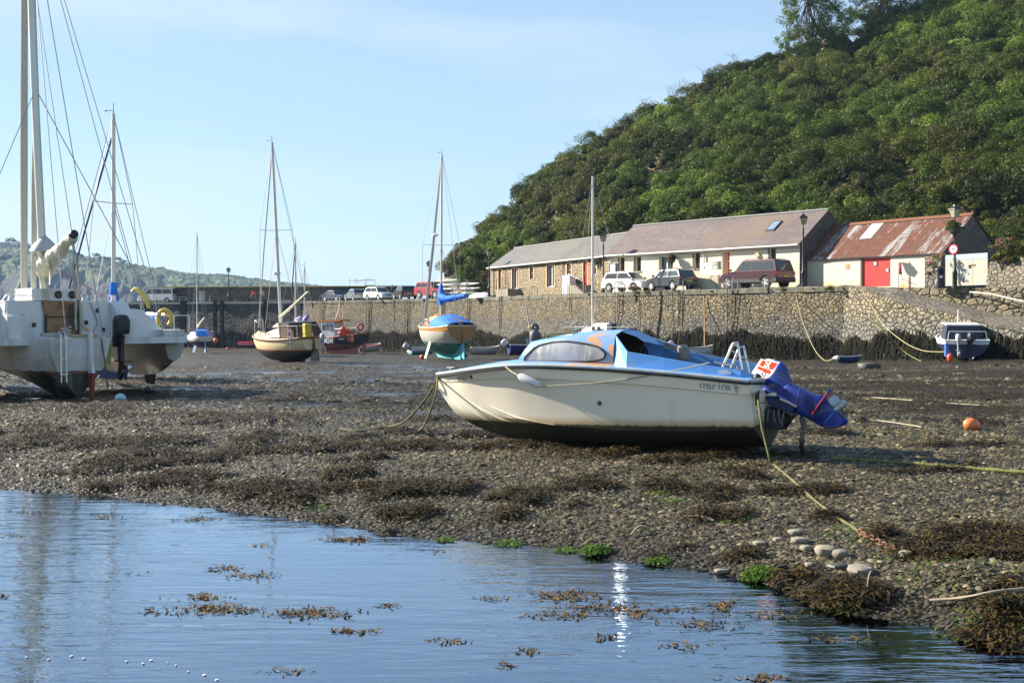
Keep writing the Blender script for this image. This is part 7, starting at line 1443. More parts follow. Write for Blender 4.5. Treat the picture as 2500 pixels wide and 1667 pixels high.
# side windows: outline measured on the photograph, laid on the cabin side
WP = [(1281, 877), (1286, 868), (1294, 859), (1305, 850), (1318, 843), (1331, 838.7), (1350, 835), (1369, 833.3), (1388, 833.6), (1407, 835), (1430, 838.5), (1448, 842.5), (1460, 847), (1470, 853), (1477, 860), (1478.5, 866), (1475, 873), (1467, 877.5), (1456, 880), (1433, 882), (1407, 882.8), (1382, 883.2), (1331, 884), (1300, 884.3), (1287, 884), (1282, 881.5)]
gs, gw_ = np.meshgrid(np.linspace(.0, 1, 161), np.linspace(.04, .97, 61), indexing='ij'); GP = np.array([[proj(side(a, b_)) for b_ in gw_[0]] for a in gs[:, 0]])
def inv(px, py): d = (GP[..., 0]-px)**2+(GP[..., 1]-py)**2; i = np.unravel_index(np.argmin(d), d.shape); return gs[i], gw_[i]
SW = [inv(*p_) for p_ in WP]; per, n, b = _new('streaked_perspex'); vec = _obj(n)
st_ = _noise(n, 5, 7, _obj(n, (3.2, 3.2, .35), (0, R(12), 0)), 0, .75); c = _mix(n, _mr(n, st_, .50, .62), (.20, .205, .22), (.62, .58, .50)); c = _mix(n, _mr(n, _noise(n, 1.7, 4, vec), .4, .62), c, (.36, .36, .40)); n.links.new(c, b.inputs['Base Color']); b.inputs['Roughness'].default_value = .18; b.inputs['IOR'].default_value = 1.6  # pale streaks and a flat grey tone over the pane
cen = (sum(a for a, _ in SW)/len(SW), sum(b_ for _, b_ in SW)/len(SW))
for sd in (1, -1):
    q = MB(); rows = []
    for k in np.linspace(0, 1, 6): rows.append([(lambda v: Vector((v.x, sd*(v.y+.008), v.z+.002)))(side(cen[0]+(a-cen[0])*max(k, .02), cen[1]+(b_-cen[1])*max(k, .02))) for a, b_ in SW])
    q.loft(rows, cap=False); wo = q.build('side_window', per, cabn, smooth=80)
    pts = [(lambda v: Vector((v.x, sd*(v.y+.012), v.z)))(side(a, b_)) for a, b_ in SW]; MB().tube(pts+[pts[0], pts[1]], .014, 6).build('rubber_seal', mat('seal_black', (.03, .028, .025), .7, .3), wo, smooth=60)
# things fixed on the roof
q = MB(); RR = [pxy(*p_, .2) for p_ in ((1344, 828), (1346, 818), (1352, 815.5), (1385, 813), (1410, 811.5), (1418, 813), (1421, 821))]; q.tube(RR, .022, 6); q.tube([pxy(1352, 820, .2), pxy(1416, 815, .2)], .026, 6); q.tube([pxy(1372, 815, .2), pxy(1373, 826, .2)], .022, 6); q.build('roof_rail', mat('rail_khaki', (.16, .14, .07), .8, .3, 5), cabn)
RB_ = pxy(1405, 819.5, .28); MB().rbox(RB_.x-.06, RB_.x+.06, .22, .34, RB_.z-.02, RB_.z+.025, .015).build('roof_block', mat('block_white', (.66, .60, .52), .6), cabn)
q = MB()
for x in (.9, .35): q.tube([(x+.06, .70, dk(x)+.05), (x-.06, .70, dk(x)+.05)], .012, 6)
q.box(.25, .42, .66, .72, dk(.3)+.02, dk(.3)+.05); q.build('cleat', alu(), mb_); o = MB(); o.tube([(4.6, .0, 1.10), (4.6, 0, 1.13)], .012, 6); o.tube([(4.54, .0, 1.135), (4.66, 0, 1.135)], .011, 6); o.build('cleat', mat('cleat_white', (.55, .52, .46), .6), mb_)
MB().lathe([(.03, -.006), (.03, .008), (.018, .012)], 14, hpt(1.96, 2.45, 1, .0), axis='y').build('drain_fitting', mat('fitting_dark', (.06, .06, .06), .5), hullo)
# stern boarding ladder standing up in the cockpit
al2 = mat('polished_alu', (.72, .72, .74), .25, .05, metal=.85)
q = MB(); z5 = lambda x, y: (1550+x/3.92, 780+y/3.92)
for pts, y in (([(870, 455), (935, 320), (978, 230), (1018, 215), (1030, 300), (1052, 480)], -.05), ([(950, 465), (1000, 350), (1032, 280), (1076, 255), (1095, 370), (1122, 520)], -.42)): q.tube([pxy(*z5(*p_), y) for p_ in pts], .017, 8)
for a, b_ in (((945, 290), (1010, 330)), ((1030, 345), (1110, 385)), ((985, 235), (1040, 270))): q.tube([pxy(*z5(*a), -.05), pxy(*z5(*b_), -.42)], .012, 6)
q.build('boarding_ladder', al2, mb_, smooth=60)
MB().tube([pxy(*z5(800, 405), .45), pxy(*z5(960, 430), .3), pxy(*z5(1000, 445), .28), pxy(*z5(1005, 475), .28)], .013, 6).build('grab_rail', al2, mb_)
# outboard ------------------------------------------------------------
zo = lambda x, y, yy=0.: pxy(1750+x/6.534, 880+y/6.534, yy)
obm = mat('outboard_blue', (.014, .05, .36), .30, .15, 3, dirt=(.02, .03, .09), dirt_amt=.5); Wv = Vector((.215, -.16, .05))
cow = [(1055, 20), (1100, 30), (1160, 90), (1200, 170), (1245, 320), (1225, 372), (1120, 540), (930, 500), (840, 530), (820, 400), (800, 340)]
P_ = [zo(*c_, .16) for c_ in cow]; ctr = sum(P_, Vector())/len(P_)
q = MB(); q.loft([[p_.lerp(ctr, .06)+Vector((0, .02, 0)) for p_ in P_], P_, [p_+Wv*.55+Vector((0, -.06, 0)) for p_ in P_], [p_.lerp(ctr, .1)+Wv+Vector((0, -.05, 0)) for p_ in P_]]); om = q.build('outboard_motor', obm, mb_, smooth=62)
# white panel with red bands on the face turned to the bow
a, b_ = zo(1060, 22, .17), zo(795, 345, .17); c_, d_ = zo(600, 195, .0), zo(755, -25, .0)
quad = lambda u_, v_, o_=0: a.lerp(b_, u_).lerp(d_.lerp(c_, u_), v_)+nrm*o_
nrm = (b_-a).cross(d_-a).normalized(); vw = MW.to_3x3() @ nrm; cp_ = MW @ a
if vw.dot(Vector((0, 0, E))-cp_) < 0: nrm = -nrm
q = MB(); N1 = 8; rows = [[quad(u_, v_, 0) for v_ in np.linspace(0, 1, N1)] for u_ in np.linspace(0, 1, N1)]; q.loft(rows, closed=False); back_ = [quad(0, 0, -.02), quad(1, 0, -.02), quad(1, 1, -.06), quad(0, 1, -.06)]; q.add([quad(0, 0), quad(1, 0), quad(1, 1), quad(0, 1)]+back_, [(0, 1, 5, 4), (1, 2, 6, 5), (2, 3, 7, 6), (3, 0, 4, 7), (4, 5, 6, 7)])
q.build('cowl_face', mat('cowl_white', (.62, .60, .57), .95, .04, spec=.05), om, smooth=60)
redm = mat('cowl_red', (.50, .045, .018), .95, .08, spec=.03)
for u0, u1_, mm in ((.06, .40, redm), (.46, .62, redm), (.68, .95, mat('cowl_pale', (.42, .40, .45), .95, spec=.03))):
    q = MB(); q.loft([[quad(u_, v_, .004) for v_ in np.linspace(.05, .86, 6)] for u_ in np.linspace(u0, u1_, 5)], closed=False); q.build('cowl_stripe', mm, om)
eu = (quad(.2, .1)-quad(.2, .9)).normalized(); ev = (a-b_).normalized(); ev = (ev-eu*ev.dot(eu)).normalized(); en = eu.cross(ev)
def ptxt(body, u_, v_, size, m, sx=1., flip=False, bold=.0):
    o = text(body, 'numerals', m, om, (0, 0, 0), (0, 0, 0), size, .001, 1, bold=bold); ex, ey = eu, ev
    ez = ex.cross(ey); 
    if ez.dot(nrm) < 0: ex = -ex; ez = -ez
    # written along the cowl: baseline runs up the face
    X_, Y_ = (ev, -ex) if True else (ex, ey)
    if X_.cross(Y_).dot(nrm) < 0: Y_ = -Y_
    M_ = Matrix((X_*sx, Y_, X_.cross(Y_))).transposed().to_4x4(); M_.translation = quad(u_, v_, .008); o.matrix_local = M_; return o
ptxt('50', .24, .44, .125, mat('cowl_white', (.62,)*3), 1.0, bold=.004); ptxt('KO', .82, .25, .09, mat('outline_grey', (.22, .17, .22), .9, spec=.03))
leg1 = [(1220, 350), (1330, 400), (1500, 490), (1640, 545), (1760, 550), (1790, 580), (1600, 900), (1530, 950), (1400, 880), (1300, 830), (1340, 735), (1120, 625), (1000, 560), (1010, 480), (1160, 350)]
def slab(poly, y0, y1, nm, m, bev=.85, par=None):
    P_ = [zo(*c_, (y0+y1)/2) for c_ in poly]; ct = sum(P_, Vector())/len(P_); q = MB(); ym = (y0+y1)/2
    q.loft([[p_.lerp(ct, 1-bev)+Vector((0, y0-ym, 0)) for p_ in P_], [p_+Vector((0, (y0-ym)*.5, 0)) for p_ in P_], [p_+Vector((0, (y1-ym)*.5, 0)) for p_ in P_], [p_.lerp(ct, 1-bev)+Vector((0, y1-ym, 0)) for p_ in P_]]); return q.build(nm, m, par or om, smooth=62)
slab(leg1, .02, .2, 'leg', obm); slab([(1640, 600), (1770, 590), (1900, 770), (2000, 850), (2060, 905), (2125, 950), (2080, 1020), (2000, 1050), (1880, 1078), (1760, 1080), (1640, 1020), (1530, 950)], .05, .17, 'gearcase', obm, .9)
q = MB(); 
A1, A2 = zo(1870, 452, .11), zo(1512, 935, .11); dl = (A2-A1); pn_ = Vector((-dl.z, 0, dl.x)).normalized()*.012
q.loft([[A1+Vector((0, .05, 0))+pn_, A1+Vector((0, .05, 0))-pn_, A1-Vector((0, .05, 0))-pn_, A1-Vector((0, .05, 0))+pn_]]+[[A1.lerp(A2, f)+Vector((0, w_, 0))+pn_, A1.lerp(A2, f)+Vector((0, w_, 0))-pn_, A1.lerp(A2, f)-Vector((0, w_, 0))-pn_, A1.lerp(A2, f)-Vector((0, w_, 0))+pn_] for f, w_ in ((.08, .11), (.5, .12), (.8, .09), (1, .03))]); q.build('cavitation_plate', obm, om)
q = MB(); q.tube([A1.lerp(A2, f)+Vector((0, w_+.002, 0)) for f, w_ in ((.1, .11), (.5, .12), (.8, .09), (.98, .04))], .012, 5); q.build('red_line', mat('line_red', (.45, .04, .04), .5), om)
MB().tube([zo(1740, 990, .17), zo(1850, 880, .175), zo(1930, 790, .17)], [.012, .02, .012], 6).build('gearcase_rib', mat('rib_blue', (.05, .14, .5), .3), om, smooth=60)
hb0 = zo(1960, 800, .11); hd = (zo(2110, 640, .11)-hb0); hd = (zo(2085, 655, .11)-zo(1990, 735, .11)).normalized(); hub = zo(2000, 730, .11); up = hd.orthogonal().normalized(); sd_ = hd.cross(up)
q = MB(); q.tube([hub-hd*.09, hub, hub+hd*.09], [.05, .055, .035], 10)
for k in range(3):
    t = 2*math.pi*k/3+.5; rad_ = up*math.cos(t)+sd_*math.sin(t); tg = hd.cross(rad_)
    q.loft([[hub+rad_*.04+tg*w_*.03-hd*w_*.04 for w_ in (-1, 0, 1)], [hub+rad_*.10+tg*w_*.085-hd*(w_*.05) for w_ in (-1, 0, 1)], [hub+rad_*.155+tg*(w_*.07+.02)-hd*(w_*.03) for w_ in (-1, 0, 1)]], closed=False)
q.build('propeller', mat('prop_grey', (.42, .45, .47), .35, .1, metal=.3), om, smooth=50)
slab([(840, 560), (1000, 570), (1120, 615), (1340, 740), (1310, 820), (1240, 840), (1100, 790), (960, 740), (870, 700)], -.02, .2, 'tilt_bracket', mat('bracket_blue', (.012, .022, .10), .5, .2))
slab([(720, 800), (880, 720), (1010, 750), (1090, 800), (1230, 880), (1180, 1010), (1090, 1090), (960, 1080), (800, 1060), (720, 980)], -.12, .24, 'clamp_bracket', mat('bracket_dark', (.018, .02, .03), .5, .3)); MB().tube([zo(1040, 605, .23), zo(1180, 670, .23), zo(1300, 735, .23)], .014, 6).build('tilt_rod', mat('rod_pale', (.45, .40, .36), .4), om)
for k_, (xa_, ya_, xb_, yb_) in enumerate(((940, 780, 950, 980), (1010, 770, 1040, 1000), (1100, 800, 1060, 1060), (860, 770, 830, 980))): MB().tube([zo(xa_, ya_, .25), zo((xa_+xb_)/2-12, (ya_+yb_)/2, .26), zo(xb_, yb_, .25)], .010, 5).build('bracket_rib', mat('rib_grey', (.10, .11, .12) if k_ else (.16, .17, .18), .5), om)
MB().tube([zo(1230, 880, .1), zo(1290, 850, .12), zo(1180, 1000, .12), zo(1100, 1090, .1)], .012, 5).build('support_strut', mat('bracket_dark', (.018, .02, .03)), om)
q = MB(); q.tube([zo(1225, 350, .19), zo(1170, 440, .2), zo(1110, 545, .19)], .006, 5); q.tube([zo(1365, 430, .2), zo(1340, 560, .21), zo(1335, 720, .2)], .005, 5); q.tube([zo(1640, 600, .17), zo(1560, 760, .18), zo(1500, 900, .17)], .006, 5); q.build('casing_seam', mat('seam_dark', (.006, .015, .10), .6), om)
MB().lathe([(.02, -.01), (.02, .01)], 10, zo(1448, 640, .2), axis='y').build('bolt_hole', blackm(), om)
q = MB(); q.ball(pxy(*z5(1200, 560), .2), .055, .05, .06, 10); q.build('fuel_bulb', blackm(), mb_, smooth=60)
# lettering on the hull side, laid along the surface
HG = []; 
for x in np.linspace(.05, 4.75, 300):
    for j in np.linspace(.1, 2.9, 57): HG.append((x, j))
HP = np.array([proj(hpt(x, j)) for x, j in HG])
def hinv(px, py): k = int(np.argmin((HP[:, 0]-px)**2+(HP[:, 1]-py)**2)); return HG[k]
def on_hull(body, px0, py0, px1, py1, size, m, nm='lettering', bold=0, sx=1., off=.006):
    n_ = len(body)
    for i, ch in enumerate(body):
        if ch == ' ': continue
        f = (i+.5)/n_; x, j = hinv(px0+(px1-px0)*f, py0+(py1-py0)*f); p_ = hpt(x, j, 1, off); tx_ = (hpt(x-.03, j)-hpt(x+.03, j)).normalized(); up_ = (hpt(x, j-.1)-hpt(x, j+.1)); up_ = (up_-tx_*up_.dot(tx_)).normalized(); nz_ = tx_.cross(up_)
        if (MW.to_3x3() @ nz_).y > 0: pass
        o = text(ch, nm, m, hullo, (0, 0, 0), (0, 0, 0), size, .0015, 1, bold=bold); M_ = Matrix((tx_*sx, up_, nz_)).transposed().to_4x4(); M_.translation = p_; o.matrix_local = M_
on_hull('KELLY M', 1118, 925.5, 1153, 919.5, .088, mat('letter_dark', (.06, .055, .045), .6), bold=.001, sx=.8); on_hull('marina', 1712, 939, 1786, 945.5, .13, mat('letter_faded', (.30, .28, .24), .7), sx=1.15)
x, j = hinv(1797, 946); c0_ = hpt(x, j, 1, .006); q = MB()
tx_ = (hpt(x-.03, j)-hpt(x+.03, j)).normalized(); up_ = Vector((0, 0, 1))
q.tube([c0_+up_*-.07, c0_+up_*-.01+tx_*-.005, c0_+up_*.05+tx_*-.035], .004, 4)
for t in np.linspace(0, 5, 6): q.tube([c0_+tx_*.005, c0_+tx_*(.005+.035*math.cos(t))+up_*.035*math.sin(t), c0_+tx_*(.005+.03*math.cos(t+.5))+up_*.03*math.sin(t+.5)], .003, 4)
q.build('flower_emblem', mat('letter_faded', (.3,)*3), hullo)
# fender and its line
f0 = MW @ pxy(1278, 914, .86); f1 = MW @ pxy(1329, 938, .86); ft = thing('fender', 'long white fender hanging askew on the cream hull side', 'fender', f0); pr = (f1-f0)
off_ = Vector((-.03, -.10, 0)); ax = pr.normalized(); q = MB(); q.tube([off_, off_+ax*.02, off_+ax*.05, off_+pr*.5, off_+pr-ax*.05, off_+pr-ax*.02, off_+pr+ax*.0, off_+pr+ax*.035], [.02, .04, .052, .053, .052, .045, .03, .02], 14); q.build('body', mat('fender_white', (.70, .67, .66), .45, .08, 6, dirt=(.45, .42, .4), dirt_amt=.25), ft, smooth=50)
g0 = (MW @ hpt(3.3, 0, 1, .03))-f0; q = MB(); q.tube([g0, g0.lerp(off_, .5)+Vector((0, -.02, -.01)), off_], .009, 5); e0 = off_+pr+ax*.03; e1 = (MW @ Vector((.50, .76, 1.17)))-f0; q.tube([e0]+[e0.lerp(e1, f)+Vector((0, -.05*math.sin(math.pi*f), -.055*math.sin(math.pi*f))) for f in np.linspace(.1, .9, 9)]+[e1], .008, 5); q.build('line', rope(), ft)
# mooring ropes -------------------------------------------------------
def mrope(name, lab, pts, r=.02, m=None, cat='rope', n=24, twist=0):
    P_ = [Vector(p_) for p_ in pts]; A_ = np.array([tuple(p_) for p_ in P_]); rr = [interp_st(A_, i/n) for i in range(n+1)]; q = MB(); q.tube([Vector(v) for v in rr], [r*(1+twist*rnd.uniform(-1, 1)) for _ in rr], 6); o = q.build(name, m or rope(), smooth=70); return tag(o, lab, cat)
ro2 = mat('weedy_rope', (.13, .12, .05), .95, .5, 14, bump=.8)
bow = MW @ Vector((4.80, .03, 1.0)); g = on_ground
def gp(px, py, dz=.02): p_ = on_ground(px, py); p_.z += dz; return p_
mrope('mooring_rope', 'slack weedy rope from the bow of the cream boat to the left shingle', [bow, at(1058, 945, 16.6), at(1030, 985, 17.0), at(985, 1030, 17.4), gp(935, 1046), gp(880, 1056), gp(830, 1050)], .016, ro2, twist=.3)
mrope('mooring_rope', 'steeper rope from the bow of the cream boat down to the mud', [bow, at(1066, 950, 16.2), at(1050, 1005, 16.0), at(1035, 1040, 16.1), gp(1020, 1056), gp(1035, 1062)], .015, ro2, twist=.3)
st0 = MW @ Vector((-.04, .55, .80)); sh1 = at(1852, 955, 13.55); pts = [st0, at(1851, 975, 13.6), at(1856, 1010, 13.4), at(1864, 1060, 13.3), at(1878, 1115, 13.1), gp(1890, 1138), gp(1930, 1172), gp(1985, 1222), gp(2040, 1265), gp(2080, 1290), gp(2100, 1306)]
mrope('mooring_rope', 'thick green rope from the transom of the cream boat down the shingle', pts, .015, ro2, n=60, twist=.35)
q = MB(); c0 = st0; q.tube([st0, at(1846, 965, 13.6), at(1848, 990, 13.6), at(1853, 1005, 13.5)], [.01, .03, .035, .025], 6); q.tube([at(1848, 982, 13.55), at(1870, 984, 13.6)], .005, 4); tag(q.build('rope_knot', mat('dark_knot', (.03, .03, .022), .9, .3)), 'dark knotted shackle where the green rope meets the transom', 'rope')
mrope('mooring_rope', 'dark weedy rope hanging under the blue outboard', [MW @ zo(1370, 900, .1), at(1962, 1040, 13.9), at(1957, 1075, 13.8), gp(1960, 1105)], .028, mat('dark_rope', (.1, .09, .07)), twist=.5)
mrope('mooring_rope', 'long green rope lying on the shingle at the right edge', [gp(2030, 1122), gp(2120, 1128), gp(2250, 1137), gp(2400, 1150), gp(2560, 1162)], .022, mat('moss_rope', (.16, .17, .05), .95, .4, 10, bump=.6), twist=.4, n=40)
mrope('mooring_rope', 'thin pale line across the mud behind the orange buoy', [gp(1990, 975), gp(2120, 972), gp(2300, 985), gp(2530, 1000)], .012, rope(), n=40, twist=.2); mrope('mooring_rope', 'pale line lying right of the outboard skeg', [gp(2075, 1028), gp(2150, 1030), gp(2250, 1045)], .010, rope())
cr_ = mat('chain_rust', (.16, .075, .045), .9, .4, 8); c_a, c_b = gp(2100, 1306, .02), gp(2195, 1352, .03); L_ = (c_b-c_a).length; ch = thing('anchor_chain', 'rusty chain lying on the shingle at the end of the green rope', 'chain', c_a)
for k in range(int(L_/.055)):
    q = MB(); q.torus((0, 0, 0), .026, .009, 12, 6, axis='z' if k % 2 else 'y'); q.v = [(x*1.35, y, z) for x, y, z in q.v]; o = q.build('link', cr_, ch, smooth=60); t = k*.055/L_; p_ = c_a.lerp(c_b, t)-c_a; p_.z = gz(c_a.x+p_.x, c_a.y+p_.y)+.025-c_a.z; o.location = p_+Vector((0, .03*math.sin(k*.5), 0)); o.rotation_euler = (.4*math.sin(k), 0, math.atan2(c_b.y-c_a.y, c_b.x-c_a.x))
# ropes from the quay
yr = mat('yellow_rope', (.36, .31, .17), .8, .2)
mrope('mooring_rope', 'yellow rope sagging from the quay to the small blue dinghy', [at(1943, 700, 71.2), at(1948, 745, 69.5), at(1965, 800, 67), at(1990, 855, 64), at(2015, 880, 61.5), at(2038, 874, 59.3)], .022, yr, n=30)
mrope('mooring_rope', 'long pale rope from the slipway top to the navy boat', [at(2092, 700, 66.8), at(2118, 728, 65), at(2150, 785, 62), at(2200, 830, 59), at(2250, 855, 56.5), at(2306, 859, 54.2)], .022, yr, n=30)
mrope('mooring_rope', 'thin green rope hanging from the sloping wall to the mud', [at(2120, 775, 64.5), at(2170, 820, 62), at(2210, 860, 60.5), gp(2250, 884)], .025, mat('moss_rope', (.16, .17, .05)), n=20)
mrope('mooring_rope', 'grey rope hanging on the quay wall between shed lamp and slip', [at(2078, 705, 66.6), at(2084, 780, 66.4), at(2090, 835, 66.2), at(2095, 872, 65.8)], .035, mat('grey_rope', (.3, .31, .33)), n=16)
mrope('mooring_rope', 'orange brown rope down the quay wall right of the dark hatchback', [at(1719, 722, 76.5), at(1720, 760, 76.2), at(1720, 845, 74.6)], .04, mat('brown_rope', (.42, .25, .12), .9), n=12)
for px, y0, y1, lab in ((1560, 715, 850, 'below the grey hatchback bonnet'), (1375, 700, 800, 'behind the bare masted cabin yacht'), (1820, 720, 800, 'below the maroon car'), (960, 740, 830, 'left of the clinker yacht')):
    e = edge_at(px); mrope('mooring_rope', 'thin dark line hanging on the quay wall '+lab, [at(px, y0, e.y-.35), at(px+3, (y0+y1)/2, e.y-.4), at(px+9, y1, e.y-.8)], .022, mat('dark_rope', (.1, .09, .07)), n=10)
# ================================================================ SHINGLE, WEED, FLOATING SCRAPS
def pebbles():
    g = np.random.default_rng(21); N = 230000
    Y = 6.2*(52/6.2)**(g.uniform(0, 1, N)**1.05); X = Y*g.uniform(-.52, .52, N)
    near = Y < 17
    wm = weed_mask(X, Y); wet = np.clip((fbm(X*.16, Y*.33, 77, 4)-.47)*8, 0, 1)*np.clip((Y-19)/5, 0, 1); s = Y-np.interp(X, SHX, SHY)
    keep = (g.uniform(size=N) > wm*.93) & (g.uniform(size=N) > wet*.97) & (s > -.12) & (g.uniform(size=N) < np.clip(.25+s*.9, 0, 1))
    keep &= g.uniform(size=N) < np.interp(Y, [10, 18, 25, 52], [1, 1, .8, .35])
    X, Y = X[keep], Y[keep]; n = len(X); Z = ground_z(X, Y)
    big = g.uniform(size=n)**6; sz = (.008+.02*g.uniform(size=n)**1.6+.045*big)*np.clip(Y/15, .75, 2.6)
    base = np.array([(1, 0, 0), (.45, .8, 0), (-.5, .75, 0), (-1, 0, 0), (-.4, -.85, 0), (.55, -.7, 0), (.3, .1, 1), (-.35, -.05, .9)], float)
    V = base[None]*(1+g.uniform(-.25, .25, (n, 8, 3))); el = g.uniform(.5, 1, n); fl = g.uniform(.25, .6, n); V[..., 1] *= el[:, None]; V[..., 2] *= fl[:, None]; V *= sz[:, None, None]
    tx_, ty_ = g.normal(0, .22, n), g.normal(0, .22, n); V[..., 2] += V[..., 0]*tx_[:, None]+V[..., 1]*ty_[:, None]
    a = g.uniform(0, 6.28, n); c, s_ = np.cos(a)[:, None], np.sin(a)[:, None]; x, y = V[..., 0]*c-V[..., 1]*s_, V[..., 0]*s_+V[..., 1]*c
    V = np.stack([x+X[:, None], y+Y[:, None], V[..., 2]+Z[:, None]-sz[:, None]*.05], -1).reshape(-1, 3)
    F0 = np.array([(0, 1, 6), (1, 2, 6), (2, 7, 6), (2, 3, 7), (3, 4, 7), (4, 5, 7), (5, 6, 7), (5, 0, 6)]); Fc = (np.arange(n)[:, None, None]*8+F0[None]).reshape(-1, 3)
    pal = np.array([(.10, .085, .06), (.16, .138, .10), (.22, .19, .137), (.29, .255, .185), (.14, .135, .08), (.06, .052, .04), (.40, .36, .27)]); ix = g.choice(7, n, p=[.2, .24, .2, .1, .12, .1, .04]); C_ = pal[ix]*g.uniform(.55, 1.15, (n, 1))*.74*np.array([1.06, .98, .80])
    gm = np.clip((fbm(X*.5, Y*.5, 101, 3)-.45)*4, 0, 1)[:, None]*.45; C_ = C_*(1-gm)+C_*np.array([.95, 1.0, .6])*gm
    sh = np.exp(-np.clip(Y-np.interp(X, SHX, SHY), 0, 9)/.45)[:, None]; C_ = C_*(1-.65*sh)
    m, nn, b = _new('pebble_stone'); at_ = nn.nodes.new('ShaderNodeAttribute'); at_.attribute_name = 'tint'; nn.links.new(at_.outputs['Color'], b.inputs['Base Color']); b.inputs['Roughness'].default_value = .45; b.inputs['Specular IOR Level'].default_value = .3
    tag(mesh_np('pebbles', V, Fc, m, col=np.repeat(C_, 8, 0)), 'grey brown shingle of flat pebbles covering the shore', 'pebbles', kind='stuff')
pebbles()
def strands(n_try, X, Y, Z, g, L0, L1, W0, W1, pal, up=.35, seg=3):
    n = len(X); a = g.uniform(0, 6.28, n); ln = g.uniform(L0, L1, n); w_ = g.uniform(W0, W1, n); k = g.uniform(-1.6, 1.6, n); u = g.uniform(.1, 1, n)*up; Vs = []
    p = np.stack([X, Y, Z], 1)
    for i in range(seg+1):
        f = i/seg; an = a+k*f; d = np.stack([np.cos(an), np.sin(an), np.zeros(n)], 1); s_ = np.stack([-np.sin(an), np.cos(an), g.uniform(-.6, .6, n)], 1); ww = (w_*(1-.45*f))[:, None]
        q = p.copy(); q[:, 2] += ln*u*np.sin(math.pi*min(f*1.1, 1))*.8; Vs += [q-s_*ww*.5, q+s_*ww*.5]; p = p+d*(ln/seg)[:, None]
    V = np.stack(Vs, 1).reshape(-1, 3); m = 2*(seg+1); F0 = np.array([(2*i, 2*i+1, 2*i+3, 2*i+2) for i in range(seg)]); Fc = (np.arange(n)[:, None, None]*m+F0[None]).reshape(-1, 4)
    pal = np.array(pal); C_ = pal[g.integers(0, len(pal), n)]*g.uniform(.5, 1.25, (n, 1)); return V, Fc, np.repeat(C_, m, 0)
wl_, n, b = _new('wet_weed'); a_ = n.nodes.new('ShaderNodeAttribute'); a_.attribute_name = 'tint'; n.links.new(a_.outputs['Color'], b.inputs['Base Color']); b.inputs['Roughness'].default_value = .6; b.inputs['Specular IOR Level'].default_value = .18
BR = [(.030, .019, .008), (.05, .032, .010), (.075, .048, .012), (.016, .012, .007), (.045, .038, .012), (.11, .07, .016), (.018, .014, .009)]
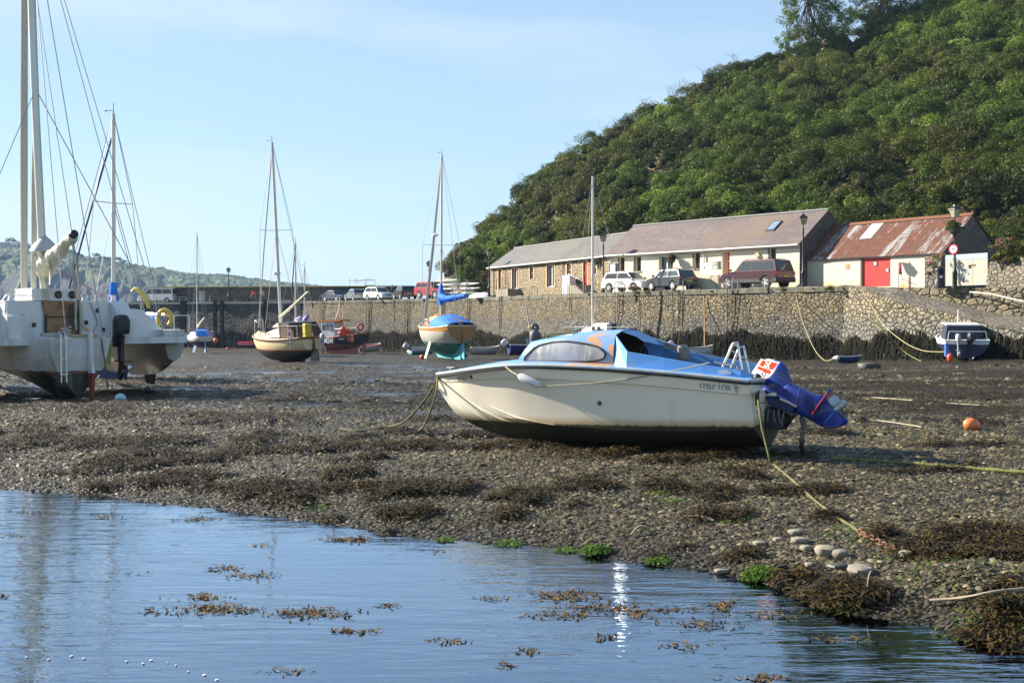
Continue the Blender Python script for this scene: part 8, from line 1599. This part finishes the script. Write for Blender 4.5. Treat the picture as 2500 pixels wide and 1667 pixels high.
def weed():
    g = np.random.default_rng(31); N = 620000; Y = 5.8*(45/5.8)**g.uniform(0, 1, N); X = Y*g.uniform(-.52, .52, N); m = weed_mask(X, Y); s = Y-np.interp(X, SHX, SHY)
    keep = (g.uniform(size=N) < np.clip(m*1.2-.1, 0, 1)*np.interp(Y, [8, 14, 20, 45], [1, .9, .55, .25])) & (s > -.35); X, Y, m = X[keep], Y[keep], m[keep]; Z = ground_z(X, Y)+m*(.02+.05*fbm(X*6, Y*6, 41, 3))*np.clip(Y/12, .5, 1.5)
    Z = Z+g.uniform(-.01, .035, len(X))*m; sc_ = np.clip(Y/13, .8, 2)
    V, Fc, C_ = strands(0, X, Y, np.maximum(Z, .003), g, .04, .13, .006, .017, BR, .3); 
    tag(mesh_np('beach_seaweed', V, Fc, wl_, col=C_), 'brown and black bladder wrack heaped in bands over the shingle', 'seaweed', kind='stuff')
    # green algae caps
    P_ = []
    for px, py, r, n_ in ((1455, 1350, .10, 1100), (1605, 1372, .09, 300), (1380, 1347, .08, 200), (1855, 1408, .11, 1000), (1240, 1330, .1, 260), (1088, 1320, .07, 150), (2240, 1345, .3, 200), (2060, 1470, .14, 380), (2330, 1390, .35, 200), (2420, 1500, .3, 260), (265, 1188, .1, 160), (1615, 1205, .1, 120), (580, 933, .3, 300), (1640, 1225, .1, 100), (2330, 1330, .4, 180), (1955, 1195, .3, 150), (2470, 1470, .25, 160), (2100, 1300, .3, 250), (780, 1240, .14, 100), (1780, 1265, .2, 160)):
        c = on_ground(px, py); a, rr = g.uniform(0, 6.28, n_), r*np.sqrt(g.uniform(0, 1, n_)); x = c.x+rr*np.cos(a)*1.2; y = c.y+rr*np.sin(a); z = ground_z(x, y)+.08*(r/.17)*np.clip(1-(rr/r)**2, 0, 1)*(n_ > 380)+.012; P_.append(np.stack([x, y, np.maximum(z, .004)], 1))
    P_ = np.concatenate(P_); V, Fc, C_ = strands(0, P_[:, 0], P_[:, 1], P_[:, 2], g, .02, .06, .004, .010, [(.06, .13, .012), (.10, .20, .02), (.045, .09, .012), (.14, .25, .03)], .4)
    tag(mesh_np('green_algae', V, Fc, wl_, col=C_), 'bright green algae capping stones along the waterline', 'algae', kind='stuff')
    # floating bits
    P_ = []
    for px, py, a, b_, n_ in ((480, 1268, 45, 5, 120), (850, 1317, 55, 7, 260), (545, 1388, 50, 10, 90), (610, 1405, 45, 9, 110), (500, 1458, 40, 8, 110), (530, 1487, 80, 14, 330), (755, 1497, 75, 14, 300), (945, 1479, 22, 5, 30), (835, 1540, 30, 4, 50), (880, 1542, 30, 5, 50), (400, 1495, 60, 8, 50), (1390, 1455, 70, 18, 240), (1480, 1485, 90, 14, 240), (1370, 1500, 70, 10, 100), (1560, 1500, 40, 10, 60), (1760, 1480, 40, 16, 100), (1720, 1525, 70, 12, 110), (1640, 1490, 60, 8, 60), (1290, 1590, 20, 8, 40), (1240, 1625, 20, 8, 26), (1480, 1555, 24, 8, 40), (30, 1308, 24, 5, 30), (10, 1455, 14, 5, 20), (1090, 1565, 40, 6, 50), (1870, 1655, 60, 8, 90), (1660, 1578, 50, 8, 50), (70, 1250, 60, 4, 50), (245, 1262, 30, 4, 40), (1900, 1500, 70, 14, 90), (2050, 1560, 80, 12, 50), (1210, 1460, 40, 8, 30), (640, 1330, 20, 4, 20), (330, 1400, 30, 5, 16), (700, 1640, 60, 8, 30), (1060, 1345, 12, 5, 12)):
        n_ = int(n_*.6); x_ = g.normal(px, a*.62, n_); y_ = g.normal(py, b_*.5, n_); d = E*F/(y_-HZ); P_.append(np.stack([(x_-1250)/F*d, d, np.full(n_, .004)], 1))
    P_ = np.concatenate(P_); V, Fc, C_ = strands(0, P_[:, 0], P_[:, 1], P_[:, 2], g, .02, .07, .006, .016, [(.12, .065, .015), (.22, .12, .02), (.06, .04, .012), (.10, .09, .02), (.03, .02, .01), (.2, .09, .02)], .3)
    tag(mesh_np('floating_seaweed', V, Fc, wl_, col=C_), 'scraps of orange brown seaweed floating on the channel', 'seaweed', kind='stuff')
    q = MB(); gg_ = random.Random(5)
    for px, py in ((65, 1605), (120, 1610), (205, 1608), (175, 1602), (350, 1620), (370, 1612), (390, 1632), (430, 1625), (500, 1648), (310, 1615), (530, 1660), (680, 1640), (460, 1640), (410, 1618)):
        d = E*F/(py-HZ); x = gx(px, d); r = gg_.uniform(.004, .013); q.lathe([(r, .002), (r*.8, .006), (r*.2, .008)], 10, (x, d, 0))
    tag(q.build('foam', mat('foam_white', (.6, .6, .6), .6)), 'small white foam flecks floating on the near water', 'foam', kind='stuff')
weed()
# large pale stones in the cluster by the chain
sm_ = mat('pale_stone', (.235, .21, .16), .85, .15, 5, bump=.5)
def rock(lab, px, py, rx, ry, rz_, rot=0, tilt=0, m=sm_, grp='large pale stones by the chain'):
    g = np.random.default_rng(int(px+py)); p = on_ground(px, py); d = p.y/F; q = MB(); q.ball((0, 0, 0), 1, n=12); V = np.array(q.v); V *= (1+.16*(g.uniform(size=(len(V), 1))-.5)); V = np.sign(V)*np.abs(V)**.6*np.array([rx*d, ry*d, rz_*d])*(1.25 if 'cluster' in lab or 'boulder' in lab else 1)*(1+.25*V[:, [1, 2, 0]]); q.v = [tuple(v) for v in V]
    o = q.build('stone', m, smooth=38); o.location = p+Vector((0, 0, rz_*d*.45)); o.rotation_euler = (tilt, .1, rot); return tag(o, lab, 'stone', grp)
rock('broad flat pale stone at the water side, the largest of the cluster', 2103, 1400, 24, 20, 12, .3, .1); rock('long pale boulder in the middle of the cluster', 2018, 1352, 22, 18, 12, -.2); rock('upright pointed pale stone left of the largest flat one', 1972, 1398, 11, 10, 18, 0, .2); rock('rounded pale stone beside the long boulder', 2050, 1358, 17, 14, 10, .4)
rock('rounded grey stone on the left side above the pointed one', 1968, 1343, 14, 12, 9, .2); rock('flat pale stone at the top left of the cluster', 1955, 1323, 18, 12, 7, -.1); rock('small pale stone at the top of the cluster', 1943, 1305, 15, 12, 8, .2); rock('squarish stone right of the cluster by the chain end', 2213, 1360, 13, 12, 10, .5)
rock('brown flat stone at the waterline left of the green algae cap', 1762, 1398, 18, 10, 7, .1); rock('dark rounded stone in front of the cluster', 2048, 1388, 20, 14, 8, .3, 0, mat('dark_pebble', (.07, .07, .055), .6, .2)); rock('rounded stone at the waterline right of the algae', 1912, 1405, 8, 8, 7)
rock('pale upright stone at the right edge of the weed bank', 2417, 1458, 11, 9, 9); rock('small pale stone left of the stone cluster on the shore', 1855, 1330, 13, 9, 6); rock('pale oval stone left of the cluster', 1900, 1320, 10, 8, 5); rock('dark boulder on the mud right of the small blue dinghy', 2125, 900, 22, 14, 9, .2, 0, mat('dark_pebble', (.07,)*3)); rock('green topped stone in the shallows below the boat', 1458, 1352, 13, 10, 10, 0, 0, mat('algae_stone', (.07, .13, .02), .8, .3)); rock('green topped stone at the water left of the pale stones', 1857, 1410, 14, 10, 10, 0, 0, mat('algae_stone', (.07, .13, .02)))
rock('dark stone standing in shallow water at the far left', 122, 1226, 7, 5, 5, 0, 0, mat('dark_pebble', (.07,)*3)); rock('small dark stone in the water below the boat stern', 1473, 1392, 5, 4, 6, 0, 0, mat('dark_pebble', (.07,)*3))
# twigs and sticks
for lab, pts, r in (('bleached stick on the shingle left of the weed heaps', [gp(1672, 1268, .03), gp(1705, 1272, .05), gp(1742, 1278, .03)], .010), ('thin stick leaning from the weed mound into the water', [on_ground(2113, 1455)+Vector((0, 0, -.02)), on_ground(2113, 1455)+Vector((.03, .02, .13)), on_ground(2113, 1455)+Vector((.05, .03, .17))], .005), ('curved driftwood branch on the weed bank at the right', [gp(2270, 1480, .04), gp(2340, 1478, .05), gp(2410, 1466, .05), gp(2500, 1455, .05)], .010), ('white forked twig on the shingle above the waterline', [gp(1540, 1312, .02), gp(1560, 1302, .06), gp(1585, 1300, .04)], .012)):
    mrope('stick', lab, pts, r, mat('driftwood', (.30, .25, .18), .9, .3, 8), 'stick', n=8, twist=.3)
# haze over the whole scene ------------------------------------------
hz, n, b = _new('haze_air'); n.nodes.remove(b); pv = n.nodes.new('ShaderNodeVolumePrincipled'); pv.inputs['Density'].default_value = .00014; pv.inputs['Color'].default_value = (.45, .68, 1, 1); pv.inputs['Anisotropy'].default_value = .0
n.links.new(pv.outputs[0], n.nodes['Material Output'].inputs['Volume']); q = MB(); q.box(-3300, 2900, -30, 7800, -4.5, 130); tag(q.build('haze', hz), kind='stuff')
